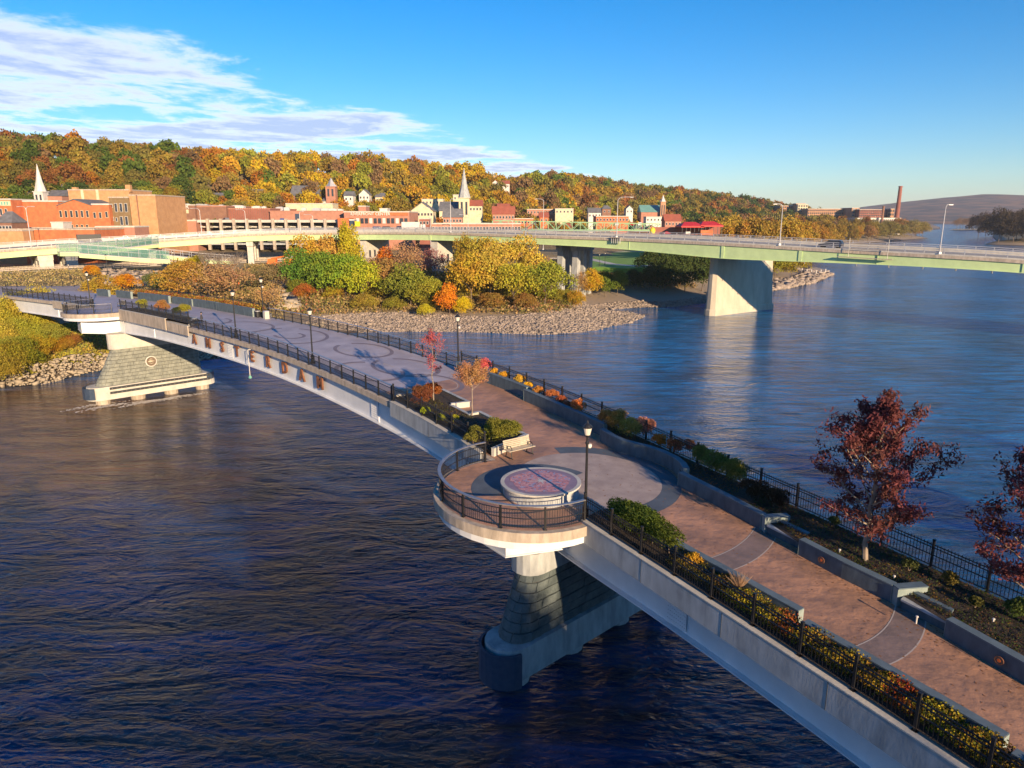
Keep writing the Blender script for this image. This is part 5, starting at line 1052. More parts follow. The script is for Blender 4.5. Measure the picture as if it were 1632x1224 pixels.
# big river pier of the road bridge
def bigpier():
    q, a = hpt(hd(1150), -1.5, 0); n = Vector((math.cos(a+math.pi/2), math.sin(a+math.pi/2), 0)); tdir = Vector((math.cos(a), math.sin(a), 0))
    base = Vector((48.7, 175.7, 0)); top_z = HWP(hd(1150))[2]+hgd(hd(1150))-.35; nose = Vector((q.x, q.y, 0)); end = base+Vector((.81, .58, 0))*24.5; dr = (end-base).normalized(); sd_ = Vector((dr.y, -dr.x, 0))
    t = thing('concrete_pier', 'tall pale concrete pier of the road bridge standing in the river', 'bridge pier', tuple(base))
    def slab(z0, z1, l0, l1, w0, w1, e0=0, e1=0):
        vs = []
        for z, l, w, e in ((z0, l0, w0, e0), (z1, l1, w1, e1)):
            for x, y in ((e, -w*.35), (e+w*.5, -w), (l, -w), (l+w*.5, 0), (l, w), (e+w*.5, w), (e, w*.35)): p = base+dr*x+sd_*(-y); vs.append((p.x, p.y, z))
        return MB().add(vs, [tuple(range(7))[::-1], tuple(range(7, 14))]+[(i, (i+1) % 7, 7+(i+1) % 7, 7+i) for i in range(7)])
    slab(-2, 1.3, 24.4, 24.4, 1.75, 1.75, -.2, -.2).build('footing', M['conc_pier'], t); slab(1.3, 1.65, 24.4, 24.1, 1.75, 1.55, -.2, 0).build('footing_ledge', M['conc_pier'], t)
    slab(1.65, top_z, 24.0, 23.2, 1.5, 1.2, .05, .5).build('shaft', M['conc_pier'], t)
    for k in range(5): p = base+dr*(1.4+k*4.6); MB().box((p.x, p.y, top_z+.18), (1.0, 1.0, .36), math.atan2(dr.y, dr.x)).build('bearing', M['galv'], t)
M['conc_pier'] = mat('pier_concrete', (.56, .50, .40), (.42, .37, .29), .35, .9, .02, 3, stretch=(1, 1, .35))
bigpier()
# land piers of the road bridge
def landpier(px_, label, width=1.6, depth=13.5, cols=2, wall=False, mt='conc_light', win=0, inset=1.0):
    d = hd(px_); q, a = hpt(d, -inset, 0); g = gz(q.x, q.y)-1.5; top = HWP(d)[2]+hgd(d)-.1; n = Vector((-math.sin(a), math.cos(a), 0)); t = thing('land_pier', label, 'bridge pier', (q.x, q.y, g), 'land piers of the road bridge'); ro = math.atan2(n.y, n.x)
    if wall:
        c = q+n*depth/2-Vector((0, 0, 0)); MB().box((c.x, c.y, (g+top)/2), (depth, width, top-g), ro).build('wall', M[mt], t)
        for k in range(win):
            for z in (.55,):
                c2 = q+n*(2.2+3.1*k)
                for sg in (-1, 1):
                    c3 = c2+Vector((math.cos(a), math.sin(a), 0))*sg*(width/2+.015); MB().box((c3.x, c3.y, g+(top-g)*z), (1.1, .05, 2.3), ro).build('window', M['glass'], t)
    else:
        c = q+n*depth/2; MB().box((c.x, c.y, top-.8), (depth+1, width*1.1, 1.6), ro).build('cap_beam', M[mt], t)
        for k in range(cols):
            c = q+n*(1.0+(depth-2)*k/max(1, cols-1)); MB().box((c.x, c.y, (g+top-1.6)/2), (width, width, top-1.6-g), ro).build('column', M[mt], t)
for px_, lb, kw in ((-60, 'land pier of the road bridge beyond the left edge', {}), (78, 'slanted concrete bridge pier under the left end of the green girder', dict(width=3.6, cols=3)), (120, 'second squat concrete pier under the walkway ramp at the left', dict(width=3.0, cols=3)), (247, 'white pier where the long green girder begins', dict(width=2.0, cols=3)), (401, 'white bridge column in front of the orange work lifts', dict(width=1.9, cols=3)),
    (578, 'broad pale wall pier with window openings, left one', dict(wall=True, width=2.2, depth=15, win=3)), (690, 'pale wall pier with openings behind the orange tree', dict(wall=True, width=2.4, depth=15, win=4)), (875, 'dark shaded pier beside the park lawn', dict(width=1.7, cols=3, mt='conc', inset=5.5, depth=9)), (898, 'second dark shaded pier beside the park lawn', dict(width=1.7, cols=3, mt='conc', inset=5.5, depth=9))):
    landpier(px_, lb, **kw)
# walkway ramp with teal mesh panels at the left end
def ramp(label, pts, h, cat='ramp', mt='teal', mesh=True):
    t = thing('walkway_ramp', label, cat, tuple(pts[0]), 'walkway ramps beside the road bridge'); P = resample(pts, 2.5)
    MB().sweep([tuple(p) for p in P], rect(-1.4, 1.4, -1.2, -.25)).build('girder', M['green_st'], t); MB().sweep([tuple(p) for p in P], rect(-1.5, 1.5, -.25, 0)).build('deck', M['conc_light'], t)
    pm = unit('post', MB().box((0, 0, h/2), (.10, .10, h)), M['galv'])
    for sd_ in (-1.4, 1.4):
        for i, p in enumerate(P):
            a = P[max(i-1, 0)]; b = P[min(i+1, len(P)-1)]; tt = Vector(b-a); tt.z = 0; tt.normalize(); link('post', pm, tuple(Vector(p)+Vector((tt.y, -tt.x, 0))*sd_), 0, 1, t)
        MB().sweep([tuple(p) for p in P], rect(sd_-.04, sd_+.04, h-.08, h)).build('rail', M['galv'], t); MB().sweep([tuple(p) for p in P], rect(sd_-.04, sd_+.04, h*.5, h*.5+.06)).build('rail', M['galv'], t)
        if mesh:
            mb = MB(); K = resample(pts, .42)
            for p in K: mb.box((p[0], p[1], p[2]+h/2), (.09, .05, h-.1))
            o = MB()
            Q = [tuple(p) for p in K]; m2 = MB().sweep(Q, rect(sd_-.015, sd_+.015, .08, h*.92)) if sd_ > 0 else MB().sweep(Q, rect(sd_-.015, sd_+.015, .08, h*.92))
            m2.build('mesh_panel', M['teal_mesh'], t)
def meshmat():
    m = bpy.data.materials.new('teal_mesh'); m.use_nodes = True; nt = m.node_tree; nt.nodes.clear(); L = nt.links.new
    d = nt.nodes.new('ShaderNodeBsdfDiffuse'); d.inputs[0].default_value = (.16, .33, .28, 1); tr = nt.nodes.new('ShaderNodeBsdfTransparent'); x = nt.nodes.new('ShaderNodeMixShader'); x.inputs[0].default_value = .27
    L(tr.outputs[0], x.inputs[1]); L(d.outputs[0], x.inputs[2]); o = nt.nodes.new('ShaderNodeOutputMaterial'); L(x.outputs[0], o.inputs[0]); return m
M['teal_mesh'] = meshmat()
A_ = lambda px_, py_, Y: aty(px_, py_, Y)
ramp('upper walkway ramp with teal mesh sides leaving the left end of the bridge', [A_(93, 401, 200), A_(130, 401, 204), A_(180, 396, 212), A_(248, 388, 226)], 2.4)
ramp('lower walkway ramp with teal mesh sides dropping to the right', [A_(128, 403, 196), A_(180, 407, 198), A_(232, 411, 200), A_(268, 413, 204)], 2.4)
ramp('pale walkway continuing from the teal ramp towards the bare trees', [A_(262, 405, 214), A_(320, 412, 216), A_(370, 415, 222)], 1.6, mesh=False)
# ------------------------------------------------------------------ town
WIN = {}
def window(parent, x, y, z, w, h, mt='white', arch=False, sill=True):
    k = (round(w, 1), round(h, 1), mt)
    if k not in WIN: WIN[k] = (unit('window', MB().box((0, -.03, 0), (w+.22, .12, h+.22)), M[mt]), unit('pane', MB().box((0, -.11, 0), (w, .06, h)), M['glass']))
    o = link('window', WIN[k][0], (x, y, z), 0, 1, parent); p = bpy.data.objects.new('pane', WIN[k][1]); COL.objects.link(p); p.parent = o; p.location = (0, 0, 0)
def rel(px_, py_, Y): p = aty(px_, py_, Y); return p[0], p[2]
at_ = lambda px_, py_, Y: (float(aty(px_, py_, Y)[0]), float(aty(px_, py_, Y)[1]))
def building(name, label, px0, px1, ytop, Y, depth, wall, roof='flat', zb=None, coping='conc_light', cat='building', ang=0., gable=2.5, rise=None, ybase=None, side=None, roofmt='roof_g', group=None):
    x0, zt = rel(px0, ytop, Y); x1, _ = rel(px1, ytop, Y)
    if zb is None: zb = (rel(px0, ybase, Y)[1] if ybase else min(gz(x0, Y), gz(x1, Y), gz((x0+x1)/2, Y+depth)))-1
    t = thing(name, label, cat, ((x0+x1)/2, Y, zb), group); w = x1-x0
    MB().prism([(x0, Y), (x1, Y), (x1, Y+depth), (x0, Y+depth)], zb, zt).build('wall', M[wall], t)
    if roof == 'flat':
        MB().prism([(x0+.3, Y+.3), (x1-.3, Y+.3), (x1-.3, Y+depth-.3), (x0+.3, Y+depth-.3)], zt, zt+.05).build('roof', M[roofmt], t)
        MB().sweep([(x0, Y, zt), (x1, Y, zt), (x1, Y+depth, zt), (x0, Y+depth, zt)], rect(-.2, .2, -.1, .35), True).build('coping', M[coping], t)
    elif roof == 'gable_x':   # ridge left to right
        r_ = gable; MB().add([(x0-.4, Y-.4, zt-.1), (x1+.4, Y-.4, zt-.1), (x1+.4, Y+depth+.4, zt-.1), (x0-.4, Y+depth+.4, zt-.1), (x0-.4, Y+depth/2, zt+r_), (x1+.4, Y+depth/2, zt+r_)], [(0, 1, 5, 4), (2, 3, 4, 5), (0, 4, 3), (1, 2, 5), (3, 2, 1, 0)]).build('roof', M[roofmt], t)
    elif roof == 'gable_y':   # gable facing the camera
        r_ = gable; xm = (x0+x1)/2
        MB().add([(x0, Y, zt), (x1, Y, zt), (xm, Y, zt+r_-.15), (x0, Y+depth, zt), (x1, Y+depth, zt), (xm, Y+depth, zt+r_-.15)], [(0, 1, 2), (4, 3, 5), (0, 2, 5, 3), (1, 4, 5, 2)]).build('gable', M[wall], t)
        MB().add([(x0-.4, Y-.4, zt-.25), (xm, Y-.4, zt+r_), (x1+.4, Y-.4, zt-.25), (x0-.4, Y+depth+.3, zt-.25), (xm, Y+depth+.3, zt+r_), (x1+.4, Y+depth+.3, zt-.25), (x0-.4, Y-.4, zt-.05), (xm, Y-.4, zt+r_+.25), (x1+.4, Y-.4, zt-.05), (x0-.4, Y+depth+.3, zt-.05), (xm, Y+depth+.3, zt+r_+.25), (x1+.4, Y+depth+.3, zt-.05)],
            [(0, 1, 4, 3), (1, 2, 5, 4), (6, 9, 10, 7), (7, 10, 11, 8), (0, 6, 7, 1), (1, 7, 8, 2), (3, 4, 10, 9), (4, 5, 11, 10), (0, 3, 9, 6), (2, 8, 11, 5)]).build('roof', M[roofmt], t)
    elif roof == 'hip':
        r_ = gable; MB().add([(x0-.4, Y-.4, zt), (x1+.4, Y-.4, zt), (x1+.4, Y+depth+.4, zt), (x0-.4, Y+depth+.4, zt), (x0+w*.3, Y+depth/2, zt+r_), (x1-w*.3, Y+depth/2, zt+r_)], [(0, 1, 5, 4), (2, 3, 4, 5), (0, 4, 3), (1, 2, 5), (3, 2, 1, 0)]).build('roof', M[roofmt], t)
    return t, x0, x1, zb, zt
def wins(t, Y, lst, mt='white'):
    for (px_, py_, wp, hp) in lst:
        x, z = rel(px_, py_, Y); k = Y*1.03/FPX; window(t, x, Y, z, wp*k, hp*k, mt)
# --- left brick quarter
t, *_ = building('commercial_building', 'cream and orange arched-window building cut by the left edge', -40, 17, 318, 262, 14, 'br_orange', cat='commercial building'); wins(t, 262, [(2+k*8, 338, 3, 9) for k in range(2)]+[(-12+k*8-8, 338, 3, 9) for k in range(2)])
x0, z0 = rel(-40, 328, 262); x1, z1 = rel(16.5, 320, 262); MB().box(((x0+x1)/2, 261.9, (z0+z1)/2), (x1-x0, .2, z1-z0), 0).build('cream_frieze', M['cream'], t); mb = MB()
for k in range(12): x, z = rel(-36+k*4.4, 324, 262); mb.box((x, 261.75, z), (.5, .1, 1.1))
mb.build('frieze_panel', M['teal'], t)
t, *_ = building('brick_warehouse', 'deep orange brick warehouse with blank side wall, left of the windowed gable', 24, 92, 321, 268, 22, 'br_orange', cat='warehouse', coping='white')
t, *_ = building('brick_warehouse', 'orange brick building with a low white edged gable and one row of windows', 92, 146, 327, 266, 20, 'br_orange', 'gable_y', gable=2.0, cat='warehouse', roofmt='roof_g')
wins(t, 266, [(97+k*8.5, 341, 3.2, 9.5) for k in range(6)]+[(107+k*8, 360, 3, 3) for k in range(5)], 'cream')
t, *_ = building('brick_shop', 'small orange red brick building with three windows and white cornice', 146, 173, 326, 265, 16, 'br_orange', cat='shop building', coping='white'); wins(t, 265, [(151, 343, 3.2, 8), (160, 343, 3.2, 8), (170, 342, 3.2, 8)], 'cream')
t, *_ = building('brick_house', 'narrow dark olive brick building with white framed sash windows', 173, 205, 315, 267, 16, 'br_olive', cat='town building', coping='conc_tan')
wins(t, 267, [(185, 331, 3.5, 12), (193, 331, 3.5, 12), (201, 331, 3.5, 12), (194, 352, 3.5, 12), (202, 352, 3.5, 12), (178, 328, 2.2, 5), (180, 349, 2.2, 5), (186, 350, 2.2, 5)])
t, *_ = building('brick_block', 'tall tan brick block with blank wall right of the dark olive building', 205.5, 247, 311.5, 266, 24, 'br_tan', cat='town building', coping='conc_tan')
mb = MB(); x, z = rel(221, 340, 266); MB().box((x, 265.9, z), (.35, .2, 13), 0).build('downpipe', M['br_brown'], t)
t, *_ = building('brick_block', 'wide tan brick block with stepped parapet rising behind the others', 108, 205, 303, 284, 18, 'br_tan', cat='town building', coping='conc_tan')
for px_ in (132, 156): x, z = rel(px_, 313, 284); MB().box((x, 283.9, z), (1.0, .2, 5)).build('pale_pilaster', M['cream'], t)
for px_, y in ((203, 300), (118, 304)): x, z = rel(px_, y, 284); MB().box((x, 285, z), (1.8, 1.6, 2.6)).build('chimney', M['br_tan'], t)
t, *_ = building('terrace_wall', 'long orange brick retaining wall below the warehouses', -60, 150, 366, 232, 30, 'br_orange', cat='retaining wall', coping='conc_tan', roofmt='road_pale')
t, *_ = building('retail_shed', 'low tan block wall at the far left edge', -60, 36, 368, 226, 5, 'br_tan', cat='retaining wall', coping='conc_tan')
t, *_ = building('porch_building', 'low flat canopy building in front of the tan brick block', 152, 214, 362, 250, 10, 'br_pink', cat='shop building')
t, *_ = building('rooftop_shed', 'pale metal unit and dark box on the terrace below the gable', 81, 100, 355, 252, 5, 'white', cat='shed')
# --- long brown mall
t, *_ = building('shopping_mall', 'long brown brick shopping mall wall with white lettering', 246, 310, 327, 320, 40, 'br_brown', cat='shopping mall')
for s_, px_ in (('RFRONT', 255.5), ('CENTER', 283)):
    x, z = rel(px_, 329.5, 319.6); puttext('letter_sign', s_, 2.6, .08, (x, 319.85, z), (0, -1), M['white'], t, .05)
x, z = rel(296, 337, 319.8); MB().box((x, 319.8, z), (2.6, .2, 1.6)).build('sign_board', M['cream'], t)
t, *_ = building('shopping_mall', 'middle brown red section of the long mall behind the parking deck', 310, 360, 329, 322, 40, 'br_brown', cat='shopping mall', coping='br_pink')
t, *_ = building('shopping_mall', 'ribbed dark red metal clad section of the long mall', 360, 430, 333, 324, 40, 'br_red', cat='shopping mall', coping='br_pink')
for k in range(20): x, z = rel(361.5+k*3.5, 342, 323.9); MB().box((x, 323.95, z), (.18, .12, 6)).build('rib', M['br_brown'], t)
t, *_ = building('shopping_mall', 'pinkish brown brick section of the long mall with a blue door', 430, 548, 337, 322, 40, 'br_pink', cat='shopping mall', coping='br_pink')
x, z = rel(474, 347, 321.8); MB().box((x, 321.9, z), (2, .2, 3.4)).build('door', M['navy'], t)
t, *_ = building('shopping_mall', 'lower mall front with orange sign band reading white letters', 548, 652, 338, 316, 30, 'br_pink', cat='shopping mall')
xa, za = rel(562, 343.5, 315.8); xb, zb_ = rel(650, 338.5, 315.8); MB().box(((xa+xb)/2, 315.85, (za+zb_)/2), (xb-xa, .25, zb_-za)).build('sign_band', M['br_orange'], t)
x, z = rel(590, 341.2, 315.5); puttext('letter_sign', 'RIVERFRONT CENTER', 1.75, .06, (x, 315.65, z), (0, -1), M['white'], t, .03)
for k in range(12): x, z = rel(570+k*7, 352, 315.8); MB().box((x, 315.9, z), (1.3, .2, 2.2)).build('shop_window', M['glass'] if k % 3 else M['white'], t)
rr = random.Random(8)
for k in range(26):
    px_ = rr.uniform(252, 540); x, z = rel(px_, 326+(px_-252)*.035, 330+rr.uniform(0, 18)); s = rr.uniform(1.2, 3.2); t = thing('rooftop_unit', ('white', 'pale grey', 'metal')[k % 3]+' air handling unit on the roof of the long mall', 'rooftop unit', (x, 332, z-2), 'air handling units on the mall roof')
    MB().box((x, 332+k % 5*2, z-.8), (s*1.3, s, 3.0)).build('casing', M['white'] if k % 3 else M['galv'], t); MB().box((x, 332+k % 5*2, z+.78), (s*.8, s*.6, .3)).build('fan_cowl', M['galv'], t)
t, *_ = building('flat_building', 'long low cream building behind the mall roof', 455, 530, 325, 372, 12, 'cream', cat='building')
for k in range(2):
    px_ = (577, 611)[k]; building('roof_plant_room', ('brown brick plant room on the mall roof', 'white plant room on the mall roof')[k], px_-6, px_+6, (329, 333)[k], 322, 8, ('br_pink', 'white')[k], cat='plant room')
# parking deck
t = thing('parking_deck', 'open concrete parking deck with dark bays in front of the mall', 'parking deck', tuple(aty(430, 360, 292)))
x0, zt = rel(312, 350.5, 292); x1, _ = rel(540, 352.5, 292); g0 = 11.
MB().box(((x0+x1)/2, 300, zt-.5), (x1-x0, 18, 1.0)).build('upper_slab', M['conc_light'], t); MB().box(((x0+x1)/2, 300, g0+2.2), (x1-x0, 18, .6)).build('lower_slab', M['conc'], t); MB().box(((x0+x1)/2, 309, (g0+zt)/2), (x1-x0, .5, zt-g0-1)).build('back_wall', M['asphalt'], t)
n = 11
for k in range(n+1): x = x0+(x1-x0)*k/n; MB().box((x, 290.9, (g0+zt)/2+.2), (1.0, 1.2, zt-g0+.6)).build('column', M['conc_tan'], t)
for k in range(n): x = x0+(x1-x0)*(k+.45)/n; MB().sweep([(x-3.5, 294, zt-2.6+.0), (x+3.5, 294, zt-2.9)], rect(-.2, .2, -.25, .25)).build('ramp_beam', M['conc_light'], t)
t, *_ = building('parking_stair_block', 'low pinkish brick block at the left end of the parking deck', 266, 312, 352, 290, 16, 'br_pink', cat='building')
t, *_ = building('lift_block', 'small bright orange brick block on the parking deck', 538, 556, 349, 288, 8, 'br_orange', cat='building', coping='br_orange')
t, *_ = building('glass_lift', 'blue glass lift tower right of the small orange block', 557, 564, 351, 287.5, 5, 'navy', cat='lift tower', coping='white')
q = aty(570, 357, 286); t = thing('clothing_bin', 'yellow container box beside the blue lift tower', 'container', tuple(q)); MB().box(tuple(q), (1.8, 1.6, 1.8)).build('body', M['yellow'], t); MB().box((q[0], q[1], q[2]+.98), (2.0, 1.8, .12)).build('lid', M['yellow'], t)
# --- churches
def spire(t, x, y, z0, w, hT, hS, wall, sp_, n=4, belfry=True, wins_=True):
    MB().box((x, y, z0+hT/2), (w, w, hT)).build('tower', M[wall], t); MB().box((x, y, z0+hT+.1), (w*1.15, w*1.15, .3)).build('cornice', M[wall], t)
    mb = MB(); r = w*.60; mb.lathe([(r, 0), (r*.55, hS*.35), (.06, hS)], (x, y, z0+hT+.25), n); mb.build('spire', M[sp_], t)
    if wins_:
        for sx in (-.22, .22): MB().box((x+sx*w, y-w/2-.03, z0+hT*.78), (w*.2, .1, hT*.28)).build('louvre', M['glass'], t)
def church(label, px0, px1, ytop, Y, depth, wall, roofmt, tx, ty_tower, ty_tip, tw, wallT=None, spm='conc_light', tn=8, gable=4, kind='gable_x', ybase=None):
    t, x0, x1, zb, zt = building('church', label, px0, px1, ytop, Y, depth, wall, kind, cat='church', gable=gable, roofmt=roofmt)
    x, zT = rel(tx, ty_tower, Y-1); _, zS = rel(tx, ty_tip, Y-1); spire(t, x, Y-1, zb, tw, zT-zb, zS-zT, wallT or wall, spm, tn); return t, zb
church('church with a slender white steeple behind the orange warehouses', 38, 98, 312, 322, 12, 'br_pink', 'roof_g', 65, 306, 262, 4.0, 'white', 'white', 8, 2.6)
church('yellow church with a tall grey spire left of centre', 700, 736, 336, 395, 16, 'cream', 'roof_g', 740, 316, 268, 5.6, 'cream', 'conc', 8, 5)
church('church with teal roof and slim brick steeple behind the park', 1022, 1056, 338, 520, 16, 'br_pink', 'roof_t', 1056.5, 322, 311, 3.6, 'br_mill', 'white', 6, 5)
t, zb = church('brick church with grey slate roof left of its square bell tower', 462, 506, 312, 420, 15, 'br_pink', 'roof_g', 528, 298, 284, 5.4, 'br_pink', 'galv', 4, 6)
# --- houses and other buildings up the slope
HB = [('house', 'small white gabled house among trees above the mall, left one', 283, 292, 305, 400, 8, 'white', 'gable_y', 'roof_g'), ('house', 'white house half hidden by bushes above the mall', 299, 306, 308, 398, 8, 'white', 'gable_x', 'roof_g'), ('house', 'brick house with grey roof above the mall between orange trees', 398, 416, 310, 405, 10, 'br_pink', 'gable_x', 'roof_g'),
      ('house', 'white flat roofed house at the foot of the left hill', 22, 48, 295, 352, 8, 'white', 'flat', 'roof_g'), ('house', 'white house right of the thin steeple', 92, 113, 303, 345, 8, 'white', 'gable_x', 'roof_g'), ('house', 'white house with a porch below the gold trees', 548, 562, 312, 415, 8, 'white', 'gable_x', 'roof_g'), ('house', 'pale two storey house with dormers below the gold trees', 572, 588, 310, 425, 9, 'white', 'gable_y', 'roof_g'),
      ('house', 'cream house behind dull gold trees, left of the cream hall', 598, 611, 314, 430, 9, 'cream', 'gable_x', 'roof_g'), ('hall', 'cream gabled hall in front of the yellow church', 655, 690, 336, 360, 14, 'cream', 'gable_y', 'roof_g'), ('house', 'long tan brick building behind the green tree', 672, 706, 318, 430, 10, 'cream', 'flat', 'roof_g'), ('house', 'cream three storey house just left of the grey spire', 722, 735, 311, 425, 9, 'cream', 'flat', 'roof_g'),
      ('house', 'yellow annexe right of the grey spire', 748, 768, 328, 392, 12, 'cream', 'gable_x', 'roof_r'), ('house', 'white house high on the hill, gabled', 784, 795, 292, 560, 10, 'white', 'gable_y', 'roof_r'), ('house', 'pinkish house high on the hill beside the white gabled one', 797, 812, 293, 570, 10, 'white', 'gable_x', 'roof_r'), ('house', 'white house with small red roof above the truss bridge', 793, 812, 333, 420, 9, 'white', 'gable_x', 'roof_r'),
      ('house', 'low pinkish roofed building above the truss bridge', 785, 820, 341, 380, 9, 'br_pink', 'gable_x', 'roof_r'), ('school_building', 'long low cream building with flat roof on the slope right of the spire', 885, 914, 333, 470, 12, 'cream', 'flat', 'roof_g'), ('school_building', 'low pale flat roofed wing left of the cream building', 840, 885, 334, 478, 12, 'br_pink', 'flat', 'roof_g'), ('house', 'white gabled house left of the teal roofed church', 998, 1009, 333, 520, 9, 'white', 'gable_y', 'roof_g'),
      ('house', 'dark roofed house left of the teal roofed church', 960, 974, 333, 515, 9, 'br_brown', 'hip', 'roof_g'), ('house', 'white house with a stair-like roofline below the slope', 938, 958, 339, 470, 10, 'white', 'gable_x', 'roof_g'), ('warehouse', 'long low orange brick building behind the street lamp arm', 950, 1002, 345, 400, 14, 'br_orange', 'flat', 'roof_g'), ('house', 'white building below the slim brick steeple', 1030, 1058, 346, 480, 10, 'white', 'flat', 'roof_g'), ('warehouse', 'red brown low building left of the red canopy', 1060, 1086, 352, 420, 10, 'br_pink', 'gable_x', 'roof_r'),
      ('warehouse', 'long pinkish brick wall building below the grey spire', 688, 830, 357, 282, 10, 'br_pink', 'flat', 'conc_light'), ('shop_building', 'dark red shop front left of the grey spire', 668, 684, 349, 330, 8, 'br_red', 'flat', 'roof_g'), ('shop_building', 'grey roofed shop below the yellow church', 706, 736, 346, 350, 8, 'br_pink', 'gable_x', 'roof_g'), ('house', 'small red roofed house behind the truss', 860, 874, 346, 400, 8, 'br_orange', 'gable_x', 'roof_r'), ('house', 'orange brick row building behind the truss', 815, 850, 349, 390, 8, 'br_orange', 'flat', 'roof_g'), ('barn', 'low dark roofed pavilion at the left edge below the arched windows', -8, 18, 355, 246, 8, 'br_brown', 'hip', 'roof_g')]
for i, (nm, lb, a, b, y, Y, dp, wl, rf, rm) in enumerate(HB):
    t, x0, x1, zb, zt = building(nm, lb, a, b, y, Y, dp, wl, rf, roofmt=rm, gable=min(4, (b-a)*.10+1.2), cat=nm.replace('_', ' '), group='houses and shops of the town' if nm == 'house' else None)
    n = max(2, int((b-a)/5)); k = Y*1.03/FPX
    for j in range(n): window(t, x0+(x1-x0)*(j+.5)/n, Y, zt-1.7, .8, 1.2, 'white')
r = random.Random(77); LMK = [(270, 'above the white pier'), (340, 'above the parking deck, left part'), (440, 'above the parking deck, right part'), (520, 'beside the square bell tower'), (590, 'above the orange sign band'), (640, 'left of the cream hall'), (760, 'right of the grey spire'), (830, 'above the arched truss end'), (900, 'below the long cream building'), (985, 'left of the teal roof'), (1040, 'beside the brick steeple'), (1090, 'above the red canopies')]
for i in range(30):
    px_ = 262+i*29+r.uniform(-8, 8); Y = r.uniform(365, 430)+(60 if px_ > 900 else 0); wl = r.choice(['white', 'br_pink', 'cream', 'br_orange', 'br_brown', 'white']); rm = r.choice(['roof_g', 'roof_r', 'roof_g']); w_ = r.uniform(9, 17); lm = min(LMK, key=lambda a: abs(a[0]-px_))[1]
    yt = 612-FPX*math.tan(math.atan((gz(*at_(px_, 340, Y))+r.uniform(5, 8)-CAMH)/Y)+TH) if False else None
    x_, y_ = aty(px_, 340, Y)[:2]; zt_ = gz(x_, y_)+r.uniform(5.0, 8.5); dd = np.array([x_, y_, zt_-CAMH]); yt = 612-FPX*float(dd@UPV)/float(dd@FW)
    t, x0, x1, zb, zt = building('house', {'white': 'white', 'br_pink': 'pinkish brick', 'cream': 'cream', 'br_orange': 'orange brick', 'br_brown': 'brown brick'}[wl]+(' house with grey roof ' if rm == 'roof_g' else ' house with red roof ')+('set back ' if Y > 400 else 'lower down ')+lm, px_-w_/2, px_+w_/2, yt, Y, 9, wl, r.choice(['gable_x', 'gable_y', 'hip']), roofmt=rm, gable=2.6, cat='house', group='houses and shops of the town')
    for j in range(3):
        for zz in (1.6, 4.0): window(t, x0+(x1-x0)*(j+.5)/3, Y, zt-zz, .9, 1.3, 'white')
# --- mill complex with chimney
def mill(label, px0, px1, ytop, ybot, Y, wl, rows, cols, nm='mill_building', wm_='glass', depth=30):
    t, x0, x1, zb, zt = building(nm, label, px0, px1, ytop, Y, depth, wl, cat='mill', group='old mill complex across the trees'); _, zlo = rel(px0, ybot, Y); h = (zt-zlo)/rows; w = (x1-x0)/cols
    me = unit('window', MB().box((0, 0, 0), (w*.55, .4, h*.62)), M[wm_])
    for r in range(rows):
        for c in range(cols): link('window', me, (x0+w*(c+.5), Y-.12, zt-h*(r+.55)), 0, 1, t)
    return t
mill('sunlit cream mill block at the left end of the mill complex', 1272, 1288, 326, 343, 900, 'cream', 4, 4)
mill('tan mill wing left of the cream block', 1244, 1272, 328, 340, 915, 'br_mill', 3, 9)
t, *_ = building('mill_tower', 'short square penthouse on the cream mill block', 1269, 1284, 324.5, 905, 12, 'br_mill', cat='mill', zb=30)
mill('long low tan mill range behind the green trees', 1288, 1358, 333, 346, 880, 'br_mill', 3, 22); mill('square brick mill tower with a red top', 1358, 1370, 331.5, 350, 860, 'br_mill', 4, 2, wm_='navy')
mill('dark brick mill range left of the tall chimney', 1370, 1418, 334, 349, 850, 'br_red', 4, 16); mill('brick end block at the foot of the tall chimney', 1416, 1426, 333, 350, 848, 'br_mill', 3, 3); mill('low white strip windowed mill annexe below the chimney', 1366, 1437, 347.5, 356, 820, 'white', 1, 22)
for px_, yt, r0_, r1_, Y, lb, m_ in ((1428, 298, 2.6, 1.9, 838, 'very tall red brick chimney of the old mill', 'br_red'), (1405, 330, 1.3, 1.1, 815, 'short dark brick chimney left of the tall one', 'br_brown')):
    x, zt = rel(px_, yt, Y); x, zb = rel(px_, 358, Y); t = thing('mill_chimney', lb, 'chimney', (x, Y, zb)); MB().lathe([(r0_, 0), (r1_, zt-zb)], (x, Y, zb), 16).build('stack', M[m_], t); MB().lathe([(r1_*1.15, zt-zb-.2), (r1_*1.2, zt-zb+1)], (x, Y, zb), 16).build('crown_ring', M[m_], t)
# --- riverside restaurant with red canopies
t = thing('riverside_pavilion', 'riverside restaurant with bright red canopies behind the bridge', 'restaurant', tuple(aty(1110, 368, 262)))
for a, b, y in ((1082, 1118, 356), (1112, 1148, 355)):
    x0, zt = rel(a, y+4, 262); x1, _ = rel(b, y+4, 262); xm = (x0+x1)/2; MB().add([(x0, 258, zt), (x1, 258, zt), (x1, 268, zt), (x0, 268, zt), (xm-2, 263, zt+1.4), (xm+2, 263, zt+1.4), (x0, 258, zt-.5), (x1, 258, zt-.5), (x1, 268, zt-.5), (x0, 268, zt-.5)], [(0, 1, 5, 4), (2, 3, 4, 5), (0, 4, 3), (1, 2, 5), (0, 6, 7, 1), (1, 7, 8, 2), (3, 9, 6, 0)]).build('canopy', M['red'], t)
    for k in range(6): x = x0+.4+(x1-x0-.8)*k/5; MB().box((x, 258.3, zt-2.2), (.15, .15, 4.2)).build('post', M['black'], t)
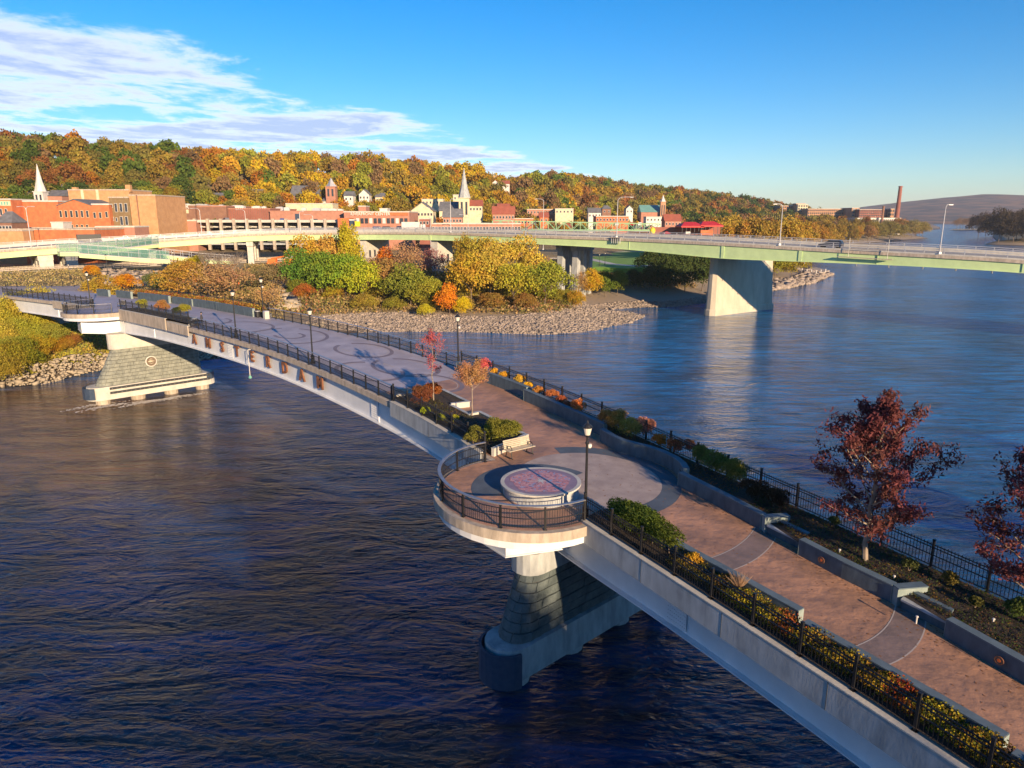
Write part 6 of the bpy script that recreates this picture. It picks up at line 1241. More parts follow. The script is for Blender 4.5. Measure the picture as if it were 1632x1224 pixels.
x0, z0 = rel(1040, 362, 268); x1, z1 = rel(1148, 374, 268); MB().box(((x0+x1)/2, 269, (z0+z1)/2), (x1-x0, 1, z0-z1)).build('dark_back_wall', M['br_red'], t)
for px_, w_ in ((1126, 4.4), (1096, 1.6)): x, z = rel(px_, 371, 256); MB().box((x, 256, z), (w_, 1.2, 1.8 if w_ > 2 else .8)).build('counter', M['br_orange'] if w_ > 2 else M['white'], t)
q = aty(1040, 368, 256); t = thing('spherical_tank', 'bright yellow round float beside the restaurant', 'float', tuple(q)); MB().lathe([(.3, -1.1), (.85, -.8), (1.0, 0), (.85, .8), (.3, 1.05)], tuple(q), 14).build('drum', M['yellow'], t); MB().lathe([(.2, 1.0), (.2, 1.3)], tuple(q), 8).build('cap', M['yellow'], t)
q = aty(1062, 372, 256); t = thing('picnic_umbrella', 'low crimson folded umbrellas beside the yellow float', 'umbrella', tuple(q)); MB().lathe([(1.6, 0), (.2, .7)], tuple(q), 8).build('canopy', M['red'], t); MB().tube(tuple(q+np.array([0, 0, -2.])), tuple(q), .05).build('pole', M['black'], t)
# --- green truss footbridge behind the road bridge
t = thing('truss_bridge', 'pale green steel truss bridge with arched left end behind the road bridge', 'truss bridge', tuple(aty(900, 366, 288)))
x0, zlo = rel(772, 367, 288); x1, _ = rel(1052, 367, 288); _, zhi = rel(772, 351.5, 288); _, zhR = rel(1052, 357, 288); n = 22
for yy in (288, 294):
    MB().box(((x0+x1)/2, yy, zlo), (x1-x0, .4, .5)).build('bottom_chord', M['green_truss'] if 'green_truss' in M else M.setdefault('green_truss', mat('green_truss', (.22, .38, .2), (.18, .32, .18), 1, .6)), t)
    MB().tube((x0+4, yy, zhi), (x1, yy, zhR), .24, n=4).build('top_chord', M['green_truss'], t)
    for k in range(n+1):
        xa = x0+(x1-x0)*k/n; f = k/n; zt_ = zhi+(zhR-zhi)*f if k > 0 else zlo+1.5; MB().box((xa, yy, (zlo+zt_)/2), (.22, .22, zt_-zlo)).build('vertical', M['green_truss'], t)
        if k < n: xb = x0+(x1-x0)*(k+1)/n; MB().tube((xa, yy, zlo if k % 2 else zt_), (xb, yy, (zhi+(zhR-zhi)*(k+1)/n) if k % 2 else zlo), .13, n=4).build('diagonal', M['green_truss'], t)
MB().box(((x0+x1)/2, 291, zlo-.3), (x1-x0, 6, .3)).build('deck', M['conc'], t)
# --- vehicles
def car(label, loc, rz, col, kind='suv', L_=4.6):
    t = thing('parked_car' if kind != 'pickup' else 'pickup_truck', label, 'car' if kind != 'pickup' else 'pickup', loc, None, rz); m_ = mat('car_paint_'+kind, col, None, 1, .3); h = .75
    if kind == 'suv': prof = [(-L_/2, .35), (-L_/2, .95), (-L_/2+.25, 1.55), (-L_/2+.7, 1.68), (.35, 1.66), (1.05, 1.08), (L_/2-.1, .92), (L_/2, .6), (L_/2, .35)]
    elif kind == 'pickup': prof = [(-L_/2, .45), (-L_/2, 1.1), (-.35, 1.1), (-.25, 1.75), (.9, 1.75), (1.35, 1.15), (L_/2-.1, 1.02), (L_/2, .7), (L_/2, .42)]
    else: prof = [(-L_/2, .3), (-L_/2, 2.6), (1.4, 2.7), (2.2, 1.5), (L_/2, 1.2), (L_/2, .35)]
    n = len(prof); vs = [(x, s*.88*(1 if z < 1.15 else .84), z) for s in (-1, 1) for x, z in prof]
    MB().add(vs, [tuple(range(n)), tuple(range(n, 2*n))[::-1]]+[(i, (i+1) % n, n+(i+1) % n, n+i) for i in range(n)]).build('body', m_, t, world=False)
    xa, xb = (-1.6, .5) if kind == 'suv' else (-.15, .85)
    for s in (-1, 1): MB().box(((xa+xb)/2, s*.80, 1.36), (xb-xa, .10, .36)).build('side_window', M['glass'], t, world=False)
    MB().add([(.42, -.66, 1.6), (.42, .66, 1.6), (1.02, .72, 1.14), (1.02, -.72, 1.14)] if kind == 'suv' else [(.95, -.66, 1.72), (.95, .66, 1.72), (1.38, .72, 1.2), (1.38, -.72, 1.2)], [(0, 1, 2, 3)]).build('windscreen', M['glass'], t, world=False)
    for x in (-L_/2+.85, L_/2-.85):
        for s in (-1, 1):
            o = MB().lathe([(.16, -.1), (.34, -.1), (.34, .1), (.16, .1)], (0, 0, 0), 14).build('wheel', M['tyre'], t, world=False); o.data.transform(Matrix.Translation((x, s*.84, .34))@Matrix.Rotation(math.pi/2, 4, 'X'))
    for s in (-1, 1): MB().box((L_/2+.01, s*.6, .78), (.06, .3, .14)).build('headlight', M['white'], t, world=False)
    return t
p, a = hpt(hd(1305), -4.5, -.1); car('dark car driving on the road bridge near the right', tuple(p), a+math.pi, (.02, .02, .03), 'suv', 4.8)
p, a = hpt(hd(208), -5.5, -.1); car('white pickup truck on the road bridge above the teal ramp', tuple(p), a, (.75, .73, .7), 'pickup', 5.6)
p, a = hpt(hd(183), -6., -.1); t = thing('trailer', 'dark box trailer just behind the white pickup truck', 'trailer', tuple(p), None, a); p2, _ = hpt(hd(170), -6., -.1)
MB().box((-5, 0, 1.5), (6.5, 2.2, 1.9)).build('box', M['black'], t, world=False)
for x in (-6.2, -5.2): MB().box((x, -1.05, .4), (.6, .25, .6)).build('wheel', M['tyre'], t, world=False)
q = aty(655, 361, 276); t = thing('box_truck', 'white box lorry behind the bridge railing below the cream hall', 'lorry', tuple(q)); MB().box((q[0], q[1], q[2]+.4), (6.8, 2.3, 2.6)).build('box', M['white'], t); MB().box((q[0]+4.6, q[1], q[2]-.1), (2.0, 2.1, 1.7), 0, .85).build('cab', M['white'], t)
for x in (-2.3, 2.2, 4.6): MB().box((q[0]+x, q[1]-1.0, q[2]-1.15), (.9, .3, .8)).build('wheel', M['tyre'], t)
q = aty(846, 364, 282); t = thing('crossing_lift', 'blue steel frame on the truss bridge', 'steel frame', tuple(q))
for x in (-2.2, 2.2): MB().tube((q[0]+x, q[1], q[2]-1), (q[0]+x*.8, q[1], q[2]+3), .22, n=4).build('leg', M['navy'], t)
MB().tube((q[0]-2.2, q[1], q[2]-.5), (q[0]+2.0, q[1], q[2]+2.6), .18, n=4).build('brace', M['navy'], t)
# parked cars in the riverside lots
cols_ = [('red', (.4, .03, .03)), ('white', (.7, .7, .7)), ('silver', (.4, .4, .42)), ('blue', (.04, .07, .2)), ('black', (.02, .02, .02)), ('grey', (.15, .15, .16))]
spots = [(38, 384, 232), (250, 378, 246), (458, 375, 262), (603, 364, 285), (618, 364, 285), (640, 363.5, 285), (1008, 357, 330), (1020, 357, 330), (982, 357, 330), (450, 351, 299), (502, 352, 299), (360, 350, 299)]
for k, (x, y, Y) in enumerate(spots):
    nm, c = cols_[k % 6]; q = aty(x, y, Y); car(f'{nm} car parked ' + ('below the warehouses', 'by the white pier', 'under the bridge by the lifts', 'left of the white lorry', 'among cars by the white lorry', 'nearest the white lorry', 'by the orange brick building', 'right of the orange brick building', 'left of the orange brick building', 'on the parking deck roof, middle', 'on the parking deck roof, right', 'on the parking deck roof, left')[k], tuple(q+np.array([0, 0, -.9])), .2*k, c)
# --- construction lifts under the bridge
for k, (x, y) in enumerate(((436, 399), (462, 398))):
    q = aty(x, y, 232); q[2] = gz(q[0], q[1])+1; t = thing('boom_lift', ('orange boom lift parked under the road bridge, left one', 'orange boom lift parked under the road bridge, right one')[k], 'boom lift', tuple(q), 'orange lifts under the road bridge')
    MB().box((q[0], q[1], q[2]), (4.2, 2.2, 1.2)).build('chassis', M['orange'], t); MB().box((q[0]-.6, q[1], q[2]+1.1), (2.6, 1.8, .9)).build('turret', M['orange'], t); MB().tube((q[0]-1, q[1], q[2]+1.6), (q[0]+5, q[1], q[2]+2.6), .26).build('boom', M['orange'], t); MB().box((q[0]+5.4, q[1], q[2]+2.2), (1.2, .9, 1.1)).build('basket', M['galv'], t)
    for xx in (-1.5, 1.5): MB().box((q[0]+xx, q[1]-1.1, q[2]-.6), (1.0, .4, 1.0)).build('wheel', M['tyre'], t)
for k, px_ in enumerate((289, 309, 322, 334, 352, 378, 399, 403)):
    q = aty(px_, 418, 190); q[2] = gz(q[0], q[1])
    t = thing('traffic_barrel', 'orange and white traffic drum on the riverside track', 'traffic drum', tuple(q), 'orange traffic drums beside the riverside track'); MB().lathe([(.42, 0), (.36, .3), (.36, .3)], tuple(q), 10).build('base', M['orange'], t); MB().lathe([(.36, .3), (.34, .6)], tuple(q), 10).build('white_stripe', M['white'], t); MB().lathe([(.34, .6), (.30, 1.2), (.2, 1.3)], tuple(q), 10).build('top', M['orange'], t)
# --- riverside track, guard rails, plaza, lawn
def onground(pts, step=3., lift=.0): 
    P = resample([(x, y, 0) for x, y in pts], step); return [(p[0], p[1], gz(p[0], p[1])+lift) for p in P]
def gp(px_, py_, z): p = atz(px_, py_, z); return (p[0], p[1])
TRK = [gp(-40, 447, 7), gp(80, 440, 7), gp(200, 431, 7.5), gp(300, 424, 8), gp(430, 420, 8), gp(560, 412, 8)]
tag(MB().sweep(onground(TRK, 3, .12), rect(-3.2, 3.2, -.5, .02)).build('riverside_road', M['road_pale']), kind='structure')
t = None
def guard(label, pts, lift=.5):
    P = onground(pts, 2.5, .1); t = thing('guard_rail', label, 'guard rail', P[0], 'guard rails along the riverside road'); MB().sweep(P, rect(-.06, .06, .45, .8)).build('beam', M['conc_tan'], t); MB().sweep(P, rect(-.05, .05, .95, 1.1)).build('top_beam', M['conc_tan'], t)
    pm = unit('post', MB().box((0, 0, .5), (.14, .14, 1.1)), M['conc_tan'])
    for p in P: link('post', pm, p, 0, 1, t)
guard('tan guard rail on the river side of the riverside road', [(x+.6, y-3.6) for x, y in TRK]); guard('tan guard rail on the town side of the riverside road', [(x-.4, y+3.6) for x, y in TRK])
PLZ = [gp(20, 452, 7.4), gp(95, 448, 7.4), gp(150, 447, 7.4)]
pz = [(-118, 128), (-92, 122), (-83, 132), (-88, 150), (-96, 160), (-128, 158)]
tag(MB().prism([(x, y) for x, y in pz], 3, 8.9).build('plaza', M['pave_tan']), kind='structure')
railing('dark railing along the back of the plaza at the left', [(-126, 157, 8.92), (-110, 157, 8.92), (-97, 158, 8.92)], 'fence', 2.5, .2, 'park railings', h=1.1)
a_ = [gp(95, 436, 7), gp(180, 434, 7), gp(300, 436, 6.5), gp(420, 446, 6)]
railing('dark railing curving along the shore path behind the footbridge', onground([gp(100, 455, 6.5), gp(160, 458, 6), gp(240, 464, 6), gp(330, 472, 5.5), gp(420, 482, 5)], 3, .05), 'fence', 2.5, .25, 'park railings', h=1.2)
railing('dark railing beside the pale stone terrace', onground([gp(170, 440, 7), gp(240, 441, 7), gp(300, 440, 7)], 3, .1), 'fence', 2.5, .25, 'park railings', h=1.2)
r = np.random.default_rng(9); X = []; 
for _ in range(2600):
    px_, py_ = r.uniform(165, 275), r.uniform(442, 456); x, y = gp(px_, py_, 6.6); X.append((x, y, gz(x, y)))
stones('terrace_stones', X, .7, M['rock'], 6, 'pale stone terrace beside the shore path behind the footbridge')
X = []
for _ in range(1600):
    px_, py_ = r.uniform(436, 476), r.uniform(456, 500); x, y = gp(px_, py_, 5-(py_-456)*.06); X.append((x, y, gz(x, y)))
stones('slope_stones', X, .9, M['rock2'], 7, 'cream stone slope right of the lantern post beside the litter bin')
lawn = [gp(905, 405, 7.5), gp(960, 399.5, 7.5), gp(1090, 399, 7.5), gp(1130, 404, 7.5), gp(1080, 424, 7.5), gp(1000, 428, 7.5), gp(930, 425, 7.5), gp(880, 428, 7.5)]
tag(MB().prism(lawn, 3, 7.55).build('park_lawn', M['grass']), kind='structure')
def flatpath(name, pts, w, z, mt): tag(MB().sweep([(x, y, z) for x, y in resample([(a, b, 0) for a, b in pts], 2)[:, :2]], rect(-w, w, -.3, .03)).build(name, mt), kind='structure')
flatpath('park_path', [gp(880, 411, 7.5), gp(940, 413, 7.5), gp(975, 421, 7.5), gp(1010, 424, 7.5), gp(1070, 423, 7.5)], 1.8, 7.56, M['conc_light']); flatpath('park_path', [gp(915, 411, 7.5), gp(940, 404, 7.5), gp(1000, 401, 7.5), gp(1100, 401, 7.5)], 1.2, 7.57, M['conc_light'])
for k, (x, y0_, y1_) in enumerate(((955, 424, 404), (964, 422, 402), (1034, 423, 402), (935, 424, 408))):
    p = atz(x, y0_, 7.55); q = aty(x, y1_, p[1]); lamp(('park lamp post on the lawn, left of the pair', 'park lamp post on the lawn, right of the pair', 'lone park lamp post near the shaded trees', 'park lamp post by the dark bridge pier')[k], tuple(p), sc_=(q[2]-p[2])/4.95, group='lamp posts of the lawn')
# jetty beyond the pier
t = thing('jetty', 'small stone and timber jetty with white bollards beyond the big pier', 'jetty', (130, 300, 0)); a = gp(1285, 436, .5); b = gp(1316, 436, .5)
MB().prism([gp(1270, 430, 1), gp(1300, 428, 1), gp(1322, 433, 1), gp(1300, 439, 1), gp(1278, 437, 1)], -1, 1.6).build('deck', M['conc_tan'], t)
for k in range(6): x, y = gp(1278+k*7.5, 436-abs(k-3)*1.2, 1.6); MB().lathe([(.22, 1.6), (.22, 2.9)], (x, y, 0), 8).build('bollard', M['white'], t)
# --- individual trees by the river
def shoreY(px_, Y0, dmin=5.):
    Ys = np.arange(Y0, Y0+500, 4.); Xs = np.array([at_(px_, 370, Y)[0] for Y in Ys]); k = np.where((sdist(Xs, Ys, LAND_A) > dmin) | (sdist(Xs, Ys, LAND_B) > dmin))[0]; return float(Ys[k[0]]) if len(k) else Y0
def at_(px_, py_, Y): p = aty(px_, py_, Y); return p[0], p[1]
PT = [('gold_tree', 'big gold tree rising over the green shrubs on the point, left one', 497, 190, 5.4, (.52, .33, .04), 'bush', 1.0), ('gold_tree', 'tall bronze gold tree just right of the left gold tree', 533, 190, 5.2, (.52, .31, .07), 'bush', 1.1), ('yellow_tree', 'narrow yellow-green tree reaching the road bridge', 560, 188, 3.9, (.46, .38, .03), 'tall', 1.35),
      ('green_tree', 'dark green rounded tree at the left of the point', 488, 180, 4.6, (.10, .18, .03), 'bush', .95), ('green_tree', 'mid green tree, second of the row on the point', 516, 176, 4.8, (.14, .21, .03), 'bush', .95), ('green_tree', 'green tree below the narrow yellow one', 552, 174, 4.8, (.18, .25, .03), 'bush', 1.0), ('green_tree', 'yellowish green tree in the shore row, right of three', 580, 173, 4.2, (.32, .34, .03), 'bush', 1.0),
      ('rust_shrub', 'rust orange shrub at the left foot of the point', 484, 170, 2.6, (.32, .12, .03), 'bush', .8), ('tan_shrub', 'tan brown shrub mass behind the stones left of centre', 612, 176, 4.6, (.27, .16, .06), 'bush', .95), ('olive_shrub', 'large olive green shrub behind the stones', 655, 169, 4.8, (.19, .20, .035), 'bush', .85), ('olive_shrub', 'olive shrub with yellow patches left of the orange bush', 680, 167, 3.6, (.26, .25, .035), 'bush', .9), ('yellow_shrub', 'bright yellow low shrub at the front of the stones', 678, 161, 1.9, (.42, .36, .03), 'bush', .9),
      ('orange_bush', 'bright orange bush just left of the capped railing lamp', 716, 162, 2.9, (.55, .2, .02), 'bush', 1.2), ('yellow_shrub', 'yellow shrub right of the bright orange bush', 737, 161, 1.8, (.5, .38, .02), 'bush', 1.3), ('gold_tree', 'gold leaved shrub tree in the middle of the point', 752, 170, 5.0, (.38, .25, .035), 'bush', 1.05), ('gold_tree', 'straw gold shrub tree behind the middle of the point', 783, 172, 4.8, (.37, .27, .05), 'bush', 1.1), ('olive_shrub', 'large olive green bush at the right of the point', 868, 170, 5.0, (.23, .24, .035), 'bush', .9), ('green_shrub', 'dull green bush under the red-orange patch', 820, 168, 4.4, (.32, .28, .035), 'bush', 1.0), ('orange_bush', 'red-orange topped bush above the dull green one', 854, 175, 3.2, (.5, .15, .02), 'bush', 1.1), ('gold_shrub', 'small gold shrub at the right tip of the bushes', 918, 172, 2.2, (.36, .22, .03), 'bush', 1.1),
      ('gold_tree', 'tall olive gold tree overlapping the bridge girder, left of two', 772, 188, 5.6, (.44, .33, .05), 'bush', 1.05), ('gold_tree', 'tall olive gold tree overlapping the bridge girder, right of two', 824, 186, 5.8, (.46, .34, .06), 'bush', 1.05), ('gold_tree', 'thinner gold tree between the two tall ones on the point', 740, 190, 3.4, (.34, .25, .035), 'tall', 1.5), ('tan_tree', 'pale tan tree right of the tall gold trees', 858, 190, 4.2, (.36, .22, .08), 'wispy', 1.2),
      ('orange_tree', 'small vivid orange tree in front of the pale bridge wall', 615, 207, 3.0, (.6, .2, .02), 'bush', 1.5), ('red_shrub', 'red shrub left of the vivid orange tree', 578, 192, 1.7, (.5, .1, .04), 'bush', 1.), ('brown_shrub', 'purple brown bare shrub behind the point', 592, 205, 4.0, (.18, .09, .08), 'wispy', .8), ('tan_shrub', 'pinkish tan bare shrub behind the point', 645, 200, 5.2, (.34, .2, .11), 'wispy', .9), ('red_shrub', 'dark pink bare tree under the bridge', 690, 215, 4.2, (.24, .08, .09), 'wispy', .9), ('brown_shrub', 'brown bare shrub right of the dark pink tree', 720, 200, 3.6, (.2, .12, .06), 'wispy', .9),
      ('yellow_shrub', 'yellow shrub at the creek mouth', 942, 202, 3.0, (.45, .3, .03), 'bush', 1.25), ('green_shrub', 'green shrub at the creek mouth, left', 965, 203, 3.2, (.12, .16, .03), 'bush', 1.1), ('green_shrub', 'green shrub with yellow top at the creek mouth, right', 984, 205, 2.8, (.18, .2, .03), 'bush', 1.3), ('tan_shrub', 'tan dry shrub left of the creek mouth yellow shrub', 922, 200, 3.0, (.34, .22, .09), 'wispy', 1.2), ('tan_shrub', 'dry brown scrub beside the dark bridge pier', 893, 218, 4.2, (.28, .17, .08), 'wispy', .7)]
for nm, lb, px_, Y, s, c, k, hs in PT:
    x, y = at_(px_, 480, Y); lf = .95 if (k == 'tall' or s > 5.3) else .68; s *= 1.18 if s > 3.5 and s < 5.3 else 1.0; tree(nm, lb, x, y, gz(x, y)-.2, s*1.12, tuple(np.array(C[c] if isinstance(c, str) else c)*(np.array([1.35, 1.35, 1.2]) if Y < 188 or Y > 192 else 1.1)), k, hs*1.08, 'autumn trees and shrubs on the stony point', 'tree' if 'tree' in nm else 'shrub', lift=lf)
r = random.Random(17)
for k in range(26):   # understorey fill on the point
    px_ = 480+k*17.0; Y = 163+(k % 3)*9+(8 if px_ < 560 or px_ > 880 else 0); x, y = at_(px_+r.uniform(-6, 6), 490, Y+4)
    c = r.choice([(.30, .27, .04), (.38, .29, .05), (.22, .24, .035), (.44, .32, .04), (.32, .19, .05)]); tree('low_shrub', f'low {hue_(c)} shrub above the riprap, '+min([(490, 'below the dark green tree'), (530, 'below the gold trees'), (580, 'below the narrow yellow-green tree'), (630, 'below the vivid orange tree'), (670, 'by the bright yellow low shrub'), (715, 'by the bright orange bush'), (760, 'below the left tall gold tree'), (810, 'below the right tall gold tree'), (860, 'by the red-orange topped bush'), (910, 'at the right tip of the bushes')], key=lambda a: abs(a[0]-px_))[1], x, y, gz(x, y)-.2, r.uniform(2.6, 3.8), c, 'bush', .8, 'low undergrowth shrubs on the stony point', 'shrub', lift=.5)
SH = [(1012, 212, 3.4), (1038, 212, 4.2), (1060, 214, 6.2), (1092, 216, 6.5), (1120, 220, 6.5), (1076, 226, 6.5), (1040, 226, 5.8)]
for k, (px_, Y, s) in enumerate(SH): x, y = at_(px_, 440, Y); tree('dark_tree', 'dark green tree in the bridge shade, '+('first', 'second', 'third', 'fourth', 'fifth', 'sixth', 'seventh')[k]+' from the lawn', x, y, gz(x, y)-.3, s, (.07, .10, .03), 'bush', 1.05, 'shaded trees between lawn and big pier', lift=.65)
LT = [('yellow_tree', 'yellow green willow beyond the big pier, left', 1236, 262, 6.0, (.26, .25, .03), 'bush', 1.1), ('yellow_tree', 'yellow green willow beyond the big pier, right', 1262, 272, 6.0, (.32, .26, .03), 'bush', 1.0), ('gold_tree', 'gold willow behind the big pier', 1205, 255, 6, (.3, .22, .03), 'bush', 1.1),
      ('tan_shrub', 'large pale brown bare shrub mass left of the bin', 372, 168, 7.5, (.42, .25, .13), 'wispy', .75), ('tan_shrub', 'pale brown bare shrub mass, middle', 330, 162, 7.0, (.44, .27, .12), 'wispy', .75), ('gold_tree', 'gold bushy tree behind the far planter walls', 285, 160, 5.6, (.42, .26, .05), 'bush', 1.0), ('olive_shrub', 'olive grey scrub above the bare shrub mass', 420, 182, 6.0, (.24, .2, .09), 'wispy', .7), ('olive_shrub', 'olive bare tree left of the dark gap', 446, 178, 5.0, (.3, .22, .1), 'wispy', .9), ('tan_shrub', 'bright straw shrub left of the stone slope', 428, 158, 4.6, (.5, .33, .13), 'wispy', .9), ('orange_tree', 'round vivid orange tree beside the plaza lamp', 200, 172, 3.4, (.62, .26, .02), 'bush', .85), ('gold_tree', 'broad gold tree right of the plaza', 158, 152, 4.2, (.42, .28, .04), 'bush', .85),
      ('yellow_shrub', 'low yellow shrubs on the plaza planter, left', 98, 137, 1.9, (.42, .33, .03), 'bush', .9), ('yellow_shrub', 'low yellow green shrubs on the plaza planter, right', 120, 137, 1.8, (.36, .33, .04), 'bush', .9), ('red_shrub', 'rusty red shrubs below the plaza planter', 150, 136, 1.7, (.36, .11, .05), 'bush', .8), ('green_shrub', 'small dark green tree by the track', 246, 176, 3.2, (.14, .17, .05), 'bush', .9), ('orange_bush', 'tiny orange tree under the ramp', 147, 190, 2.4, (.6, .28, .02), 'bush', 1.), ('yellow_shrub', 'bright yellow round shrub under the green girder', 315, 212, 3.0, (.5, .4, .02), 'bush', 1.), ('brown_shrub', 'brown bush at the foot of the ramp', 305, 205, 3.4, (.26, .14, .06), 'bush', .8), ('green_tree', 'single round green tree by the yellow church', 694, 345, 5.6, (.07, .13, .03), 'bush', 1.)]
for nm, lb, px_, Y, s, c, k, hs in LT: x, y = at_(px_, 440, Y); tree(nm, lb, x, y, gz(x, y)-.3, s, c, k, hs, None, 'tree' if 'tree' in nm else 'shrub', lift=.7)
# street trees among the houses
r = random.Random(31); k = 0
for px_, Y in [(15, 300), (36, 318), (118, 322), (140, 330), (262, 352), (275, 372), (310, 372), (330, 362), (345, 385), (365, 365), (385, 380), (425, 380), (440, 362), (452, 385), (520, 398), (536, 372), (556, 368), (590, 368), (606, 384), (620, 366), (634, 380), (650, 372), (668, 342), (712, 372), (750, 350), (768, 352), (775, 370), (828, 372), (848, 382), (862, 360), (880, 362), (900, 378), (925, 385), (965, 350), (1010, 370), (1022, 372), (1070, 440), (1090, 430), (1110, 410), (955, 440), (742, 460), (690, 455), (820, 455), (600, 455)]:
    x, y = at_(px_, 340, Y); c = r.choice([(.4, .2, .03), (.3, .2, .03), (.44, .26, .02), (.22, .17, .04), (.3, .12, .03), (.12, .14, .03)]); tree('street_tree', f'{hue_(c)} street tree in town, '+near_(px_), x, y, gz(x, y)-.3, r.uniform(4, 5.6), c, 'bush', 1., 'street trees among the houses')
# big gold riverside trees at the right behind the bridge and on the far shore
for k in range(60):
    px_ = 1100+k*4.9; Y = shoreY(px_, 270+max(0, px_-1240)*1.3)+5+(k % 4)*22; x, y = at_(px_+r.uniform(-5, 5), 370, Y)
    if sdist(np.array([x]), np.array([y]), LAND_A)[0] < 3: continue
    c = r.choice([(.42, .26, .04), (.44, .29, .05), (.36, .24, .05), (.28, .2, .05), (.4, .22, .04)]) if px_ < 1380 else r.choice([(.2, .12, .05), (.26, .16, .04), (.12, .11, .04), (.3, .13, .04)])
    tree('riverside_tree', (hue_(c)+' riverside tree '+near_(px_)), x, y, gz(x, y)-.5, (r.uniform(7.5, 10) if 1130 < px_ < 1400 else r.uniform(5.5, 8)), c, 'bush' if k % 2 else 'tall', 1.1, 'gold riverside trees behind the road bridge' if px_ < 1380 else 'brown riverside trees below the mill', lift=.7)
for k in range(24):
    px_ = 1384+k*5.8; Y = shoreY(px_, 600)+6+(k % 3)*22; x, y = at_(px_, 370, Y)
    if sdist(np.array([x]), np.array([y]), LAND_A)[0] < 3: continue
    tree('point_tree', 'rust brown tree on the wooded point below the distant hills', x, y, gz(x, y)-.5, r.uniform(8, 11), r.choice([(.34, .2, .08), (.4, .2, .07), (.3, .24, .08), (.24, .2, .06)]), 'bush', 1.1, 'trees on the wooded point right of the chimney', lift=.65)
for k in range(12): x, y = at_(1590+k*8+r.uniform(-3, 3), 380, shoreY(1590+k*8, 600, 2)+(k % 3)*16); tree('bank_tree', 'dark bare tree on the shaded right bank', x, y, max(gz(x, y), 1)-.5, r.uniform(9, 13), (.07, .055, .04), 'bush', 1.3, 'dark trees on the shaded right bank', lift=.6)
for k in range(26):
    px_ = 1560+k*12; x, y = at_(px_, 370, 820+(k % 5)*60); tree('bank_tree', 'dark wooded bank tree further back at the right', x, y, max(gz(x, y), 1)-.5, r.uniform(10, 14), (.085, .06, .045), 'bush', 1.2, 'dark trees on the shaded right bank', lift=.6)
for k in range(9): x, y = at_(1526+k*5, 355, 1330+(k % 3)*30); tree('island_tree', 'pale brown tree on the small far river island', x, y, 0.5, r.uniform(8, 11), (.25, .16, .10), 'wispy', 1.1, 'trees on the far river island')
tag(link('island_ground', npmesh('island_ground', np.array([[*at_(1515, 355, 1290), .8], [*at_(1575, 355, 1310), .8], [*at_(1572, 355, 1420), .8], [*at_(1522, 355, 1400), .8]]), np.array([[0, 1, 2, 3]]), M['rock2'])), kind='structure')
# left foreground bank bushes
r = random.Random(5); LB = [(0, 96, 4.2), (24, 99, 3.9), (-30, 92, 4.5), (46, 104, 3.4), (10, 107, 4.2), (-10, 115, 4.6), (60, 107, 2.7), (78, 109, 2.5), (95, 111, 2.2), (112, 114, 2.), (36, 112, 3.8), (-60, 96, 5), (-50, 110, 5)]
for k, (px_, Y, s) in enumerate(LB):
    x, y = at_(px_, 520, Y+6); c = [(.30, .26, .03), (.22, .24, .03), (.34, .27, .04), (.42, .28, .03), (.3, .25, .03), (.26, .25, .03), (.5, .3, .03), (.46, .26, .03), (.4, .22, .04), (.36, .18, .05), (.18, .2, .03), (.3, .25, .03), (.28, .24, .03)][k]
    tree('bank_bush', ('yellow-green bush on the left bank beside the footbridge end, ' if k not in (6, 7, 8, 9) else 'gold orange bush on the left bank near the white bracket, ')+('at the left edge', 'second from the left edge', 'just outside the left edge', 'third from the left edge', 'behind the first', 'behind and left', 'leftmost', 'second', 'third', 'nearest the stone pier', 'on the upper slope', 'beyond the edge', 'beyond the edge behind')[k], x, y, gz(x, y)+.2, s*.9, c, 'fine', .95, 'bushes of the left bank', 'bush', lift=.6)
bare = [(325, 205, 8.5), (350, 200, 9), (372, 203, 8), (363, 182, 9)]
for k, (px_, Y, h) in enumerate(bare):
    x, y = at_(px_, 420, Y); t = thing('bare_tree', 'leafless tree in front of the long green girder, '+('first', 'second', 'third', 'lowest')[k]+' from the left', 'tree', (x, y, gz(x, y)), 'leafless trees below the road bridge'); mb, tips = branch_tree(60+k, h, .7, .16, 4, 5, .32, up=.8); mb.build('branches', M['bark_pale'], t, world=False)
for k in range(10):
    px_ = -20+k*11; x, y = at_(px_, 520, 101+k*1.6+(k % 3)*5); c = r.choice([(.46, .40, .05), (.38, .36, .05), (.5, .40, .06), (.34, .34, .06)]); tree('bank_bush', f'{hue_(c)} bush filling the left bank, '+('lower' if k % 2 else 'upper')+' row, number '+('one', 'two', 'three', 'four', 'five', 'six', 'seven', 'eight', 'nine', 'ten')[k]+' from the left edge', x, y, gz(x, y)+.4, 2.6+.8*(k % 3), c, 'fine', 1.1, 'bushes of the left bank', 'bush', lift=.75)
brush('bank_grass', 'tall yellow-green grass and weeds covering the left bank beside the stone pier', [(-120, 84), (-74, 100), (-66, 103), (-62, 116), (-56, 122), (-75, 140), (-140, 130)], 60000, [(.42, .36, .06), (.36, .34, .06), (.5, .38, .07), (.3, .3, .06)], .3, 1.6, 8, 4.0)
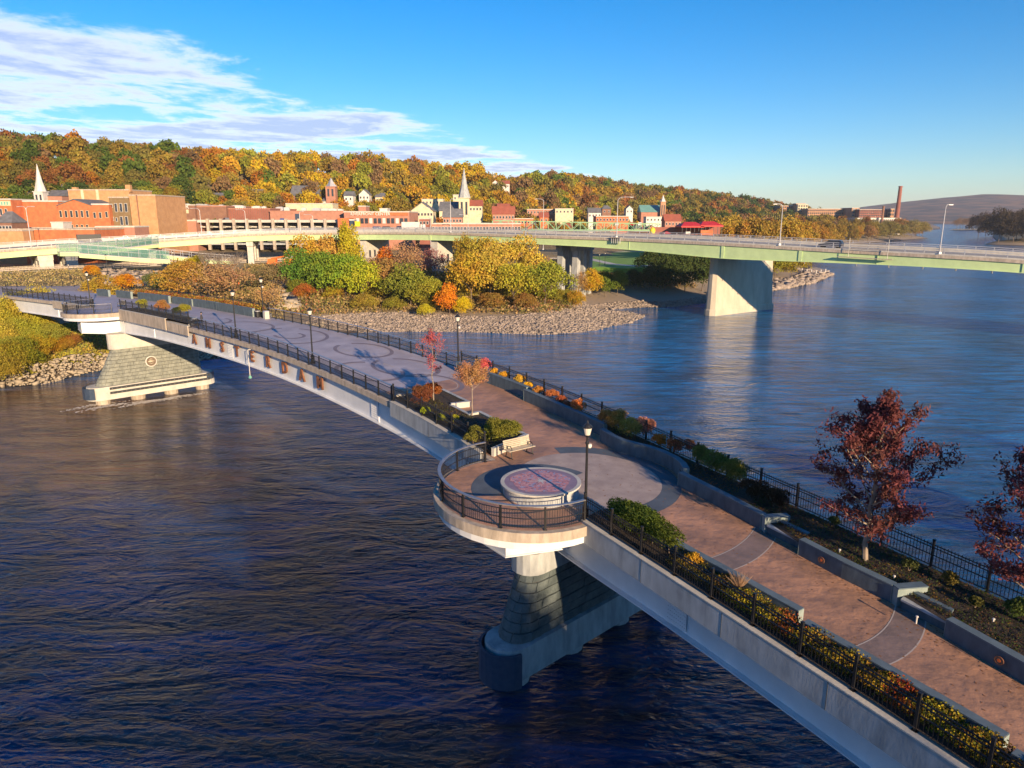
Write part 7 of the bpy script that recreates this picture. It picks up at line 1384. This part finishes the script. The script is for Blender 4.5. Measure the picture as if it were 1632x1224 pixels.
# trees on the near bank, behind the camera
for k in range(24):
    x = -46+k*8.4+r.uniform(-3, 3); y = -30-(k % 3)*10+max(0, (x-40)*.12); tree('near_bank_tree', 'tree on the near bank behind the viewpoint', x, y, 5, r.uniform(6.5, 7.0) if 5 < x < 48 else r.uniform(5.7, 6.6), (.12, .12, .03), 'tall', 1.35, 'trees on the near bank', lift=1.0)
for k, (x, y) in enumerate(((14, -22), (22, -23), (30, -21), (38, -20), (26, -27), (44, -18))): tree('near_bank_tree', 'unseen tree added at the near bank water edge to shade the near pier', x, y, 3.5, 4.4, (.12, .12, .03), 'tall', 1.4, 'trees on the near bank', lift=1.0)  # extra unseen trees, kept low, added to block sun on the near pier
for k in range(7): tree('near_bank_tree', 'unseen tree added on the near bank to shade the river water', -2+k*7.5, -37+(k % 2)*3, 5, 6.4, (.12, .12, .03), 'bush', 1.3, 'trees on the near bank', lift=.9)  # added unseen trees closing a gap that let sun onto the water
# utility pole + white foam under far pier
rf = np.random.default_rng(12); pv = []
for a_, b_, n_ in ((-3, -1.2, 260), (1.5, -2.3, 420), (5.5, -2.4, 260), (-4.5, .4, 200)):
    for _ in range(n_): u_ = rf.normal()*1.6+a_; w_ = b_-abs(rf.normal())*.5-.25*abs(u_-a_); q = P0+U*(81.6+w_)+V*(vL(81.6)+u_); pv.append((q[0], q[1], .03+rf.uniform(0, .05)))
pv = np.array(pv); fv, ff = leaves(pv, np.tile([[0, 0, 1.]], (len(pv), 1)), .22, 2.2, 1.6, rf); M['foam'] = mat('river_foam', (.6, .55, .5), None, 1, .8)
tag(link('river_foam', npmesh('river_foam', fv, ff, M['foam'])), 'streaks of white foam round the piles of the far stone pier', 'foam', kind='stuff')
# ------------------------------------------------------------------ haze in the valley air
hm = bpy.data.materials.new('valley_haze'); hm.use_nodes = True; hn = hm.node_tree; hn.nodes.clear(); hv_ = hn.nodes.new('ShaderNodeVolumePrincipled'); ho = hn.nodes.new('ShaderNodeOutputMaterial')
hv_.inputs['Color'].default_value = (.78, .84, .98, 1); hv_.inputs['Density'].default_value = .000075; hv_.inputs['Anisotropy'].default_value = .0; hn.links.new(hv_.outputs[0], ho.inputs['Volume'])
MB().box((0, 0, 118), (17000, 17000, 244)).build('haze', hm, None, kind='stuff')
